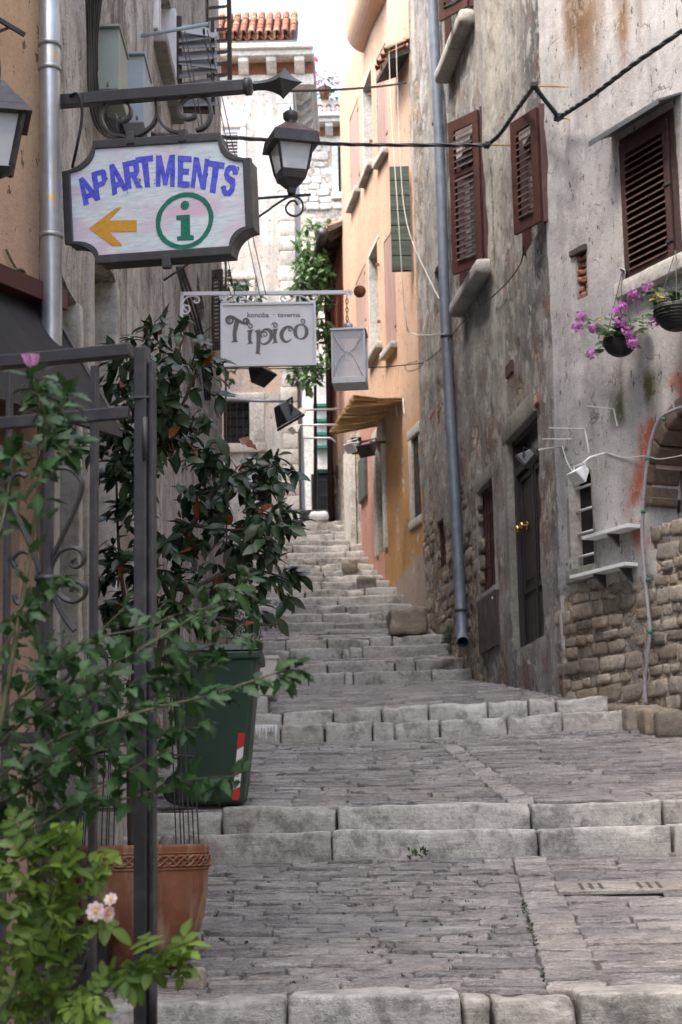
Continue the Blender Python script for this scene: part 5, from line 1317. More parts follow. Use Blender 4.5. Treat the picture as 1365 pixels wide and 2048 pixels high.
rfb = MB().hexa([(-3.5, 30.62, rz - 0.02), (-0.62, 30.62, rz - 0.02), (-0.62, 33.6, rz + 2.2), (-3.5, 33.6, rz + 2.2), (-3.5, 30.62, rz + 0.02), (-0.62, 30.62, rz + 0.02), (-0.62, 33.6, rz + 2.24), (-3.5, 33.6, rz + 2.24)]).build('roof', M['mortar'], bh)
tiles(rfb, (-2.9, 30.58, rz + 0.09), (1, 0, 0), (0, 1, 0.745), 15, 6, 0.152, 0.29, [TILE, TILE, TILE_OLD], 6)
# ================================================================== stone house behind, with the roof terrace
sh_ = house('stone_house', 'far rubble stone house with green shutter and pink flowers on its terrace', (-0.2, 40, 7))
SWL = Plane((-1.4, 39.6), (1.2, 39.6), (0, -1)); zS = SWL.uv(655, 240)[1]
h_g = hole(SWL, (677, 290), (690, 290), (677, 386), (690, 386), 0.1)
wall_mesh('wall', SWL, 0.0, SWL.L, 3.0, zS - 0.3, [h_g], 0.12, 0.03, const((0.56, 0.54, 0.50)), lambda S_, Z_: 0.55 + S_ * 0, M['wall_white'], sh_, seed=23)
body(sh_, SWL, 0.0, SWL.L, 3.0, zS - 0.3, -0.4, -5); cornice(sh_, SWL, 0.0, SWL.L, zS, 5, 3)
backing(sh_, SWL, h_g, 0.08, 'dark'); MB().wbox(SWL, h_g[0] + 0.05, h_g[1] + 0.3, h_g[2], h_g[3], -0.02, 0.04).build('shutter', M['greenshut'], sh_); jamb_frame(sh_, SWL, h_g, 0.14, 0.14, 0.15, 0.15, 0.03, 0.1, 'stone_white', 0.08, seed=44)
tiles(sh_, SWL.pt(0.6, zS + 0.1, 0.4), (1, 0, 0), (0, 1, 0.4), 8, 2, 0.2, 0.34, [TILE_OLD], 7)
rubble(SWL, sh_, lambda s, z: not (h_g[0] - .2 < s < h_g[1] + .2 and h_g[2] - .2 < z < h_g[3] + .2), 0.6, 1.7, SWL.uv(650, 420)[1], zS - 0.7, (0.14, 0.24), (0.2, 0.4), (0.06, 0.12), 75, [stone_mesh(0.5, 0.5, 0.5, _rr, 'stone_white') for _ in range(6)], 'stone', 150, off=-0.03)
ter = MB().box((0.1, 42.0, zS + 0.35), (1.3, 1.6, 0.5)).build('terrace', M['wall_white_plain'] if 'wall_white_plain' in M else M['stone_white'], sh_)
for x in (608, 622, 664):
    p = atY(x, 100, 41.0); MB().tube([V((p.x, p.y, zS + 0.3)), V((p.x, p.y, zS + 2.0))], 0.025, 6).build('railing_post', M['skyblue'], sh_)
MB().tube([atY(590, 98, 41.0), atY(640, 94, 41.0)], 0.02, 6).build('handrail', M['skyblue'], sh_)
MB().tube([atY(618, 100, 41.0), atY(638, 140, 41.0)], 0.02, 6).build('handrail', M['skyblue'], sh_)
aw = atY(618, 122, 41.3); MB().hexa([atY(588, 128, 41.2), atY(638, 124, 41.2), atY(636, 118, 41.8), atY(588, 122, 41.8), atY(588, 122, 41.2), atY(634, 114, 41.2), atY(632, 113, 41.8), atY(588, 120, 41.8)]).build('awning', M['red'], sh_)
# dark iron gate closing the alley
ag = thing('alley_gate', 'dark iron gate closing the narrow alley at the top of the stairs', 'gate', (-0.4, 36.2, SZ[-1][3] + 0.2))
AG = Plane((-0.60, 36.2), (-0.20, 36.2), (0, -1)); za = AG.uv(650, 1012)[1]; zb = AG.uv(650, 958)[1]
MB().wbox(AG, 0, 0.05, za - 0.1, zb + 0.1, 0, 0.05).build('gate_post', M['black'], ag); MB().wbox(AG, 0.05, AG.L, za + 0.2, za + 0.25, 0.005, 0.045).build('rail', M['black'], ag)
for k in range(5): MB().wbox(AG, 0.09 + k * 0.07, 0.115 + k * 0.07, za - 0.05, zb, 0.01, 0.035).build('bar', M['black'], ag)
MB().wbox(AG, 0.05, AG.L, zb - 0.05, zb, 0.005, 0.045).build('rail', M['black'], ag)
cb = thing('waste_container', 'black waste container behind the far alley gate', 'bin', (-0.4, 36.6, SZ[-1][3]))
CBX = Plane((-0.52, 36.5), (-0.12, 36.5), (0, -1)); MB().wbox(CBX, 0, CBX.L, SZ[-1][3], CBX.uv(655, 948)[1], 0, -0.5).build('container_body', M['plasticblack'], cb, bevel=0.03)
MB().wbox(CBX, -0.03, CBX.L + 0.03, CBX.uv(655, 948)[1], CBX.uv(655, 938)[1], 0.03, -0.53).build('container_lid', M['bingreen'], cb, bevel=0.02)
ew = thing('alley_wall', 'pale end wall with green shelves behind the alley gate', 'wall', (-0.4, 37.4, 6)); EW = Plane((-1.7, 37.4), (0.9, 37.4), (0, -1))
MB().wbox(EW, 0, EW.L, 4, EW.uv(650, 700)[1], -0.3, 0).build('wall', M['stone_white'], ew)
for k, y in enumerate((815, 845, 872, 898)): MB().wbox(EW, 1.15, 1.6, EW.uv(650, y)[1], EW.uv(650, y)[1] + 0.06, 0, 0.12).build('shelf', M['greenshut'], ew)
# ================================================================== APARTMENTS sign
SG = Plane((-1.32, 8.13), (-1.32 + 0.966 * 2, 8.13 - 0.259 * 2), (0, -1))
def sp(px, py, d=0.0): return SG.px(px, py, d)
z2 = lambda x, y: (x * 0.4982, y * 0.4982)      # points read off an enlargement
arm = thing('apartments_sign', 'black framed APARTMENTS sign with orange arrow, hanging from a spear-tipped arm', 'sign', SG.px(85, 205))
m = MB(); A, B = sp(92, 206), sp(496, 173); m.beam(A, B, 0.055, 0.056); m.build('arm', M['frame'], arm, bevel=0.004)
MB().beam(sp(58, 208), sp(94, 206), 0.06, 0.06).build('arm_root', M['tan_root'], arm, bevel=0.004)
axd = (B - A).normalized(); sy = V((0, 0, 1)); sx = axd.cross(sy).normalized(); sy = sx.cross(axd)
k_ = (sp(605, 168) - sp(496, 173)).length
m = MB(); m.lathe(B - axd * 0.015, [(0.03, 0), (0.042, 0.004), (0.042, 0.028), (0.03, 0.034)], 16, (sx, sy, axd)); m.build('arm_collar', M['frame'], arm, True)
prof = [(0.026, 0.03), (0.024, 0.05), (0.027, k_ * 0.33), (0.036, k_ * 0.45), (0.058, k_ * 0.60), (0.078, k_ * 0.665), (0.060, k_ * 0.72), (0.030, k_ * 0.83), (0.012, k_ * 0.93), (0.001, k_)]
m = MB(); m.lathe(B, prof, 4, (sx, sy, axd)); m.build('spear_tip', M['frame'], arm, bevel=0.003)
TLc, TRc, RTc, RBc, BRc, BLc, LBc, LTc = [z2(*p) for p in ((375, 565), (885, 530), (1010, 634), (1022, 915), (930, 1022), (388, 1060), (262, 982), (250, 690))]
def outline(inset=0.0):
    pts = [SG.uv(*p) for p in (TLc, TRc, RTc, RBc, BRc, BLc, LBc, LTc)]
    out = []
    def arc(p, q, c):   # concave arc around outer corner c from p to q
        r = []
        for k in range(9):
            t = k / 8; a = V((p[0] - c[0], p[1] - c[1])); b = V((q[0] - c[0], q[1] - c[1])); w = t * math.pi / 2
            r.append((c[0] + a.x * math.cos(w) + b.x * math.sin(w), c[1] + a.y * math.cos(w) + b.y * math.sin(w)))
        return r
    TL_, TR_, RT_, RB_, BR_, BL_, LB_, LT_ = pts
    i = inset
    TL_ = (TL_[0] + i * .25, TL_[1] - i); TR_ = (TR_[0] - i * .25, TR_[1] - i); RT_ = (RT_[0] - i, RT_[1] - i * .25); RB_ = (RB_[0] - i, RB_[1] + i * .25)
    BR_ = (BR_[0] - i * .25, BR_[1] + i); BL_ = (BL_[0] + i * .25, BL_[1] + i); LB_ = (LB_[0] + i, LB_[1] + i * .25); LT_ = (LT_[0] + i, LT_[1] - i * .25)
    out += arc(TR_, RT_, (RT_[0], TR_[1])) + arc(RB_, BR_, (RB_[0], BR_[1])) + arc(BL_, LB_, (LB_[0], BL_[1])) + arc(LT_, TL_, (LT_[0], TL_[1]))
    return out
o0, o1 = outline(0), outline(0.042)
m = MB(); m.ringprism([SG.pt(s, z, 0.006) for s, z in o0], [SG.pt(s, z, 0.006) for s, z in o1], -SG.n * 0.022); m.build('front_frame', M['frame'], arm, bevel=0.003)
oc = [(lerp(s, sum(p[0] for p in o0) / len(o0), 0.02), lerp(z, sum(p[1] for p in o0) / len(o0), 0.02)) for s, z in o0]
m = MB(); m.prism([SG.pt(s, z, -0.016) for s, z in oc], -SG.n * 0.10); m.build('sign_box', M['frame'], arm, bevel=0.003)
oi = outline(0.036)
m = MB(); m.prism([SG.pt(s, z, -0.004) for s, z in oi], -SG.n * 0.008); face = m.build('sign_face', M['signface'], arm)
def clip(px, py):
    s, z = SG.uv(px, py); MB().wbox(SG, s - 0.02, s + 0.02, z - 0.03, z + 0.03, -0.02, 0.014).build('frame_clip', M['frame'], arm, bevel=0.003)
for c in ((262, 277), (366, 272), (334, 524)): clip(*c)
# iron scrolls between arm and box
def spiral(cx, cy, r, turns, a0, sgn, npt=30, rin=0.3):
    return [(cx + math.cos(a0 + sgn * turns * 6.283 * k / npt) * r * lerp(1, rin, k / npt), cy + math.sin(a0 + sgn * turns * 6.283 * k / npt) * r * lerp(1, rin, k / npt)) for k in range(npt + 1)]
for pts in ([(252, 275), (232, 272), (212, 255), (206, 230), (220, 208), (245, 203), (262, 215), (264, 232), (252, 245), (238, 242), (234, 232)],
            [(314, 200), (318, 225), (310, 250), (290, 268), (275, 274)], [(316, 200), (318, 230), (330, 255), (350, 266), (366, 268)],
            [(395, 264), (415, 255), (425, 230), (418, 205), (400, 195), (378, 198), (364, 212), (362, 230), (374, 241), (390, 238), (393, 230)]):
    cp = curve_pts([sp(x, y, -0.03) for x, y in pts], 6); m = MB(); m.ribbon(cp, 0.012, SG.n, 0.03); m.build('scroll', M['frame'], arm)
# lettering: APARTMENTS on an arc, with the built-in typeface
def glyphs(ch):
    cu = bpy.data.curves.new('t', 'FONT'); cu.body = ch; cu.size = 1.0; cu.resolution_u = 4; cu.offset = 0.022
    ob = bpy.data.objects.new('t', cu); COL.objects.link(ob); bpy.context.view_layer.update()
    dg = bpy.context.evaluated_depsgraph_get(); me = bpy.data.meshes.new_from_object(ob.evaluated_get(dg))
    vs = [tuple(v.co) for v in me.vertices]; fs = [tuple(p.vertices) for p in me.polygons]
    bpy.data.objects.remove(ob); bpy.data.curves.remove(cu); bpy.data.meshes.remove(me); return vs, fs
let = MB(); rj = random.Random(4)
LT = [('A', (170, 412), (156, 357), 47), ('P', (197, 396), (183, 341), 36), ('A', (227, 388), (214, 329), 46), ('R', (262, 378), (247, 322), 38), ('T', (300, 375), (288, 312), 40),
      ('M', (330, 373), (313, 311), 52), ('E', (372, 374), (358, 311), 32), ('N', (400, 377), (386, 314), 44), ('T', (432, 388), (424, 322), 36), ('S', (456, 393), (448, 330), 34)]
LB = [((168, 412), (202, 398), (146, 365), (178, 347)), ((191, 400), (216, 390), (183, 345), (212, 336)), ((225, 391), (257, 379), (207, 335), (240, 322)), ((252, 378), (284, 374), (245, 325), (276, 317)),
      ((282, 375), (310, 374), (271, 315), (306, 310)), ((312, 373), (350, 373), (312, 311), (351, 309)), ((356, 374), (379, 375), (356, 311), (384, 312)), ((381, 375), (411, 379), (388, 314), (419, 318)),
      ((411, 383), (440, 388), (417, 320), (450, 326)), ((441, 391), (467, 391), (451, 328), (478, 332))]
def Q(*a): return [a]
BLK = {'A': [[(0, 0), (.31, 0), (.62, 1), (.36, 1)], [(.69, 0), (1, 0), (.64, 1), (.38, 1)], [(.2, .2), (.8, .2), (.74, .38), (.26, .38)]],
       'P': [[(0, 0), (.38, 0), (.38, 1), (0, 1)], [(.3, .82), (.86, .80), (.92, .93), (.8, 1), (.3, 1)], [(.64, .5), (.95, .5), (1, .6), (1, .88), (.92, .95), (.64, .9)], [(.3, .40), (.8, .40), (.95, .52), (.9, .58), (.3, .58)]],
       'T': [[(.31, 0), (.69, 0), (.69, .9), (.31, .9)], [(0, .81), (1, .81), (1, 1), (0, 1)]],
       'M': [[(0, 0), (.25, 0), (.25, 1), (0, 1)], [(.75, 0), (1, 0), (1, 1), (.75, 1)], [(.04, 1), (.30, 1), (.62, .05), (.40, .05)], [(.96, 1), (.70, 1), (.38, .05), (.60, .05)]],
       'E': [[(0, 0), (.42, 0), (.42, 1), (0, 1)], [(.3, .81), (1, .81), (1, 1), (.3, 1)], [(.3, .42), (.88, .42), (.88, .59), (.3, .59)], [(.3, 0), (1, 0), (1, .19), (.3, .19)]],
       'N': [[(0, 0), (.29, 0), (.29, 1), (0, 1)], [(.71, 0), (1, 0), (1, 1), (.71, 1)], [(0, 1), (.32, 1), (1, 0), (.68, 0)]],
       'S': [[(.97, .70), (.98, .86), (.78, 1), (.3, 1), (.04, .86), (.36, .72), (.5, .83), (.63, .80), (.65, .70)], [(.04, .86), (.02, .66), (.2, .5), (.62, .36), (.9, .56), (.42, .66), (.36, .72)], [(.62, .36), (.64, .24), (.5, .16), (.98, .14), (1, .38), (.9, .56)], [(.98, .14), (.76, 0), (.26, 0), (.02, .14), (.02, .32), (.35, .32), (.36, .2), (.5, .16)]]}
BLK['R'] = BLK['P'] + [[(.45, .45), (.75, .45), (1, 0), (.64, 0)]]
for (ch, _, _, _), (bl, br, tl, tr) in zip(LT, LB):
    for qi, poly in enumerate(BLK[ch]):
        fine = []
        for k in range(len(poly)):
            a_, b_ = poly[k], poly[(k + 1) % len(poly)]
            for t in (0, 0.25, 0.5, 0.75): fine.append((lerp(a_[0], b_[0], t), lerp(a_[1], b_[1], t)))
        P = []
        for (a, b) in fine:
            bx = lerp(lerp(bl[0], br[0], a), lerp(tl[0], tr[0], a), b); by = lerp(lerp(bl[1], br[1], a), lerp(tl[1], tr[1], a), b)
            P.append(sp(bx + rj.uniform(-.45, .45), by + rj.uniform(-.45, .45), -0.0025 + 0.0004 * qi))
        let.prism(P, -SG.n * 0.0012)
let.build('lettering', M['blue'], face)
ch_ = MB()
for k in range(16):
    bl, br, tl, tr = rj.choice(LB[:5] + LB[7:]); t = rj.random(); sd = rj.choice((0, 1)); x = lerp(bl[0] if sd == 0 else br[0], tl[0] if sd == 0 else tr[0], t); y = lerp(bl[1], tl[1], t)
    q = rj.uniform(1.0, 2.6); ch_.add([sp(x - q, y - q * 2, 0) - SG.n * 0.0003, sp(x + q, y - q, 0) - SG.n * 0.0003, sp(x + q * .6, y + q * 2, 0) - SG.n * 0.0003], [(0, 1, 2)])
ch_.build('paint_chips', M['blueblack'], face)['kind'] = 'stuff'
arrow = [(178, 457), (232, 416), (243, 414), (218, 441), (274, 440), (274, 463), (219, 464), (246, 491), (226, 492)]
MB().prism([sp(x, y, -0.002) for x, y in arrow], -SG.n * 0.001).build('arrow', M['yellowpaint'], face)
cx, cy = SG.uv(369, 441); ro = abs(SG.uv(311, 441)[0] - SG.uv(427, 441)[0]) / 2; ri = ro * 0.835
m = MB(); m.ringprism([SG.pt(cx + ro * math.cos(a / 40 * 6.283) * rj.uniform(.985, 1.01), cy + ro * 0.97 * math.sin(a / 40 * 6.283) * rj.uniform(.985, 1.01), -0.002) for a in range(40)], [SG.pt(cx + ri * math.cos(a / 40 * 6.283) * rj.uniform(.98, 1.015), cy + ri * 0.97 * math.sin(a / 40 * 6.283) * rj.uniform(.98, 1.015), -0.002) for a in range(40)], -SG.n * 0.001); m.build('information_ring', M['greenpaint'], face)
isym = [(353, 431), (380, 429), (381, 470), (388, 471), (388, 480), (355, 481), (354, 473), (362, 472), (362, 441), (353, 440)]
ii = MB(); ii.prism([sp(x, y, -0.002) for x, y in isym], -SG.n * 0.001); dc = SG.uv(370, 410)
ii.prism([SG.pt(dc[0] + 0.0215 * math.cos(a / 16 * 6.283), dc[1] + 0.0215 * math.sin(a / 16 * 6.283), -0.002) for a in range(16)], -SG.n * 0.001); ii.build('information_letter', M['greenpaint'], face)
# cable from the arm into the box
tag(MB().tube(curve_pts([sp(140, 192, 0.03), sp(155, 187, 0.05), sp(163, 205, 0.05), sp(164, 240, 0.04), sp(155, 290, 0.03), sp(145, 335, -0.05)], 6), 0.007, 6).build('sign_cable', M['cable'], None, True), 'dark cable looping from the spear-tipped arm down to the APARTMENTS sign', 'cable')

# ================================================================== Tipico sign
TG = Plane(tuple(atY(362, 587, 15.3))[:2], (atY(362, 587, 15.3).x + 2, 15.3 + 0.02), (0, -1))
tp_ = lambda x, y, d=0.0: TG.px(x, y, d)
ts = thing('tavern_sign', 'white Tipico tavern sign hanging from a white scrolled iron arm', 'sign', tp_(363, 587))
MB().beam(tp_(362, 588), tp_(693, 585), 0.03, 0.034).build('arm', M['whitepaint'], ts, bevel=0.003)
MB().beam(tp_(365, 585), tp_(361, 700), 0.03, 0.03).build('wall_bar', M['whitepaint'], ts, bevel=0.003)
for pts in ([(374, 622), (368, 617), (370, 611), (378, 613), (379, 622), (371, 628), (364, 622), (366, 605), (376, 594), (390, 592), (398, 597), (398, 604), (391, 606), (388, 601)],
            [(447, 600), (444, 594), (448, 590), (453, 594), (451, 602), (443, 604)], [(443, 600), (440, 593), (447, 590), (452, 596), (447, 604), (458, 603), (470, 594), (478, 591), (486, 594), (500, 603), (510, 602), (514, 596), (508, 592), (504, 597)],
            [(572, 598), (566, 592), (562, 597), (568, 604), (578, 602), (592, 592), (600, 591), (612, 596), (622, 603), (632, 601), (634, 594), (628, 591), (624, 596)]):
    MB().tube(curve_pts([tp_(x, y) for x, y in pts], 5), 0.009, 6).build('scroll', M['whitepaint'], ts, True)
def rect(W, x0, y0, x1, y1, mb, d0, d1):
    s0, za = W.uv(x0, y0); s1, zb = W.uv(x1, y1); mb.wbox(W, min(s0, s1), max(s0, s1), min(za, zb), max(za, zb), d0, d1); return (min(s0, s1), max(s0, s1), min(za, zb), max(za, zb))
m = MB(); R = rect(TG, 441, 607, 634, 731, m, -0.02, 0.0); bd = m.build('sign_board', M['signwhite'], ts)
m = MB(); w_ = 0.022; s0, s1, z0, z1 = R; m.wbox(TG, s0, s0 + w_, z0, z1, -0.03, 0.016); m.wbox(TG, s1 - w_, s1, z0, z1, -0.03, 0.016); m.wbox(TG, s0 + w_, s1 - w_, z0, z0 + w_, -0.029, 0.0155); m.wbox(TG, s0 + w_, s1 - w_, z1 - w_, z1, -0.029, 0.0155); m.build('sign_frame', M['whitepaint'], ts, bevel=0.002)
for x in (480, 600): MB().tube([tp_(x, 590, -0.005), tp_(x, 608, -0.005)], 0.008, 6).build('hanger', M['whitepaint'], ts)
q4 = lambda x, y: (420 + x * 0.22456, 440 + y * 0.22461)
def stroke(mb, pts, wid, n=6):
    P = [tp_(*q4(x, y), 0.0005) for x, y in pts]; c = curve_pts(P, n); k = len(c)
    W_ = [lerp(wid[min(int(i / (k - 1) * (len(wid) - 1)), len(wid) - 2)], wid[min(int(i / (k - 1) * (len(wid) - 1)) + 1, len(wid) - 1)], (i / (k - 1) * (len(wid) - 1)) % 1.0 if i < k - 1 else 1.0) * 0.22456 / 235.0 for i in range(k)]
    mb.ribbon(c, W_, TG.n, 0.0025)
def curl(cx, cy, r, a0, turns, sgn, n=14):
    return [(cx + math.cos(a0 + sgn * turns * 6.283 * k / n) * r * lerp(1, 0.15, k / n), cy + math.sin(a0 + sgn * turns * 6.283 * k / n) * r * lerp(1, 0.15, k / n)) for k in range(n + 1)]
L = MB()
stroke(L, curl(183, 893, 32, 2.6, 1.25, -1)[::-1] + [(150, 880), (172, 862), (205, 866), (240, 888), (285, 912), (320, 920), (345, 905)] + curl(318, 902, 26, 0.3, 1.2, -1)[1:], [10, 14, 18, 30, 24, 14, 10])
stroke(L, [(248, 890), (232, 950), (222, 1010), (225, 1080)], [46, 44, 38, 34]); stroke(L, [(195, 1088), (222, 1080), (250, 1084)], [12, 14, 12])
def letter_i(dx, dy, ang=0):
    stroke(L, [(330 + dx, 992 + dy), (355 + dx, 985 + dy), (385 + dx, 980 + dy)], [8, 14, 10]); stroke(L, [(362 + dx, 985 + dy), (355 + dx, 1040 + dy), (362 + dx, 1096 + dy)], [36, 32, 30]); stroke(L, [(335 + dx, 1106 + dy), (362 + dx, 1096 + dy), (385 + dx, 1098 + dy)], [8, 14, 10])
    stroke(L, curl(358 + dx, 948 + dy, 28, 3.4, 1.3, 1), [12, 12, 10, 7])
letter_i(0, 0); letter_i(222, -8)
stroke(L, [(398, 992), (425, 985), (452, 978)], [8, 14, 10]); stroke(L, [(432, 985), (436, 1060), (432, 1130), (428, 1185)], [42, 40, 36, 32]); stroke(L, [(405, 1186), (428, 1186), (452, 1195)], [8, 14, 10])
stroke(L, [(448, 1010), (490, 975), (535, 985), (550, 1030), (525, 1085), (478, 1106), (452, 1090)], [12, 20, 34, 36, 26, 16, 12]); stroke(L, curl(490, 1022, 34, 2.2, 1.3, 1), [10, 12, 10, 7])
stroke(L, [(738, 985), (735, 962), (705, 950), (665, 968), (640, 1010), (645, 1055), (675, 1085), (710, 1075), (728, 1058)], [8, 12, 20, 34, 40, 34, 22, 14, 8]); stroke(L, curl(716, 978, 22, 0.3, 1.2, -1)[::-1], [7, 10, 12])
ov = [(812 + 52 * math.cos(a / 20 * 6.283 - 1.2), 995 + 64 * math.sin(a / 20 * 6.283 - 1.2)) for a in range(21)]
stroke(L, ov, [10, 34, 34, 18, 10, 34, 34, 16, 10]); stroke(L, curl(826, 902, 26, 1.8, 1.3, -1), [12, 12, 10, 7])
L.build('lettering', M['signgrey'], bd)
K = MB()
def word(txt, x0, x1, yb, yt):
    vs, fs = glyphs(txt); xs = [v[0] for v in vs]; ys = [v[1] for v in vs]; a0, a1, b0, b1 = min(xs), max(xs), min(ys), max(ys)
    K.add([tp_(*q4(lerp(x0, x1, (v[0] - a0) / (a1 - a0)), lerp(yb, yt, (v[1] - b0) / (b1 - b0))), 0.001) for v in vs], fs)
word('konoba', 334, 528, 868, 822); word('-', 560, 578, 846, 842); word('taverna', 604, 806, 866, 830)
K.build('small_lettering', M['signgrey'], bd)
# ornaments at the arm's end: white rosette, rusty wire ball
fl = MB(); fc = tp_(699, 587, 0.0)
for k in range(7):
    a = k / 7 * 6.283; d = V((math.cos(a), 0, math.sin(a))); s_ = V((-math.sin(a), 0, math.cos(a))); fl.add([fc + s_ * 0.012, fc + d * 0.05 + V((0, -0.02, 0)), fc - s_ * 0.012], [(0, 1, 2)])
fl.build('rosette', M['whitepaint'], ts)
bc = tp_(720, 583); wb_ = thing('wire_ball', 'rusty ball of wound wire at the end of the tavern sign arm', 'ornament', bc)
wbm = MB(); rb = random.Random(2)
for k in range(34):
    n_ = V((rb.gauss(0, 1), rb.gauss(0, 1), rb.gauss(0, 1))).normalized(); a = n_.orthogonal().normalized(); b = n_.cross(a); r = 0.052 * rb.uniform(0.9, 1.03); of = n_ * rb.uniform(-0.025, 0.025)
    rr = math.sqrt(max(r * r - of.length_squared, 1e-5)); wbm.tube([bc + of + (a * math.cos(t / 16 * 6.283) + b * math.sin(t / 16 * 6.283)) * rr for t in range(17)], 0.0032, 4, False)
wbm.lathe(bc, [(0.001, -0.046), (0.03, -0.035), (0.045, 0), (0.03, 0.035), (0.001, 0.046)], 12); o = wbm.build('wire_winding', M['rust'], wb_, True); o['kind'] = 'stuff'
# chain and square lantern
LG = Plane(tuple(tp_(660, 700))[:2], (tp_(660, 700).x + 1, tp_(660, 700).y - 0.10), (0, -1)); lg = lambda x, y, d=0.0: LG.px(x, y, d)
lt = thing('square_lantern', 'square grey metal lantern with glass panes hanging by a rusty chain', 'lantern', lg(697, 765))
for k in range(7):
    c = lerp(lg(694, 590, -0.12), lg(695, 650, -0.12), (k + 0.5) / 7); a = V((1, 0, 0)) if k % 2 else V((0, 1, 0)); MB().tube([c + a * 0.010 * math.cos(t / 12 * 6.283) + V((0, 0, 0.024 * math.sin(t / 12 * 6.283))) for t in range(13)], 0.0045, 5, False).build('chain_link', M['rust'], lt, True)
s0, za = LG.uv(662, 657); s1, zb = LG.uv(732, 764); w = s1 - s0; dp_ = w * 0.95
m = MB(); m.wbox(LG, s0 - 0.008, s1 + 0.008, za - 0.02, za, 0.008, -dp_ - 0.008); m.build('lantern_top', M['galv'], lt, bevel=0.003)
m = MB(); m.wbox(LG, s0, s1, zb, zb + 0.055, 0.004, -dp_ - 0.004); m.build('lantern_base', M['galv'], lt, bevel=0.003)
for a in (s0, s1 - 0.014):
    for d in (0.0, -dp_ + 0.014): MB().wbox(LG, a, a + 0.014, zb + 0.05, za - 0.01, d - 0.014, d).build('lantern_post', M['galv'], lt)
MB().wbox(LG, s0 + 0.015, s1 - 0.015, zb + 0.055, za - 0.02, -0.009, -0.005).build('pane', M['glass'], lt); MB().wbox(LG, s0 + 0.015, s1 - 0.015, zb + 0.055, za - 0.02, -dp_ + 0.005, -dp_ + 0.009).build('pane', M['frost'], lt)
MB().wbox(LG, s0 + 0.005, s0 + 0.009, zb + 0.055, za - 0.02, -dp_ + 0.015, -0.015).build('pane', M['frost'], lt); MB().wbox(LG, s1 - 0.009, s1 - 0.005, zb + 0.055, za - 0.02, -dp_ + 0.015, -0.015).build('pane', M['glass'], lt)
MB().tube(curve_pts([lg(x, y, 0.002) for x, y in ((665, 662), (678, 688), (690, 702), (698, 704), (706, 700), (717, 685), (727, 662))], 4), 0.004, 5).build('pane_guard', M['galv'], lt, True)
MB().tube(curve_pts([lg(x, y, 0.002) for x, y in ((667, 752), (678, 722), (690, 707), (697, 705), (704, 708), (714, 725), (727, 752))], 4), 0.004, 5).build('pane_guard', M['galv'], lt, True)
MB().lathe(lg(697, 657, -dp_ / 2), [(0.04, 0), (0.04, 0.035), (0.028, 0.045), (0.02, 0.06)], 12).build('lantern_cap', M['galv'], lt, True)
bp = lg(696, 712, -dp_ / 2); MB().lathe(bp, [(0.012, 0.09), (0.014, 0.05), (0.032, 0.02), (0.036, -0.01), (0.025, -0.04), (0.004, -0.05)], 14).build('bulb', M['frost'], lt, True)

# ================================================================== street lantern
LP = 12.9
sl_ = thing('street_lantern', 'black street lantern with rusty roof on a scrolled wall bracket', 'lantern', atY(583, 390, LP))
f = lambda x, y, d=0.0: atY(x, y, LP) + V((0, d, 0))
wl_ = LW.px(340, 400); 
MB().tube([f(622, 389), V((-1.30, LP + 0.12, f(583, 389).z - 0.02))], 0.011, 8).build('bracket_bar', M['black'], sl_, True)
cpts = [f(596, 410), f(590, 402), f(580, 404), f(572, 416), f(578, 428), f(592, 432), f(604, 424), f(606, 408), f(598, 396), f(585, 393), f(570, 398), f(545, 414), f(520, 432), V((-1.30, LP + 0.12, f(520, 432).z - 0.45))]
MB().tube(curve_pts(cpts, 6), 0.009, 6).build('bracket_scroll', M['black'], sl_, True)
c0 = f(584, 388); zt_ = lambda y: f(584, y).z
pw_ = lambda px: px / 280.0
def frustum(mb, z0, w0, z1, w1, ang=0.35, ctr=c0):
    R_ = [V((math.cos(ang + k * math.pi / 2 + math.pi / 4), math.sin(ang + k * math.pi / 2 + math.pi / 4), 0)) for k in range(4)]
    mb.hexa([V((ctr.x, ctr.y, z0)) + r * w0 * 0.7071 for r in R_] + [V((ctr.x, ctr.y, z1)) + r * w1 * 0.7071 for r in R_])
AN = 0.30
def corners(z, w, ctr=c0, ang=AN): return [V((ctr.x, ctr.y, z)) + V((math.cos(ang + k * math.pi / 2 + math.pi / 4), math.sin(ang + k * math.pi / 2 + math.pi / 4), 0)) * w * 0.7071 for k in range(4)]
m = MB(); frustum(m, zt_(388), 0.05, zt_(376), 0.06, AN); frustum(m, zt_(376), 0.075, zt_(362), 0.16, AN); frustum(m, zt_(362), 0.175, zt_(346), 0.21, AN); m.build('lantern_base', M['black'], sl_)
za_, zb_ = zt_(346), zt_(283); ca, cb_ = corners(za_, 0.20), corners(zb_, 0.285)
for k in range(4):
    MB().beam(ca[k], cb_[k], 0.016, 0.016).build('lantern_post', M['black'], sl_)
    k2 = (k + 1) % 4; i1 = 0.93; ctrm = V((c0.x, c0.y, 0))
    sh = lambda p: V((lerp(c0.x, p.x, i1), lerp(c0.y, p.y, i1), p.z)); m = MB(); q = [sh(ca[k]), sh(ca[k2]), sh(cb_[k2]), sh(cb_[k])]; n_ = (q[1] - q[0]).cross(q[3] - q[0]).normalized() * 0.004
    m.prism(q, n_); m.build('pane', M['frost'], sl_)
m = MB(); frustum(m, zt_(283), 0.31, zt_(281), 0.31, AN); frustum(m, zt_(297), 0.36, zt_(274), 0.33, AN); m.build('roof_skirt', M['black'], sl_)
m = MB(); frustum(m, zt_(274), 0.325, zt_(250), 0.11, AN); m.build('lantern_roof', M['rustcap'], sl_)
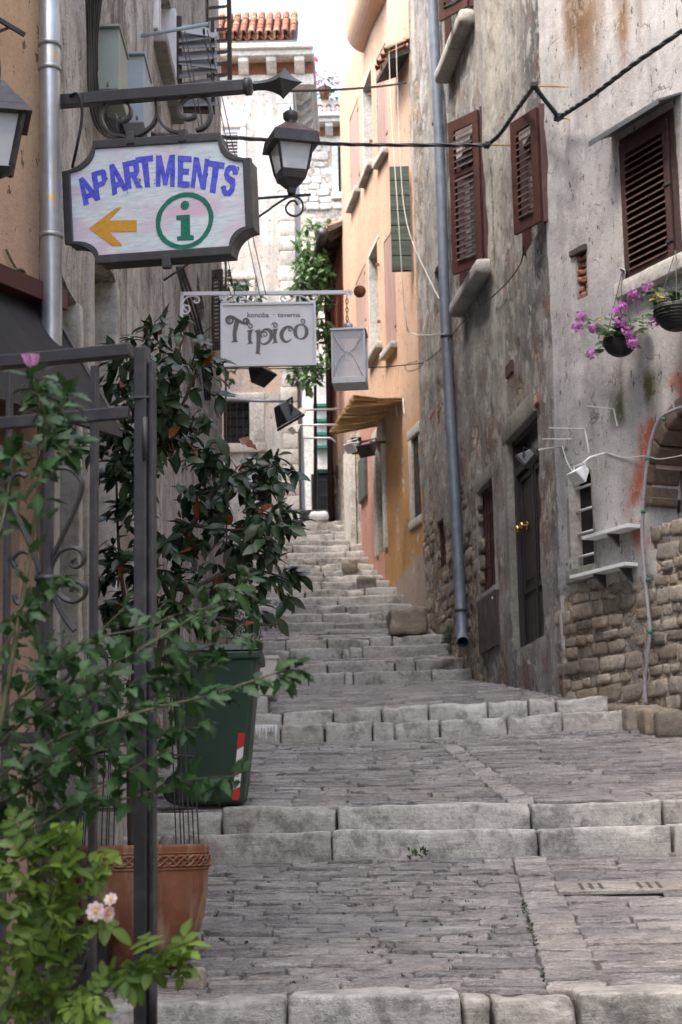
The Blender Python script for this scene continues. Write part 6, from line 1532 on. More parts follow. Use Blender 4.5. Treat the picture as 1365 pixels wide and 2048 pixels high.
m = MB(); m.lathe(V((c0.x, c0.y, zt_(252))), [(0.05, 0), (0.045, 0.03), (0.035, 0.04), (0.055, 0.055), (0.058, 0.10), (0.05, 0.105), (0.04, 0.115), (0.012, 0.125), (0.004, 0.16)], 14); m.build('chimney', M['black'], sl_, True)
MB().lathe(V((c0.x, c0.y, zt_(335))), [(0.02, 0), (0.035, 0.05), (0.045, 0.10), (0.03, 0.15), (0.015, 0.19)], 12).build('bulb', M['lampwhite'], sl_, True)
# ================================================================== black lantern at the left edge
ll = thing('wall_lantern', 'black wall lantern cut off by the left edge, on the tan house', 'lantern', atY(5, 350, 6.9))
c0 = atY(-8, 345, 6.9); f = lambda y: atY(0, y, 6.9).z; AN = 0.25
m = MB(); frustum(m, f(352), 0.05, f(340), 0.11, AN, c0); m.build('lantern_base', M['black'], ll)
ca, cb_ = corners(f(340), 0.12, c0, AN), corners(f(232), 0.20, c0, AN)
for k in range(4):
    MB().beam(ca[k], cb_[k], 0.02, 0.02).build('lantern_post', M['black'], ll); k2 = (k + 1) % 4
    sh = lambda p: V((lerp(c0.x, p.x, 0.93), lerp(c0.y, p.y, 0.93), p.z)); q = [sh(ca[k]), sh(ca[k2]), sh(cb_[k2]), sh(cb_[k])]; n_ = (q[1] - q[0]).cross(q[3] - q[0]).normalized() * 0.003; MB().prism(q, n_).build('pane', M['frost'], ll)
m = MB(); frustum(m, f(242), 0.27, f(225), 0.235, AN, c0); frustum(m, f(225), 0.23, f(200), 0.16, AN, c0); frustum(m, f(200), 0.15, f(165), 0.06, AN, c0); m.build('lantern_roof', M['black'], ll, bevel=0.004)
MB().tube(curve_pts([V((c0.x, c0.y, f(168))), V((c0.x, c0.y, f(120))), TW.px(-20, 70, 0.1), TW.px(-20, 60, 0)], 6), 0.012, 6).build('bracket', M['black'], ll, True)
br = thing('iron_bracket', 'small black iron bracket on the tan wall above the left lantern', 'bracket', TW.px(5, 60)); MB().beam(TW.px(-20, 28, 0.02), TW.px(50, 70, 0.10), 0.014, 0.02).build('bracket_bar', M['black'], br); MB().beam(TW.px(-10, 66, 0.02), TW.px(22, 54, 0.06), 0.012, 0.012).build('bracket_stay', M['black'], br)
tag(MB().tube(curve_pts([TW.px(13, 498, 0.01), TW.px(24, 522, 0.02), TW.px(36, 540, 0.03), TW.px(52, 548, 0.03), TW.px(45, 562, 0.03), TW.px(24, 560, 0.03), TW.px(20, 545, 0.03), TW.px(38, 538, 0.04), TW.px(50, 545, 0.04), TW.px(40, 556, 0.04), TW.px(26, 550, 0.03)], 5), 0.006, 6).build('cable_end', M['stem'], None, True), 'knotted beige cable end poking out of the tan wall', 'cable')
# ================================================================== pipes
zp = thing('downpipe', 'shiny zinc downpipe with flaking yellow paint at the corner of the tan house', 'pipe', (-1.30, 8.0, 0.9))
pa, pb = atY(97, -160, 7.97), atY(104, 640, 7.97); pg_ = V((pb.x + 0.01, pb.y, 0.95))
MB().tube([pa, lerp(pa, pb, 0.5), pb, pg_], 0.049, 18).build('pipe', M['zinc'], zp, True)
for y in (97, 146, 478): p = lerp(pa, pb, (y + 160) / 800); MB().lathe(p - V((0, 0, 0.012)), [(0.05, 0), (0.056, 0.003), (0.056, 0.02), (0.05, 0.024)], 18).build('pipe_collar', M['zinc'], zp, True)
rp = thing('drainpipe', 'blue-grey drainpipe running down the grey house to the steps', 'pipe', DW.px(925, 1290, 0.09))
cps = [DW.px(864, -250, 0.09), DW.px(866, 0, 0.09), DW.px(881, 330, 0.09), DW.px(891, 640, 0.09), DW.px(905, 900, 0.09), DW.px(918, 1150, 0.09), DW.px(924, 1262, 0.09), DW.px(925, 1275, 0.10), DW.px(926, 1285, 0.15)]
MB().tube(cps, 0.066, 18, cap=False).build('pipe', M['zinc2'], rp, True)
for y, x in ((250, 876), (676, 893), (1224, 922)): MB().lathe(DW.px(x, y, 0.09), [(0.067, 0), (0.074, 0.003), (0.074, 0.03), (0.067, 0.034)], 18).build('pipe_clip', M['black'], rp, True)
# ================================================================== meter boxes
def mbox(x0, y0, x1, y1, dout, mat, label, near):
    (sa, za), (sb, zb) = LW.uv(x0, y0, dout), LW.uv(x1, y1, dout)
    s = LW.uv(near, (y0 + y1) / 2, 0)[0]
    o = thing('meter_box', label, 'box', LW.pt(s, zb)); return o
f_ = lambda x, y, Y: atY(x, y, Y)
for (x0, y0, x1, y1, Y, mat, label) in ((176, 58, 250, 178, 9.7, 'grey_box', 'grey-green metal meter box, larger of the two above the sign arm'), (250, 112, 300, 245, 10.6, 'blue_box', 'blue-grey metal meter box, smaller and farther of the two above the sign arm')):
    ob = thing('meter_box', label, 'box', f_(x0, y1, Y), 'meter boxes on the left wall'); A, B = f_(x0, y0, Y), f_(x1 - 12, y1, Y)
    MB().hexa([V((A.x - .02, Y, B.z)), V((B.x, Y, B.z)), V((B.x, Y + 0.42, B.z)), V((A.x - .02, Y + 0.42, B.z)), V((A.x - .02, Y, A.z)), V((B.x, Y, A.z)), V((B.x, Y + 0.42, A.z)), V((A.x - .02, Y + 0.42, A.z))]).build('box_body', M[mat], ob, bevel=0.006)
    MB().box(((A.x + B.x) / 2 - .01, Y + 0.2, A.z + 0.008), ((B.x - A.x) / 2 + 0.02, 0.23, 0.008)).build('box_lid', M[mat], ob, bevel=0.003)
    for k in (0.3, 0.65): MB().box((lerp(A.x, B.x, k), Y - 0.004, B.z + 0.03), (0.006, 0.005, 0.012)).build('latch', M['rust'], ob)
# ================================================================== iron gate, near left
GT = Plane((atY(285, 700, 4.75).x - 2.0 * 0.966, 4.75 + 2.0 * 0.259), tuple(atY(285, 700, 4.75))[:2], (0, -1)); gp = lambda x, y, d=0.0: GT.px(x, y, d)
gt = thing('iron_gate', 'graphite grey iron garden gate with scrollwork at the left edge', 'gate', gp(285, 2048))
zG = zground(-0.6, 4.75) - 0.05
def vbar(x0a, x1a, ya, x0b, x1b, yb, name, dep=0.035, zlow=None, d1=0.0):
    sa0, za = GT.uv(x0a, ya); sa1 = GT.uv(x1a, ya)[0]; sb0, zb = GT.uv(x0b, yb); sb1 = GT.uv(x1b, yb)[0]
    a, b = (sa0 + sb0) / 2, (sa1 + sb1) / 2; z_ = zlow if zlow is not None else zb
    return MB().wbox(GT, a, b, z_, za, d1 - dep, d1).build(name, M['gate'], gt, bevel=0.003)
def hbar(y0, y1, xa, xb, name, dep=0.03, d1=0.0):
    (sa, za), (sb, zb) = GT.uv(xa, y0), GT.uv(xb, y1); z0 = GT.uv((xa + xb) / 2, y1)[1]; z1 = GT.uv((xa + xb) / 2, y0)[1]
    return MB().wbox(GT, sa, sb, z0, z1, d1 - dep, d1).build(name, M['gate'], gt, bevel=0.003)
vbar(259, 285, 694, 276, 300, 2048, 'gate_post', 0.04, zG); vbar(288, 297, 720, 302, 312, 2048, 'gate_stile', 0.03, zG, -0.01)
hbar(700, 724, -60, 258, 'top_rail', 0.04)
vbar(168, 180, 732, 186, 201, 2048, 'bar', 0.025, zG); vbar(81, 92, 760, 94, 106, 2048, 'bar', 0.025, zG); vbar(0, 9, 740, 6, 16, 2048, 'bar', 0.025, zG)
hbar(826, 850, -60, 258, 'rail', 0.02, 0.006); hbar(1462, 1485, -60, 262, 'rail', 0.02, 0.006)
for x, y in ((172, 838), (190, 1472)): MB().lathe(gp(x, y, 0.006), [(0.006, 0), (0.006, 0.003), (0.001, 0.006)], 10, (GT.dir, V((0, 0, 1)), GT.n)).build('rivet', M['gate'], gt)
MB().beam(gp(232, 821, -0.06), gp(262, 819, -0.02), 0.008, 0.010).build('stop_pin', M['gate'], gt); MB().beam(gp(258, 795, 0.01), gp(300, 794, -0.01), 0.012, 0.006).build('stop_plate', M['gate'], gt)
MB().tube([gp(290, 835, 0.0), gp(291, 920, 0.0)], 0.008, 8).build('hinge', M['gate'], gt, True); MB().tube([gp(305, 1935, 0.0), gp(306, 2060, 0.0)], 0.010, 8).build('hinge', M['gate'], gt, True)
g7 = lambda x, y: (x * 0.2735, 700 + y * 0.2734)
def scr(pts, double=True):
    for k in (0, 1) if double else (0,):
        MB().tube(curve_pts([gp(*g7(x + k * 12, y - k * 8), -0.012 - 0.006 * k) for x, y in pts], 6), 0.0052, 6).build('scroll', M['gate'], gt, True)
scr([(410, 950), (385, 900), (420, 870), (520, 880), (590, 960), (585, 1060), (540, 1180), (460, 1350), (390, 1500), (355, 1600), (345, 1660), (360, 1730), (410, 1850), (480, 1980), (545, 2060)])
scr([(545, 1530), (515, 1560), (540, 1590), (590, 1580), (612, 1530), (585, 1470), (520, 1450), (440, 1480), (385, 1560), (360, 1640)])
scr([(545, 1740), (520, 1760), (530, 1720), (570, 1700), (620, 1740), (610, 1810), (540, 1845), (460, 1820), (400, 1750), (370, 1680)])
scr([(280, 1600), (240, 1480), (180, 1350), (110, 1200), (60, 1060), (70, 970), (130, 910), (190, 930)]); scr([(290, 1640), (260, 1540), (190, 1480), (130, 1490), (90, 1540), (110, 1590)]); scr([(285, 1690), (250, 1800), (180, 1860), (120, 1850), (100, 1790)]); scr([(300, 1690), (270, 1780), (210, 1920), (160, 2060)])
MB().tube([gp(*g7(262, 1668)), gp(*g7(405, 1668))], 0.010, 6).build('collar', M['gate'], gt, True); MB().tube([gp(*g7(270, 1685)), gp(*g7(400, 1685))], 0.006, 6).build('collar', M['gate'], gt, True)
for pts in ([(60, 1545), (100, 1580), (140, 1640), (170, 1750), (185, 1850), (170, 1930), (140, 1980)], [(60, 1500), (90, 1510), (105, 1570), (95, 1640), (75, 1690)], [(150, 1990), (130, 1970), (110, 1975), (105, 1995), (125, 2010), (160, 2005), (180, 1985)], [(105, 1330), (130, 1322), (140, 1345), (120, 1365), (90, 1372), (60, 1350)]):
    for k in (0, 1): MB().tube(curve_pts([gp(x + 3 * k, y - 3 * k, -0.012 - 0.005 * k) for x, y in pts], 6), 0.0052, 6).build('scroll', M['gate'], gt, True)

# ================================================================== terracotta pot with its wire cage
PC = atY(275, 1690, 8.85); pr = 0.345; pt = thing('terracotta_pot', 'large terracotta pot with a plaited band at the foot of the shrub', 'pot', (PC.x, PC.y, zground(PC.x, PC.y)))
pz = PC.z; pb_ = zground(PC.x, PC.y); H = pz - pb_
prof = [(0.20, 0.0), (0.235, 0.02), (0.285, H * 0.2), (0.322, H * 0.42), (0.338, H * 0.62), (0.342, H * 0.80), (0.345, H * 0.9), (0.350, H * 0.97), (0.348, H), (0.315, H), (0.312, H - 0.06), (0.3, H - 0.07)]
MB().lathe((PC.x, PC.y, pb_), prof, 64).build('pot_body', M['terracotta'], pt, True)
for ph in range(2):
    for sgn in (1, -1):
        pp = []
        for k in range(241):
            a = k / 240 * 6.2832; r = 0.3475 + 0.004 * (1 if math.sin(13 * a + ph * math.pi) * sgn > 0 else -1) * 0.6; pp.append((PC.x + math.cos(a) * r, PC.y + math.sin(a) * r, pb_ + H * 0.865 + 0.024 * math.sin(13 * a + ph * math.pi / 1.0 + (0 if sgn > 0 else math.pi / 2))))
        MB().tube(pp, 0.0068, 6, False).build('plaited_band', M['terracotta'], pt, True)
for dz in (-0.037, 0.037): MB().tube([(PC.x + math.cos(k / 64 * 6.2832) * 0.344, PC.y + math.sin(k / 64 * 6.2832) * 0.344, pb_ + H * 0.865 + dz) for k in range(65)], 0.006, 6, False).build('band_rim', M['terracotta'], pt, True)
MB().lathe((PC.x, PC.y, pz - 0.06), [(0.31, 0), (0.2, 0.012), (0.05, 0.02)], 32).build('soil', M['grout'], pt, True)
cg = thing('wire_cage', 'dark green wire cage standing in the terracotta pot round the shrub', 'cage', (PC.x, PC.y, pz))
for k in range(9):
    a = k / 9 * 6.283 + 0.2; x, y = PC.x + math.cos(a) * 0.29, PC.y + math.sin(a) * 0.29; x2, y2 = PC.x + math.cos(a) * 0.24, PC.y + math.sin(a) * 0.24
    for o in (-0.012, 0.012): MB().tube([(x + o, y, pz - 0.05), (x2 + o, y2, pz + 0.95)], 0.0035, 5).build('wire', M['cable'], cg)
for z, r in ((0.17, 0.285), (0.42, 0.27), (0.7, 0.255), (0.93, 0.245)): MB().tube([(PC.x + math.cos(k / 32 * 6.283) * r, PC.y + math.sin(k / 32 * 6.283) * r, pz + z) for k in range(33)], 0.0035, 5, False).build('ring', M['cable'], cg)
bx = atY(165, 1960, 8.3); bp_ = thing('plastic_pot', 'square black plastic pot standing behind the gate scrolls', 'pot', (bx.x, bx.y, zground(-1.1, 8.3)))
zb = zground(-1.1, 8.35); q = [(-.13, -.13), (.13, -.13), (.13, .13), (-.13, .13)]; ctr = V((bx.x - 0.02, 8.42, zb))
MB().hexa([ctr + V((x * .85, y * .85, 0)) for x, y in q] + [ctr + V((x, y, 0.27)) for x, y in q]).build('pot_body', M['plasticblack'], bp_, bevel=0.01); MB().box(ctr + V((0, 0, 0.285)), (0.15, 0.15, 0.025)).build('pot_rim', M['plasticblack'], bp_, bevel=0.006)

# ================================================================== wheelie bin
BY = 12.35; zb = zground(-0.8, BY) + 0.0
A = atY(515, 1308, BY - 0.25); Bq = atY(487, 1608, BY - 0.25); Cq = atY(345, 1608, BY - 0.25); Dq = atY(338, 1308, BY - 0.25)
zb = Bq.z; wb = thing('wheelie_bin', 'dark green wheelie bin with red and white tape at the left wall', 'bin', ((A.x + Dq.x) / 2, BY, zb))
xr_t, xr_b, xl_t, xl_b = A.x, Bq.x, Dq.x, Cq.x + 0.06; zt = A.z
vs = []
for z, xl, xr, y0, y1 in ((zb + 0.0, xl_b, xr_b, BY - 0.24, BY + 0.22), (zb + 0.35, lerp(xl_b, xl_t, .35), lerp(xr_b, xr_t, .4), BY - 0.265, BY + 0.25), (zt, xl_t, xr_t, BY - 0.29, BY + 0.28)):
    vs += [(xl, y0, z), (xr, y0, z), (xr, y1, z), (xl, y1, z)]
m = MB(); m.add(vs, [(3, 2, 1, 0), (8, 9, 10, 11)] + [(i * 4 + k, i * 4 + (k + 1) % 4, (i + 1) * 4 + (k + 1) % 4, (i + 1) * 4 + k) for i in range(2) for k in range(4)]); m.build('bin_body', M['bingreen'], wb, bevel=0.035, seg=4)
MB().box(((xl_t + xr_t) / 2, BY, zt - 0.01), ((xr_t - xl_t) / 2 + 0.03, 0.315, 0.03)).build('bin_rim', M['bingreen'], wb, bevel=0.015)
m = MB(); m.hexa([V((xl_t - 0.04, BY - 0.33, zt + 0.02)), V((xr_t + 0.035, BY - 0.33, zt + 0.02)), V((xr_t + 0.035, BY + 0.32, zt + 0.02)), V((xl_t - 0.04, BY + 0.32, zt + 0.02)), V((xl_t + 0.0, BY - 0.28, zt + 0.075)), V((xr_t + 0.0, BY - 0.28, zt + 0.065)), V((xr_t, BY + 0.27, zt + 0.065)), V((xl_t, BY + 0.27, zt + 0.075))]); m.build('bin_lid', M['bingreen'], wb, bevel=0.018, seg=3)
MB().tube([(xl_t - 0.07, BY - 0.24, zt + 0.0), (xl_t - 0.07, BY + 0.24, zt + 0.0)], 0.016, 10).build('handle', M['bingreen'], wb, True)
wc = atY(357, 1572, BY - 0.28); WR = zb + 0.105
for dy in (-0.30, 0.27):
    wv = MB(); wv.lathe((wc.x, BY + dy, WR), [(0.04, -0.022), (0.088, -0.025), (0.102, -0.015), (0.105, 0), (0.102, 0.015), (0.088, 0.025), (0.04, 0.022)], 24, (V((1, 0, 0)), V((0, 0, 1)), V((0, 1, 0)))); w_ = wv.build('wheel', M['rubber'], wb, True)
    MB().lathe((wc.x, BY + dy, WR), [(0.02, -0.034), (0.06, -0.028), (0.066, -0.02), (0.066, 0.02), (0.06, 0.028), (0.02, 0.034)], 20, (V((1, 0, 0)), V((0, 0, 1)), V((0, 1, 0)))).build('hub', M['plasticblack'], w_, True)
MB().tube([(wc.x, BY - 0.28, WR), (wc.x, BY + 0.25, WR)], 0.012, 8).build('axle', M['plasticblack'], wb, True)
tz0, tz1 = atY(478, 1600, BY - .27).z, atY(488, 1466, BY - .27).z
for k in range(5):
    za, zc2 = lerp(tz0, tz1, k / 5), lerp(tz0, tz1, (k + 1) / 5)
    def xe(z): t = (z - zb) / (zt - zb); return lerp(xr_b, xr_t, t) - 0.032, BY - 0.243 - 0.05 * t
    x0, y0 = xe(za); x1, y1 = xe(zc2); sk = 0.035
    MB().add([(x0 - 0.045, y0 - 0.006, za + (0 if k == 0 else -sk * .6)), (x0, y0 - 0.006, za), (x1, y1 - 0.006, zc2), (x1 - 0.045, y1 - 0.006, zc2 - (sk * .6 if k < 4 else 0))], [(0, 1, 2, 3)]).build('reflective_tape', M['red' if k % 2 == 0 else 'white'], wb)
# pale planter on a stone
pl_ = thing('planter_box', 'pale rectangular planter standing on a stone behind the green bin', 'planter', atY(520, 1395, 15.95)); A, Bq = atY(492, 1312, 15.8), atY(556, 1312, 15.8); Cq, Dq = atY(498, 1392, 15.8), atY(550, 1392, 15.8)
bk = V((0, 0.7, 0)); dd = V((-0.05, 0, 0)); MB().hexa([Cq + dd, Dq, Dq + bk, Cq + bk + dd, A + dd, Bq, Bq + bk, A + bk + dd]).build('planter_body', M['planter'], pl_, bevel=0.02, seg=3)
MB().hexa([p + V((0, 0, 0.002)) for p in (A + dd * 1.3 + V((0, -.012, -.03)), Bq + V((.012, -.012, -.03)), Bq + bk + V((.012, 0, -.03)), A + bk + dd * 1.3 + V((0, 0, -.03)))] + [p + V((0, 0, 0.004)) for p in (A + dd * 1.3 + V((0, -.012, 0)), Bq + V((.012, -.012, 0)), Bq + bk + V((.012, 0, 0)), A + bk + dd * 1.3)]).build('planter_rim', M['planter'], pl_, bevel=0.008)
st_ = thing('support_stone', 'small block of stone propping up the pale planter', 'stone', atY(515, 1415, 15.9)); zs_ = Cq.z
P, fs = rbox((0.11, 0.25, max(0.03, (zs_ - zground(-0.7, 15.9)) / 2 + 0.01)), 0.02, (3, 3, 2), 0.008, 77); c = V(((Cq.x + Dq.x) / 2 - 0.06, 16.05, (zs_ + zground(-0.7, 15.9)) / 2 - 0.012)); me = bpy.data.meshes.new('block'); me.from_pydata([tuple(c + V(p)) for p in P], [], fs); me.polygons.foreach_set('use_smooth', [True] * len(fs)); me.materials.append(M['step']); put('block', me, st_)

# ================================================================== things on the right walls
def bracket(pts, label, w=0.02):
    o = thing('shelf_bracket', label, 'bracket', RW.px(*pts[0]), 'white brackets on the pale house')
    p0 = RW.px(*pts[0], 0.0)
    s1, z1 = RW.uv(*pts[1]); 
    wl = RW.pt(*RW.uv(*pts[1]), 0.01); tip = RW.pt(s1, RW.uv(*pts[1])[1], 0.0)
    # foot on the wall below the bend, arm out into the street
    ft = RW.px(*pts[2], 0.005); bend = RW.px(*pts[1], 0.005); out = bend + RW.n * 0.30 + RW.dir * 0.05
    r0_ = ray(*pts[0]); out = CAM + r0_ * ((bend.z - EYE) / r0_.z)
    return o, ft, bend, out
for pts, label in ((((1175, 812), (1228, 818), (1235, 852)), 'thin white shelf bracket under the mossy streak'), (((1098, 856), (1170, 857), (1180, 914)), 'thin white shelf bracket, upper of the two left of the white floodlight'), (((1085, 878), (1145, 878), (1151, 920)), 'thin white shelf bracket, lower of the two left of the white floodlight')):
    o, ft, bend, out = bracket(pts, label)
    MB().beam(ft, bend, 0.016, 0.005, RW.n).build('wall_plate', M['lampwhite'], o); MB().beam(bend, out, 0.016, 0.005).build('arm', M['lampwhite'], o)
# shelves
for (a, b, c_, br_, label) in (((1193, 1088), (1270, 1046), (1281, 1044), ((1240, 1060),), 'short white shelf board, upper of the two on the rubble wall'), ((1168, 1164), (1265, 1124), (1285, 1122), ((1212, 1150), (1265, 1128)), 'long white shelf board, lower of the two on the rubble wall')):
    s0, z0 = RW.uv(*a); s1, z1 = RW.uv(*b); z = (z0 + z1) / 2
    o = thing('wall_shelf', label, 'shelf', RW.px(*b)); A, Bv = RW.pt(s0, z, 0.0), RW.pt(s1 - 0.12, z, 0.0)
    MB().wbox(RW, min(s0, s1 - .1), max(s0, s1 - .1), z - 0.016, z + 0.016, 0.0, 0.15).build('board', M['lampwhite'], o, bevel=0.003)
    for p in br_:
        s = RW.uv(*p)[0]; MB().prism([RW.pt(s, z - 0.016, 0.0), RW.pt(s, z - 0.016, 0.12), RW.pt(s, z - 0.04, 0.10), RW.pt(s, z - 0.13, 0.0)], RW.dir * 0.03).build('bracket', M['darkmetal'], o)
# floodlights
def floodlight(c, aim, size, mat, label, arm=None, armmat='galv', group=None):
    o = thing('floodlight', label, 'floodlight', c, group); aim = V(aim).normalized(); sx = aim.cross(V((0, 0, 1))).normalized(); uy = sx.cross(aim); s = size; c = V(c)
    r0 = [c - aim * s * 0.55 + sx * s * a * 0.3 + uy * s * b * 0.22 for a, b in ((-1, -1), (1, -1), (1, 1), (-1, 1))]; r1 = [c + aim * s * 0.3 + sx * s * a * 0.62 + uy * s * b * 0.45 for a, b in ((-1, -1), (1, -1), (1, 1), (-1, 1))]
    MB().hexa(r0 + r1).build('housing', M[mat], o, bevel=s * 0.05)
    r2 = [p + aim * s * 0.12 for p in r1]; MB().hexa([c + (p - c) * 1.04 for p in r1] + [c + (p - c) * 1.04 for p in r2]).build('bezel', M[mat], o, bevel=s * 0.03)
    MB().hexa([lerp(c + aim * s * 0.3, p, 0.85) + aim * s * 0.10 for p in r1] + [lerp(c + aim * s * 0.3, p, 0.85) + aim * s * 0.135 for p in r1]).build('lamp_glass', M['greymetal'], o)
    MB().tube([c + sx * s * 0.66, c + sx * s * 0.7 + V((0, 0, s * 0.6)), c - sx * s * 0.7 + V((0, 0, s * 0.6)), c - sx * s * 0.66], s * 0.05, 6).build('yoke', M[mat], o)
    if arm:
        MB().tube([V(p) for p in arm], 0.018 if size > 0.18 or armmat == 'galv' and c.y > 25 else 0.009, 8).build('arm', M[armmat], o, True)
    return o
fy = 20.5
floodlight(atY(573, 830, fy), (0.35, 0.15, -0.6), 0.27, 'plasticblack', 'black floodlight on a long pole arm below the tavern sign', [LW.px(438, 800, 0.0) if False else V((-1.45, fy, atY(440, 800, fy).z)), atY(588, 803, fy)], 'galv')
floodlight(atY(520, 745, 18.5), (0.4, -0.2, -0.6), 0.22, 'plasticblack', 'black floodlight just under the white tavern sign', [V((-1.44, 18.5, atY(440, 722, 18.5).z)), atY(520, 728, 18.5)], 'black')
floodlight(RW.px(1160, 948, 0.30), (-0.5, -0.2, -0.55), 0.14, 'lampwhite', 'white floodlight on a short arm above the barred window', [RW.px(1215, 905, 0.0), RW.px(1180, 915, 0.2), RW.px(1162, 930, 0.30)], 'lampwhite')
floodlight(DW.px(1056, 917, 0.32), (-0.6, 0.3, -0.5), 0.15, 'plasticblack', 'small black floodlight on an arm above the wooden door', [RW.px(1125, 893, 0.0), DW.px(1078, 900, 0.30)], 'galv')
for i, (x, y, Y, x2, label) in enumerate(((603, 826, 30.2, 682, 'small white floodlight on the upper rod across the alley'), (590, 857, 29.6, 690, 'small white floodlight on the lower rod across the alley'))):
    p = atY(x, y, Y); floodlight(p, (-0.6, -0.3, -0.6), 0.15, 'lampwhite', label, [atY(x, y - 6, Y), atY(x2, y - 8, Y)], 'galv', 'white floodlights on rods')
rod = tag(MB().tube([atY(608, 876, 29.3), atY(662, 876, 29.3), atY(672, 884, 29.3)], 0.016, 6).build('rod', M['galv'], None, True), 'bare metal rod, lowest of the three across the alley', 'rod')
floodlight(OF.px(706, 893, 0.55), (-0.6, -0.5, -0.5), 0.16, 'lampwhite', 'cream floodlight below the reed awning', [OF.px(745, 880, 0.0), OF.px(716, 886, 0.5)], 'galv')
floodlight(OF.px(737, 897, 0.45), (-0.5, -0.6, -0.5), 0.2, 'oldwood', 'brown floodlight below the reed awning', [OF.px(770, 884, 0.0), OF.px(742, 885, 0.42)], 'oldwood')
hs_b = thing('hanging_board', 'dark brown square board hanging below the reed awning', 'sign', OF.px(715, 900, 0.4)); BB = Plane(tuple(OF.px(703, 890, 0.45))[:2], (OF.px(703, 890, 0.45).x + 0.22, OF.px(703, 890, 0.45).y - 0.02), (0, -1)); m = MB(); rect(BB, 703, 875, 724, 908, m, -0.03, 0); m.build('board', M['maroon'], hs_b)
# reed awning
ra = thing('reed_awning', 'straw-coloured reed awning over the tavern entrance on the orange house', 'awning', OF.px(770, 830))
P0_ = OW.px(806, 795, 0.0); P1_ = OF.px(760, 846, 0.0); z_ = (P0_.z + P1_.z) / 2
Q0 = atY(712, 790, P0_.y - 0.15); Q1 = atY(664, 864, P1_.y + 0.6)
m = MB(); rr = random.Random(9); N = 190
for k in range(N):
    t = (k + 0.5) / N; a = lerp(P0_, P1_, t) + V((rr.uniform(-.02, .02), 0, rr.uniform(-.012, .012))); b = lerp(Q0, Q1, t) + V((rr.uniform(-.05, .03), rr.uniform(-.02, .02), rr.uniform(-.015, .015))); mid = (a + b) / 2 + V((0, 0, -0.03 + rr.uniform(-.01, .01))); m.tube([a, mid, b], rr.uniform(0.006, 0.011), 5)
m.build('reeds', M['reed'], ra)['kind'] = 'stuff'
for t in (0.02, 0.5, 0.98): MB().beam(lerp(P0_, P1_, t) + V((0, 0, -0.04)), lerp(Q0, Q1, t) + V((0, 0, -0.05)), 0.02, 0.02).build('batten', M['reed'], ra)
for (x, y0, y1) in ((806, 797, 828), (792, 812, 832)): MB().beam(OW.px(x, y0, 0.02), OW.px(x + 3, y1, 0.02), 0.03, 0.012, OW.n).build('wall_bracket', M['lampwhite'], ra)
# hose
hp_ = [(1368, 814), (1345, 822), (1322, 836), (1306, 870), (1297, 915), (1291, 960), (1286, 1020), (1285, 1070), (1288, 1130), (1296, 1210), (1300, 1260), (1296, 1310), (1290, 1360), (1292, 1408)]
ho = thing('garden_hose', 'clear ribbed hose running round the arch and down the rubble wall', 'hose', RW.px(1292, 1408, 0.05)); MB().tube(curve_pts([RW.px(x, y, 0.07) for x, y in hp_], 6), 0.016, 10).build('hose_tube', M['hose'], ho, True)
for (x, y) in ((1328, 838), (1296, 917), (1287, 1023), (1297, 1160), (1301, 1264)): MB().lathe(RW.px(x, y, 0.07) - V((0, 0, 0.015)), [(0.017, 0), (0.022, 0.004), (0.022, 0.026), (0.017, 0.03)], 10).build('hose_clip', M['greenclip'], ho, True)
# ================================================================== cables
def cable(pts, r, label, mat='cable', n=6, name='cable', smooth=True):
    return tag(MB().tube(curve_pts([V(p) for p in pts], n), r, 6).build(name, M[mat], None, True), label, 'cable')
def sag(a, b, s, n=5): return [lerp(V(a), V(b), k / n) - V((0, 0, s * 4 * (k / n) * (1 - k / n))) for k in range(n + 1)]
clamp = DW.px(975, 290, 0.25)
def twisted(pts, r, label, turns=30):
    c = curve_pts([V(p) for p in pts], 14); o = thing('overhead_cable', label, 'cable', c[0])
    for ph in (0, 2.1, 4.2):
        q = []
        for i, p in enumerate(c):
            t = (c[min(i + 1, len(c) - 1)] - c[max(i - 1, 0)]).normalized(); a = t.orthogonal().normalized(); b = t.cross(a); w = ph + i * 0.9; q.append(p + (a * math.cos(w) + b * math.sin(w)) * r * 0.8)
        MB().tube(q, r, 5).build('strand', M['cable'], o, True)
    return o
ins1, ins2 = DW.px(1068, 172, 0.22), RW.px(1118, 235, 0.12)
twisted([LW.px(300, 268, 0.05), atY(455, 275, 16), atY(700, 289, 18.5), clamp], 0.013, 'twisted black cable crossing the alley behind the street lantern')
twisted([clamp, DW.px(1000, 268, 0.16), DW.px(1030, 225, 0.16), ins1], 0.014, 'short twisted black cable between the two brown shutters')
twisted([ins1, lerp(ins1, ins2, 0.5), ins2], 0.014, 'short black cable looping down beside the corner of the two right houses')
twisted([ins2, RW.px(1180, 195, 0.2), RW.px(1280, 120, 0.25), RW.px(1420, 25, 0.3)], 0.014, 'twisted black cable rising to the right edge above the window hood')
for p, W, lb in ((ins1, DW, 'black cable clamp on a brass rod at the top bend of the wall cable'), (ins2, RW, 'black cable clamp at the corner of the two right houses'), (clamp, DW, 'black cable clamp above the long brown shutter')):
    o = thing('cable_clamp', lb, 'clamp', p, 'cable clamps'); MB().tube([p, p - W.n * 0.3], 0.008, 6).build('rod', M['brass'], o); MB().box(p, (0.05, 0.03, 0.025), (W.dir, W.n, V((0, 0, 1)))).build('clamp_body', M['cable'], o, bevel=0.008)
cable(sag(atY(560, 182, 17), OW.px(812, 166, 0.1), 0.03), 0.016, 'black cable crossing the sky behind the spear tip')
cable([DW.px(846, 726, 0.15), atY(780, 733, 23.5), atY(735, 735, 22.5), atY(590, 737, 22), V((-1.46, 21.5, atY(440, 737, 21.5).z))], 0.008, 'thin black cable stretched across the alley behind the square lantern')
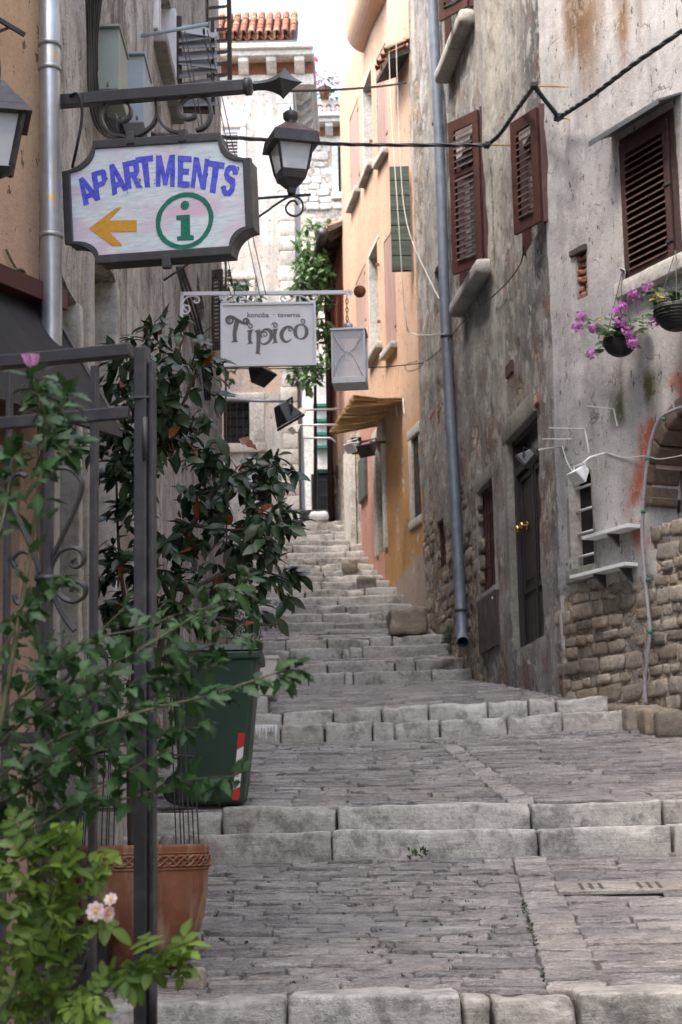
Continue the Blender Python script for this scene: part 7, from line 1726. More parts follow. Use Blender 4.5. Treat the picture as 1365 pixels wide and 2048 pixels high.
cable([DW.px(852, 722, 0.12), DW.px(880, 700, 0.1), DW.px(930, 640, 0.06), DW.px(1000, 580, 0.05), DW.px(1040, 530, 0.05), DW.px(1048, 490, 0.05)], 0.007, 'thin black cable climbing the grey wall to the small shutter')
cable([DW.px(848, 724, 0.12), DW.px(835, 738, 0.12), DW.px(815, 742, 0.14), DW.px(812, 730, 0.14), DW.px(835, 722, 0.13)], 0.006, 'small loop of black cable at the corner of the grey house')
cable([OW.px(776, -20, 0.3), OW.px(782, 200, 0.3), OW.px(800, 480, 0.3), atY(812, 640, 23.6), DW.px(830, 668, 0.1), DW.px(888, 668, 0.17)], 0.007, 'slack white wire hanging beside the orange house', 'cable_white')
cable([OW.px(790, -20, 0.25), OW.px(800, 300, 0.25), OW.px(815, 450, 0.25), DW.px(860, 560, 0.1), DW.px(886, 610, 0.1)], 0.006, 'thin white wire crossing to the blue-grey drainpipe', 'cable_white')
cable([RW.px(1125, 893, 0.03), RW.px(1135, 925, 0.05), RW.px(1148, 945, 0.25)], 0.004, 'white lead of the floodlight above the barred window', 'cable_white')
cable([RW.px(1215, 906, 0.02), RW.px(1250, 915, 0.02), RW.px(1290, 912, 0.04), RW.px(1320, 918, 0.03), RW.px(1370, 910, 0.03)], 0.004, 'white lead strung along the wall towards the arch', 'cable_white')
# laundry pulley and lines
pu = thing('laundry_rod', 'grey rod with pulleys for washing lines high on the left wall', 'rod', atY(282, 72, 12.5)); ra0, ra1 = LW.px(282, 72, 0.0), atY(416, 48, 12.6); MB().tube([ra0, ra1], 0.016, 8).build('rod', M['blue_box'], pu, True)
for x in (362, 410): p = atY(x, 58, 12.6); MB().lathe(p - V((0.006, 0, 0.02)), [(0.02, -0.008), (0.026, 0), (0.02, 0.008)], 12, (V((0, 1, 0)), V((0, 0, 1)), V((1, 0, 0)))).build('pulley', M['black'], pu, True)
for i, (a, b) in enumerate((((362, 62), (462, 590)), ((370, 62), (470, 590)), ((406, 60), (520, 590)), ((415, 60), (532, 590)))):
    tag(MB().tube([atY(*a, 12.6), atY(*b, 15.2)], 0.004, 5).build('washing_line', M['wire']), ['left washing line of the left pair', 'right washing line of the left pair', 'left washing line of the right pair', 'right washing line of the right pair'][i] + ' running down behind the sign', 'line', 'washing lines')
# cable bundle behind the APARTMENTS sign
for i in range(7):
    r_ = random.Random(i + 40); x = 172 + i * 9; cable([LW.px(172 + i * 6, -40, 0.10), LW.px(176 + i * 3, 60 + i * 5, 0.05), LW.px(180 + i * 4, 200, 0.05), LW.px(200 + i * 8, 262 + i * 3, 0.08), LW.px(232 + i * 5, 262, 0.06), LW.px(240 + i * 8, 150, 0.04)], 0.008 + 0.002 * (i % 2), ['first', 'second', 'third', 'fourth', 'fifth', 'sixth', 'seventh'][i] + ' black cable from the left in the bundle round the meter boxes')['group'] = 'cable bundle round the meter boxes'
for i in range(3):
    cable([LW.px(355 + 5 * i, 535, 0.05), LW.px(372 + 8 * i, 600, 0.06), LW.px(392 + 6 * i, 660, 0.05), LW.px(405 + 6 * i, 730, 0.05), LW.px(412 + 4 * i, 800, 0.04)], 0.014, ['leftmost', 'middle', 'rightmost'][i] + ' black cable running down the left wall beside the tavern sign')['group'] = 'cables beside the tavern sign'
# ================================================================== loose stones
for px, py, Y, sx_, sy_, sz_, label in ((815, 1232, 23.3, 0.24, 0.3, 0.17, 'big weathered stone block at the foot of the grey house corner'), (735, 1165, 25.9, 0.14, 0.18, 0.12, 'mossy stone block on the stairs by the orange house'), (700, 1142, 26.9, 0.12, 0.2, 0.10, 'small grey stone block on the stairs by the white pillar'), (390, 1945, 8.45, 0.05, 0.06, 0.05, 'broken stump of stone beside the terracotta pot')):
    P, fs = rbox((sx_, sy_, sz_), 0.05 if sx_ > 0.1 else 0.02, (7, 7, 5), 0.045 if sx_ > 0.1 else 0.012, int(px)); p = atY(px, py, Y); g_ = zground(p.x, Y); c = V((p.x, Y, g_ + sz_ * 0.75)); me = bpy.data.meshes.new('boulder'); me.from_pydata([tuple(c + V(q)) for q in P], [], fs); me.polygons.foreach_set('use_smooth', [True] * len(fs)); me.materials.append(M['stone']); tag(put('boulder', me), label, 'stone')
# rocks at the foot of the pale house
for k, (x, y) in enumerate(((1300, 1415), (1335, 1425), (1362, 1432))):
    P, fs = rbox((0.16, 0.14, 0.12), 0.05, (3, 3, 3), 0.03, 500 + k); s, z = RW.uv(x, y); c = RW.pt(s, zground(RW.pt(s, 0).x, RW.pt(s, 0).y) + 0.06, 0.08); me = bpy.data.meshes.new('boulder'); me.from_pydata([tuple(c + V(q)) for q in P], [], fs); me.polygons.foreach_set('use_smooth', [True] * len(fs)); me.materials.append(M['stone']); tag(put('boulder', me), ['rough rock at the hose foot against the pale house', 'rough rock between two others at the foot of the pale house', 'rough rock nearest the right edge at the foot of the pale house'][k], 'rock', 'rocks at the foot of the pale house')
# drips of white paint on the step
dm = MB(); rd = random.Random(6)
for k in range(9):
    p = atY(500 + k * 6.5, 1449, 15.27); L_ = rd.uniform(0.05, 0.14); dm.ribbon([(p.x, 15.272, p.z), (p.x + rd.uniform(-.004, .004), 15.268, p.z - L_ * .5), (p.x, 15.27, p.z - L_)], [rd.uniform(.02, .035), rd.uniform(.008, .016), .008], V((0, -1, 0)), 0.004)
tag(dm.build('paint_drips', M['lampwhite']), 'white paint drips running down the step riser behind the bin', 'paint', kind='stuff')
# plastic bag on the top steps
P, fs = rbox((0.16, 0.12, 0.09), 0.08, (4, 4, 3), 0.035, 91, 9); p = atY(638, 1030, 30.9); c = V((p.x, 31.0, SZ[-1][3] + 0.07)); me = bpy.data.meshes.new('plastic_bag'); me.from_pydata([tuple(c + V(q)) for q in P], [], fs); me.polygons.foreach_set('use_smooth', [True] * len(fs)); me.materials.append(M['lampwhite']); tag(put('plastic_bag', me), 'crumpled white plastic bag on the top of the stairs', 'bag')
# iron drain grate in the landing
dg0 = atY(1160, 1775, 10.5); dg = thing('drain_slab', 'worn stone slab with dark slots beside the gutter on the near landing', 'drain', (dg0.x + 0.2, 10.5, zground(1.5, 10.5)))
sl1 = math.atan2(S['a1'][1] - S['s0'][2], 11.52 - 8.33); axy = V((0, math.cos(sl1), math.sin(sl1))); axz = V((0, -math.sin(sl1), math.cos(sl1)))
dc_ = V((atY(1240, 1772, 10.45).x, 10.45, lerp(S['s0'][2], S['a1'][1], (10.45 - 8.33) / 3.19) + 0.012))
MB().box(dc_, (0.36, 0.13, 0.012), (V((1, 0, 0)), axy, axz)).build('slab', M['paving2'], dg, bevel=0.005)
for k in range(9): 
    if k in (3, 4, 5): continue
    MB().box(dc_ + V((-0.22 + k * 0.055, 0, 0)) + axz * 0.012 + axy * 0.0, (0.011, 0.085, 0.0015), (V((1, 0, 0)), axy, axz)).build('slot', M['grout'], dg)
# ------------------------------------------------------------------ plants
def leaf_mesh(prof, fold, curl, mat, rnd, odd=0.0, name='leaf', wav=0.0, seed=0, multi=None):
    vs = []; fs = []; vein = []; r_ = random.Random(seed)
    def one(o, d, s, sc):
        b = len(vs); d = V(d).normalized(); sd = V(s)
        nn = d.cross(sd)
        for i, (t, w) in enumerate(prof):
            z = -curl * t * t; ww = r_.uniform(-wav, wav)
            for k, x in ((0, -w), (1, 0.0), (2, w)):
                p = V(o) + (d * t + sd * x) * sc; p.z += (fold * abs(x) + z + (ww if k != 1 else 0)) * sc
                vs.append(tuple(p)); vein.append(1.0 if k == 1 else 0.0)
        for i in range(len(prof) - 1):
            a = b + i * 3; fs.extend([(a, a + 1, a + 4, a + 3), (a + 1, a + 2, a + 5, a + 4)])
    if multi:
        for (o, d, sc) in multi:
            d = V(d); one(o, d, V((d.y, -d.x, 0)).normalized(), sc)
    else: one((0, 0, 0), (0, 1, 0), V((1, 0, 0)), 1.0)
    me = bpy.data.meshes.new(name); me.from_pydata(vs, [], fs); me.polygons.foreach_set('use_smooth', [True] * len(fs))
    for nm, val in (('vein', vein), ('leafrand', [rnd] * len(vs)), ('leafodd', [odd] * len(vs))):
        me.attributes.new(nm, 'FLOAT', 'POINT').data.foreach_set('value', np.array(val, np.float32))
    me.materials.append(mat); return me
OV = [(0, 0.02), (0.12, 0.12), (0.32, 0.215), (0.55, 0.225), (0.78, 0.14), (0.93, 0.05), (1.0, 0.0)]
HB = [(0, 0.02), (0.10, 0.12), (0.26, 0.24), (0.38, 0.33), (0.46, 0.20), (0.60, 0.23), (0.72, 0.12), (0.83, 0.13), (0.92, 0.05), (1.0, 0.0)]
RS = [(0, 0.03), (0.15, 0.19), (0.38, 0.29), (0.62, 0.27), (0.84, 0.15), (1.0, 0.0)]
GE = [(-0.1, 0.18), (0.05, 0.42), (0.3, 0.52), (0.5, 0.40), (0.62, 0.44), (0.8, 0.26), (0.88, 0.1)]
SM = [(0, 0.03), (0.3, 0.24), (0.65, 0.2), (1.0, 0.0)]
rL = random.Random(77)
LEAF = {'dark': [leaf_mesh(OV, rL.uniform(0.15, 0.5), rL.uniform(-0.05, 0.35), M['leaf_dark'], k / 10, 1.0 if k == 9 else 0.0, 'leaf', 0.02, k) for k in range(10)],
        'hib': [leaf_mesh(HB, rL.uniform(-0.1, 0.45), rL.uniform(-0.1, 0.55), M['leaf_hib'], k / 8, 1.0 if k == 7 and False else 0.0, 'leaf', 0.03, k) for k in range(8)],
        'rose': [leaf_mesh(RS, rL.uniform(0.1, 0.3), rL.uniform(0.05, 0.3), M['leaf_rose'], k / 8, 0.0, 'leaf', 0.02, k, multi=[((0, 0.0, 0), (1, 0.45, 0), 0.40), ((0, 0.0, 0), (-1, 0.45, 0), 0.40), ((0, 0.26, 0), (1, 0.55, -0.05), 0.46), ((0, 0.26, 0), (-1, 0.55, -0.05), 0.46), ((0, 0.42, 0), (0.02, 1, -0.1), 0.56)]) for k in range(8)],
        'tree': [leaf_mesh(OV, 0.3, 0.2, M['leaf_tree'], k / 6, 0.0, 'leaf', 0.0, k) for k in range(6)],
        'ger': [leaf_mesh(GE, 0.12, 0.1, M['leaf_ger'], k / 8, 1.0 if k == 7 else 0.0, 'leaf', 0.05, k) for k in range(8)],
        'small': [leaf_mesh(SM, 0.2, 0.1, M['leaf_hib'], k / 5 * 0.6, 0.0, 'leaf', 0.0, k) for k in range(5)],
        'weed': [leaf_mesh(OV, 0.2, 0.3, M['weed'], k / 5, 0.0, 'leaf', 0.02, k) for k in range(5)]}
def leaf_matrix(p, d, n, s, w=1.0):
    d = V(d).normalized(); n = V(n); x = d.cross(n)
    if x.length < 1e-4: x = d.orthogonal()
    x.normalize(); z = x.cross(d); p = V(p)
    return Matrix(((x.x * s * w, d.x * s, z.x * s, p.x), (x.y * s * w, d.y * s, z.y * s, p.y), (x.z * s * w, d.z * s, z.z * s, p.z), (0, 0, 0, 1)))
def place_leaves(parent, items, kind, cap=300, seed=1):
    r_ = random.Random(seed); items = sorted(items, key=lambda q: (V(q[0]) - CAM).length - 3.0 * q[3]); pinv = PW(parent).inverted(); ms = LEAF[kind]
    rest = []
    for i, (p, d, n, s) in enumerate(items):
        me = ms[r_.randrange(len(ms))] if not (kind == 'dark' and r_.random() < 0.6) else ms[r_.randrange(len(ms) - 1)]
        Mx = leaf_matrix(p, d, n, s, r_.uniform(0.85, 1.15))
        if i < cap:
            o = bpy.data.objects.new('leaf', me); COL.objects.link(o); o.parent = parent; o.matrix_parent_inverse = pinv; o.matrix_basis = Mx
        else: rest.append((me, Mx))
    if rest:
        vs = []; fs = []; at = {'vein': [], 'leafrand': [], 'leafodd': []}; cache = {}
        for me, Mx in rest:
            if me.name not in cache:
                co = np.zeros(len(me.vertices) * 3); me.vertices.foreach_get('co', co)
                a = {}
                for k in at:
                    q = np.zeros(len(me.vertices), np.float32); me.attributes[k].data.foreach_get('value', q); a[k] = q
                cache[me.name] = (co.reshape(-1, 3), [tuple(p.vertices) for p in me.polygons], a)
            co, ff, a = cache[me.name]; A = np.array(Mx); b = len(vs); vs.extend(map(tuple, co @ A[:3, :3].T + A[:3, 3])); fs.extend([tuple(i + b for i in f) for f in ff])
            for k in at: at[k].append(a[k])
        me = bpy.data.meshes.new('foliage'); me.from_pydata(vs, [], fs); me.polygons.foreach_set('use_smooth', [True] * len(fs))
        for k in at: me.attributes.new(k, 'FLOAT', 'POINT').data.foreach_set('value', np.concatenate(at[k]))
        me.materials.append(ms[0].materials[0]); put('foliage', me, parent)['kind'] = 'stuff'
def rdir(r_, up=0.0, tow=0.0):
    v = V((r_.gauss(0, 1), r_.gauss(0, 1) - tow, r_.gauss(0, 1) + up)); return v.normalized()
def wood_path(pxs, Y, r0, r1, parent, mat='bark', name='branch', n=6):
    pts = curve_pts([atY(p[0], p[1], (p[2] if len(p) > 2 else Y)) for p in pxs], n); k = len(pts)
    MB().tube(pts, [lerp(r0, r1, i / (k - 1)) for i in range(k)], 7).build(name, M[mat], parent, True); return pts
# ---- evergreen shrub in the terracotta pot
sb = thing('evergreen_shrub', 'tall dark evergreen shrub with a few orange leaves, rooted in the terracotta pot', 'shrub', (PC.x, PC.y, pz - 0.05)); r_ = random.Random(31)
SY = 8.85
paths = [wood_path([(268, 1700), (264, 1500), (275, 1300), (290, 1100), (300, 850), (296, 640)], SY, 0.030, 0.006, sb, name='trunk'), wood_path([(283, 1700), (300, 1450), (330, 1250), (385, 1050), (455, 960), (560, 925)], SY - 0.1, 0.026, 0.004, sb, name='trunk'),
         wood_path([(330, 1250), (400, 1170), (500, 1140), (580, 1160)], SY - 0.15, 0.014, 0.004, sb), wood_path([(298, 980), (345, 860), (395, 740), (415, 690)], SY, 0.012, 0.004, sb), wood_path([(272, 1330), (240, 1120), (232, 880)], SY, 0.014, 0.004, sb), wood_path([(340, 1240), (430, 1235), (520, 1250), (566, 1245)], SY - 0.2, 0.010, 0.003, sb), wood_path([(385, 1050), (470, 1060), (545, 1040)], SY - 0.1, 0.010, 0.003, sb)]
items = []
def twig(c, out, n, size, r_, items, parent=None, spread=0.9, droop=0.35):
    d0 = V(out).normalized()
    for k in range(n):
        d = (d0 * 0.6 + rdir(r_) * spread + V((0, 0, -droop))).normalized(); p = V(c) + d0 * r_.uniform(-0.03, 0.05) + rdir(r_) * 0.015
        items.append((p, d, (rdir(r_) * 0.5 + V((0, -0.35, 0.8))), size * r_.uniform(0.5, 1.3)))
ell = [(290, 690, 60, 70, 16), (370, 760, 65, 110, 30), (310, 830, 90, 110, 42), (330, 980, 105, 120, 48), (440, 965, 60, 55, 18), (525, 950, 70, 45, 20), (540, 1040, 50, 60, 18), (450, 1070, 90, 70, 32), (545, 1150, 45, 35, 11), (300, 1130, 90, 110, 36), (400, 1200, 100, 55, 24), (232, 900, 40, 190, 30), (490, 1215, 45, 30, 8), (245, 1200, 50, 90, 18), (240, 1400, 40, 90, 8)]
for (cx, cy, rx, ry, n) in ell:
    for k in range(n):
        a, q = r_.uniform(0, 6.283), math.sqrt(r_.random()); px, py = cx + rx * q * math.cos(a), cy + ry * q * math.sin(a)
        Y = SY + r_.uniform(-0.35, 0.28); c = atY(px, py, Y)
        if c.x < -1.30: c.x = -1.30 + r_.uniform(0, 0.1)
        twig(c, V((px - cx, r_.uniform(-60, 20), cy - py)) + V((0.1, 0, 0.1)), r_.randint(5, 8), 0.095, r_, items)
place_leaves(sb, items, 'dark', 300, 3)
tl = thing('dry_leaf_sprig', 'single big dry orange leaf curled at the top of the shrub', 'leaf', atY(492, 890, SY - 0.3)); q = leaf_mesh(HB, 0.3, 0.3, M['leaf_dark'], 0.9, 1.0, 'leaf', 0.05, 3); o = put('leaf', q, tl); o.matrix_basis = leaf_matrix(atY(478, 878, SY - 0.3), V((0.8, -0.2, -0.35)), V((0.2, -0.9, 0.4)), 0.10); 
# ---- hibiscus in front of the gate
hb = thing('hibiscus_bush', 'hibiscus bush with lobed green leaves and one lilac flower in front of the gate', 'shrub', atY(-20, 2100, 4.2)); r_ = random.Random(32); HY = 4.25; items = []
stems = [([(-40, 1650), (10, 1400), (60, 1110), (80, 960), (92, 860), (78, 790), (64, 750)], 0.0075, 0.0025), ([(-60, 1560), (40, 1450), (200, 1345), (330, 1270), (440, 1200), (492, 1158)], 0.006, 0.002), ([(-60, 1600), (90, 1490), (260, 1430), (420, 1390), (540, 1350), (590, 1338)], 0.006, 0.002),
         ([(-60, 1640), (80, 1560), (180, 1480), (300, 1400), (400, 1300), (520, 1275)], 0.006, 0.002), ([(-40, 1660), (120, 1620), (260, 1595), (380, 1560), (478, 1552)], 0.005, 0.002), ([(-60, 1480), (60, 1380), (160, 1300), (250, 1215)], 0.005, 0.002), ([(-40, 1380), (30, 1260), (80, 1200), (130, 1150)], 0.005, 0.002), ([(-60, 1620), (100, 1540), (210, 1500), (330, 1470), (415, 1440)], 0.005, 0.002), ([(-60, 1200), (0, 1060), (20, 960), (30, 900)], 0.005, 0.002),
         ([(80, 1330), (180, 1280), (290, 1255), (375, 1225), (430, 1260)], 0.004, 0.002), ([(60, 1450), (150, 1400), (240, 1370), (350, 1350), (420, 1330)], 0.004, 0.002), ([(-60, 1690), (60, 1660), (160, 1600), (260, 1540), (330, 1500)], 0.004, 0.002), ([(92, 870), (120, 830), (140, 770)], 0.003, 0.0015), ([(80, 960), (130, 900), (160, 880)], 0.003, 0.0015)]
for si, (pxs, a, b) in enumerate(stems):
    Y = HY + r_.uniform(-0.12, 0.12); pts = wood_path([(p[0], p[1], Y + r_.uniform(-.04, .04)) for p in pxs], Y, a * (0.75 if si else 1), b * 0.7, hb, 'stem', 'stem', 8)
    L = 0.0
    for i in range(1, len(pts)):
        seg = (pts[i] - pts[i - 1]).length; t = (pts[i] - pts[i - 1]).normalized(); n = (1 if si == 0 else 2) if i < len(pts) * 0.5 else 2
        for k in range(n):
            d = (t * 0.5 + rdir(r_) * 0.9 + V((0, -0.1, -0.25))).normalized(); p = lerp(pts[i - 1], pts[i], r_.random()) + d * 0.012
            items.append((p, d, rdir(r_) * 0.45 + V((0, -0.45, 0.75)), r_.uniform(0.034, 0.062)))
for (cx, cy, rx, ry, n) in ((120, 1420, 150, 120, 80), (230, 1400, 120, 100, 50), (60, 1560, 120, 80, 50), (200, 1560, 110, 60, 26), (60, 1280, 90, 80, 24), (320, 1320, 80, 60, 10), (110, 850, 45, 60, 10)):
    for k in range(n):
        a, q = r_.uniform(0, 6.283), math.sqrt(r_.random()); p = atY(cx + rx * q * math.cos(a), cy + ry * q * math.sin(a), HY + r_.uniform(-0.18, 0.25)); d = (rdir(r_) + V((0.15, 0, -0.3))).normalized(); items.append((p, d, rdir(r_) * 0.45 + V((0, -0.45, 0.75)), r_.uniform(0.034, 0.064)))
place_leaves(hb, items, 'hib', 300, 4)
fc = atY(62, 740, HY - 0.05); fm = MB()
for k in range(5):
    a = k / 5 * 6.283 + 0.3; d = V((math.cos(a) * 0.55 + 0.05, math.sin(a) * 0.45 - 0.25, 1.0)).normalized(); s_ = d.cross(V((math.cos(a + 1.57), math.sin(a + 1.57), 0))).normalized(); tt = V((-math.sin(a), math.cos(a), 0))
    fm.add([fc - tt * 0.003, fc + d * 0.022 - tt * 0.014, fc + d * 0.040 - tt * 0.012 + s_ * 0.004, fc + d * 0.043 + tt * 0.002, fc + d * 0.038 + tt * 0.015, fc + d * 0.02 + tt * 0.014, fc + tt * 0.003], [(0, 1, 2, 3, 4, 5, 6)])
fm.build('flower', M['petal_lilac'], hb, True)
# ---- rose
rs_ = thing('rose_bush', 'pale green rose bush with three blush blossoms at the lower left corner', 'shrub', atY(-20, 2150, 4.1)); r_ = random.Random(33); RY = 4.1; items = []
for pxs in ([(-40, 2120), (40, 1950), (100, 1800), (140, 1700), (120, 1665)], [(-40, 2100), (60, 2000), (140, 1990), (210, 1970), (260, 1935), (330, 1905), (372, 1930)], [(-40, 2060), (30, 1880), (60, 1760), (40, 1660)], [(20, 2100), (110, 1950), (170, 1860), (205, 1825)], [(0, 2100), (90, 2020), (150, 2030), (185, 2045)], [(40, 1950), (90, 1860), (170, 1770), (205, 1740)]):
    pts = wood_path(pxs, RY, 0.004, 0.0015, rs_, 'greenstem', 'stem', 8)
    for i in range(1, len(pts)):
        if r_.random() < 0.8 and i > 4:
            t = (pts[i] - pts[i - 1]).normalized(); d = (t * 0.4 + rdir(r_) * 0.8 + V((0.1, -0.1, -0.15))).normalized(); items.append((pts[i], d, rdir(r_) * 0.35 + V((0, -0.5, 0.8)), r_.uniform(0.05, 0.11)))
for (cx, cy, rx, ry, n) in ((60, 1760, 90, 100, 26), (70, 1880, 110, 70, 20), (150, 1730, 60, 60, 9), (90, 1985, 100, 50, 14), (300, 1915, 80, 30, 9), (170, 2020, 50, 40, 5)):
    for k in range(n):
        a, q = r_.uniform(0, 6.283), math.sqrt(r_.random()); p = atY(cx + rx * q * math.cos(a), cy + ry * q * math.sin(a), RY + r_.uniform(-0.12, 0.15)); items.append((p, (rdir(r_) + V((0.2, -0.1, -0.2))).normalized(), rdir(r_) * 0.35 + V((0, -0.5, 0.8)), r_.uniform(0.045, 0.11)))
place_leaves(rs_, items, 'rose', 300, 5)
def blossom(parent, c, face, R, n, mat, name='flower', core=True):
    m = MB(); face = V(face).normalized(); a0 = face.orthogonal().normalized(); b0 = face.cross(a0)
    for ring, (rr, tilt, cnt) in enumerate(((R, 0.15, n), (R * 0.72, 0.5, n - 1), (R * 0.45, 0.9, n - 2))):
        for k in range(cnt):
            a = k / cnt * 6.283 + ring * 0.4; o = a0 * math.cos(a) + b0 * math.sin(a); tt = -a0 * math.sin(a) + b0 * math.cos(a); up = face * tilt
            w = rr * 0.42; m.add([c + tt * w * .2, c + (o + up * .5) * rr * 0.6 + tt * w, c + (o + up) * rr + tt * w * .4, c + (o + up) * rr * 1.04, c + (o + up) * rr - tt * w * .4, c + (o + up * .5) * rr * 0.6 - tt * w, c - tt * w * .2], [(0, 1, 2, 3, 4, 5, 6)])
    f_ = m.build(name, M[mat], parent, True)
    if core: MB().lathe(c, [(R * 0.22, 0.0), (R * 0.2, R * 0.3), (R * 0.02, R * 0.4)], 10, (a0, b0, face)).build('stamens', M['yellow'], f_, True)
for px, py, fc_, R in ((192, 1823, (0.05, -1, 0.1), 0.021), (222, 1799, (-0.2, -0.8, 0.5), 0.015), (216, 1828, (0.8, -0.5, -0.1), 0.019)): blossom(rs_, atY(px, py, RY - 0.12), fc_, R, 8, 'petal_pink')
# ---- tree beyond the stairs
tr = thing('bay_tree', 'sunlit green tree leaning out over the alley beside the white house', 'tree', (-0.45, 34.0, SZ[-1][3])); r_ = random.Random(34); items = []
MB().tube(curve_pts([(-0.50, 34.2, SZ[-1][3]), (-0.48, 34.1, 8.5), (-0.45, 33.2, 9.6), (-0.42, 31.6, 10.8), (-0.5, 30.6, 11.8)], 5), [0.05 - 0.0018 * i for i in range(21)], 8).build('trunk', M['bark'], tr, True)
for (cx, cy, rx, ry, n) in ((618, 505, 28, 65, 60), (628, 570, 42, 70, 75), (600, 560, 24, 40, 26), (640, 640, 30, 50, 30), (612, 745, 36, 32, 42), (635, 720, 22, 45, 26), (648, 470, 14, 30, 10)):
    for k in range(n):
        a, q = r_.uniform(0, 6.283), math.sqrt(r_.random()); c = atY(cx + rx * q * math.cos(a), cy + ry * q * math.sin(a), 30.4 + r_.uniform(-0.5, 0.4)); twig(c, rdir(r_, 0.3, 0.4), 6, 0.14, r_, items, None, 1.0, 0.1)
place_leaves(tr, items, 'tree', 300, 6)
cr = thing('creeper', 'green creeper hanging at the far corner of the left house behind the tavern sign', 'plant', LW.pt(LW.L, zground(-1.4, 22))); items = []
MB().tube(curve_pts([LW.pt(LW.L - 0.02, zground(-1.4, 22), 0.03), LW.pt(LW.L - 0.05, 5.5, 0.04), LW.pt(LW.L - 0.1, 8.0, 0.05), LW.pt(LW.L - 0.05, 9.0, 0.06)], 6), 0.015, 6).build('stem', M['bark'], cr, True)
for (cx, cy, rx, ry, n) in ((472, 565, 26, 30, 18), (462, 600, 18, 25, 10), (500, 598, 26, 8, 6), (455, 745, 14, 25, 9), (575, 1030, 18, 25, 0)):
    for k in range(n):
        a, q = r_.uniform(0, 6.283), math.sqrt(r_.random()); c = atY(cx + rx * q * math.cos(a), cy + ry * q * math.sin(a), 22.2 + r_.uniform(-0.3, 0.3)); twig(c, rdir(r_, 0.3), 5, 0.09, r_, items, None, 1.0, 0.1)
place_leaves(cr, items, 'tree', 120, 7)
pc = thing('leafy_plant', 'low leafy plant at the corner of the white house by the top stairs', 'plant', (-1.0, 29.9, zground(-1, 29.8))); items = []
for k in range(26): c = V((-1.05 + r_.uniform(-.25, .2), 30.2 + r_.uniform(-.3, .3), zground(-1, 29.8) + r_.uniform(0.02, 0.55))); twig(c, rdir(r_, 0.6), 5, 0.13, r_, items, None, 1.0, 0.0)
MB().tube([(-1.05, 30.2, zground(-1, 29.8)), (-1.05, 30.2, zground(-1, 29.8) + 0.4)], 0.01, 5).build('stem', M['greenstem'], pc); place_leaves(pc, items, 'hib', 130, 8)
# ---- boxwood in the planter
bw_ = thing('boxwood', 'small dense boxwood growing out of the pale planter behind the bin', 'shrub', atY(490, 1312, 16.1)); items = []
MB().tube([atY(495, 1316, 16.15), atY(492, 1250, 16.15)], 0.012, 6).build('stem', M['bark'], bw_)
for k in range(190): a, q = r_.uniform(0, 6.283), math.sqrt(r_.random()); c = atY(488 + 38 * q * math.cos(a), 1255 + 55 * q * math.sin(a), 16.15 + r_.uniform(-.2, .2)); twig(c, rdir(r_, 0.5), 5, 0.030, r_, items, None, 0.8, 0.0)
place_leaves(bw_, items, 'small', 0, 9)
# ---- plant at the drainpipe foot
dpf = thing('leafy_weed', 'leafy green weed growing at the foot of the blue-grey drainpipe', 'plant', DW.px(900, 1300, 0.12)); items = []; b_ = DW.px(903, 1305, 0.16)
MB().tube([b_, b_ + V((-0.03, -0.02, 0.3))], 0.008, 5).build('stem', M['greenstem'], dpf)
for k in range(26): h_ = r_.uniform(0.03, 0.32); a = r_.uniform(0, 6.283); items.append((b_ + V((-0.03 * h_ / .3, -0.03, h_)), V((math.cos(a), math.sin(a) - 0.4, 0.25)), V((0, -0.2, 1)), r_.uniform(0.10, 0.16)))
place_leaves(dpf, items, 'weed', 60, 10)
# ---- weeds in the joints
wd = []; r_ = random.Random(35)
wsp = [(r_.uniform(430, 1060), r_.uniform(1745, 1975)) for _ in range(60)] + [(r_.uniform(1040, 1095), None) for _ in range(0)]
for (px, py) in wsp:
    Y = 8.35 + (1985 - py) / 265.0 * 3.1; X = atY(px, py, Y).x; c = V((X, Y, zground(X, Y) + 0.004))
    for k in range(r_.randint(4, 8)): a = r_.uniform(0, 6.283); wd.append((c + V((r_.uniform(-.015, .015), r_.uniform(-.01, .01), 0)), V((math.cos(a) * .6, math.sin(a) * .4, 0.7)), rdir(r_), r_.uniform(0.008, 0.02)))
for k in range(30):
    t = r_.random(); Y = lerp(8.4, 10.2, t); X = gut1(Y)[0] + r_.uniform(-.015, .015); c = V((X, Y, zground(X, Y) + 0.004))
    for q in range(5): a = r_.uniform(0, 6.283); wd.append((c, V((math.cos(a) * .6, math.sin(a) * .4, 0.6)), rdir(r_), r_.uniform(0.008, 0.02)))
for k in range(40):
    Y = r_.uniform(12.3, 15.2); X = r_.uniform(-0.6, 2.2); c = V((X, Y, zground(X, Y) + 0.004))
    for q in range(4): a = r_.uniform(0, 6.283); wd.append((c, V((math.cos(a) * .6, math.sin(a) * .4, 0.6)), rdir(r_), r_.uniform(0.008, 0.02)))
wp_ = thing('joint_weeds', 'tiny green weeds sprouting in the joints of the cobbled landings', 'weeds', (0.3, 9.5, zground(0.3, 9.5))); wp_['kind'] = 'stuff'
place_leaves(wp_, wd, 'weed', 0, 11)
tf = thing('weed_tuft', 'small green tuft growing at the foot of the lower step near the middle', 'plant', (atY(842, 1712, 11.45).x, 11.44, S['a1'][1])); items = []
for k in range(40): c = V((atY(842, 1712, 11.45).x + r_.uniform(-.07, .05), 11.44 + r_.uniform(-.04, .02), S['a1'][1] + r_.uniform(0, .05))); items.append((c, rdir(r_, 0.8), rdir(r_), r_.uniform(0.02, 0.04)))
place_leaves(tf, items, 'weed', 40, 12)
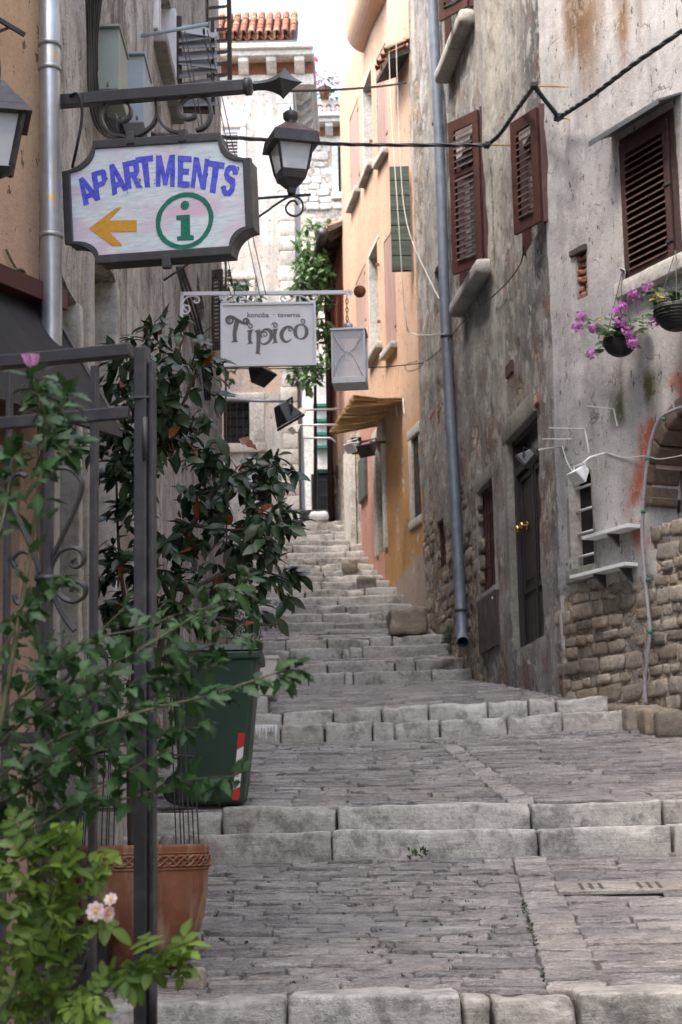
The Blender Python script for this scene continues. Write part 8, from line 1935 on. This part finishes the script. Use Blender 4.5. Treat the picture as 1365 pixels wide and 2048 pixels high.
# ---- geranium baskets
def basket(px, py, d, R, name_label, plant_label, heads, lx, seed, hook):
    c = RW.px(px, py, d); o = thing('hanging_basket', name_label, 'basket', c - V((0, 0, R)), 'hanging baskets'); r_ = random.Random(seed)
    prof = [(0.02, -R * 0.98)] + [(R * math.cos(a), R * 0.98 * math.sin(a)) for a in [-1.4, -1.1, -0.8, -0.5, -0.25, 0.0]] + [(R * 1.03, 0.03), (R * 0.95, 0.03), (R * 0.9, 0.0)]
    MB().lathe(c, prof, 28).build('bowl', M['wicker'], o, True)
    for k in range(9):
        a = -1.25 + k * 0.155; rr = R * math.cos(a) + 0.002; z = R * 0.98 * math.sin(a); MB().tube([c + V((math.cos(t / 28 * 6.283) * (rr + 0.004 * (t % 2)), math.sin(t / 28 * 6.283) * (rr + 0.004 * (t % 2)), z)) for t in range(29)], 0.007, 5, False).build('wicker_band', M['wicker'], o, True)
    for k in range(3):
        a = k * 2.09 + 0.4; MB().tube([c + V((math.cos(a) * R, math.sin(a) * R, 0.02)), hook], 0.004, 5).build('chain', M['black'], o)
    g = thing('geranium', plant_label, 'plant', c); items = []
    for k in range(lx):
        a = r_.uniform(0, 6.283); q = r_.random(); p = c + V((math.cos(a) * R * 1.3 * q, math.sin(a) * R * 1.2 * q, 0.05 + r_.uniform(-0.12, 0.16) * (1 if q > .5 else .6))); items.append((p, V((math.cos(a), math.sin(a), r_.uniform(-.4, .4))), V((r_.uniform(-.4, .4), -0.5, 0.8)), r_.uniform(0.05, 0.085)))
    for (hx, hy) in heads:
        h = RW.px(hx, hy, d + r_.uniform(-0.06, 0.1)); base = c + (h - c) * 0.15 + V((0, 0, 0.02)); mid = lerp(base, h, 0.55) + V((0, 0, 0.03)); MB().tube(curve_pts([base, mid, h], 5), 0.004, 5).build('stalk', M['greenstem'], g)
        for k in range(5): p = lerp(base, h, r_.uniform(0.2, 0.8)) + rdir(r_) * 0.03; items.append((p, rdir(r_), V((0, -.5, .8)), r_.uniform(0.04, 0.075)))
        fm = MB()
        for k in range(46):
            n_ = rdir(r_, 0.3, 0.3); q = h + n_ * r_.uniform(0.03, 0.064); u = n_.orthogonal().normalized(); v = n_.cross(u); w = r_.uniform(0.012, 0.019); fm.add([q - u * w, q + v * w * .8 + n_ * .004, q + u * w, q - v * w * .8 + n_ * .004], [(0, 1, 2, 3)])
        fm.build('flower_head', M['petal_mag'], g, True)
    place_leaves(g, items, 'ger', 200, seed)
basket(1240, 682, 0.24, 0.135, 'black wicker hanging basket with trailing flowers, left of the two', 'magenta geranium spilling from the left hanging basket', [(1163, 634), (1155, 652), (1188, 657), (1242, 617), (1232, 628), (1240, 646), (1256, 668), (1266, 688), (1184, 711)], 130, 81, RW.px(1245, 542, 0.06))
basket(1352, 620, 0.26, 0.175, 'black wicker hanging basket cut by the right edge', 'magenta geranium trailing left from the right-edge hanging basket', [(1267, 590), (1296, 576), (1328, 598), (1309, 645)], 110, 82, RW.px(1352, 500, 0.06))
hk = thing('carabiner', 'silver carabiner hook below the corner of the louvred window', 'hook', RW.px(1245, 545, 0.06)); MB().tube(curve_pts([RW.px(x, y, 0.06) for x, y in ((1246, 538), (1241, 538), (1241, 552), (1245, 559), (1250, 550), (1251, 541), (1246, 538))], 4), 0.006, 6).build('ring', M['galv'], hk, True); MB().beam(RW.px(1244, 540, 0.0), RW.px(1254, 541, 0.06), 0.02, 0.02).build('bracket', M['black'], hk)
# ---- flower pot on the far terrace
fp = thing('flower_pot', 'terracotta pot of pink flowers on the far roof terrace', 'pot', atY(652, 195, 40.2)); c = atY(650, 196, 40.2); MB().lathe(c, [(0.10, -0.02), (0.15, 0.22), (0.17, 0.24), (0.15, 0.26)], 16).build('pot_body', M['terracotta'], fp, True)
fg = thing('flowering_plant', 'pink flowering plant trailing from the pot on the far terrace', 'plant', c + V((0, 0, .24))); items = []
for k in range(60): items.append((c + V((r_.uniform(-.28, .32), r_.uniform(-.2, .2), r_.uniform(0.0, .48))), rdir(r_), rdir(r_, 0.5), 0.12))
place_leaves(fg, items, 'tree', 60, 13); MB().tube([c + V((0, 0, .2)), c + V((0, 0, .4))], 0.01, 5).build('stem', M['greenstem'], fg)
for k in range(14):
    fm = MB(); h = c + V((r_.uniform(-.3, .34), r_.uniform(-.25, .0), r_.uniform(0.25, .62)))
    for j in range(12): n_ = rdir(r_); q = h + n_ * 0.03; u = n_.orthogonal().normalized(); v = n_.cross(u); fm.add([q - u * .025, q + v * .02, q + u * .025, q - v * .02], [(0, 1, 2, 3)])
    fm.build('flower_head', M['petal_red'], fg)
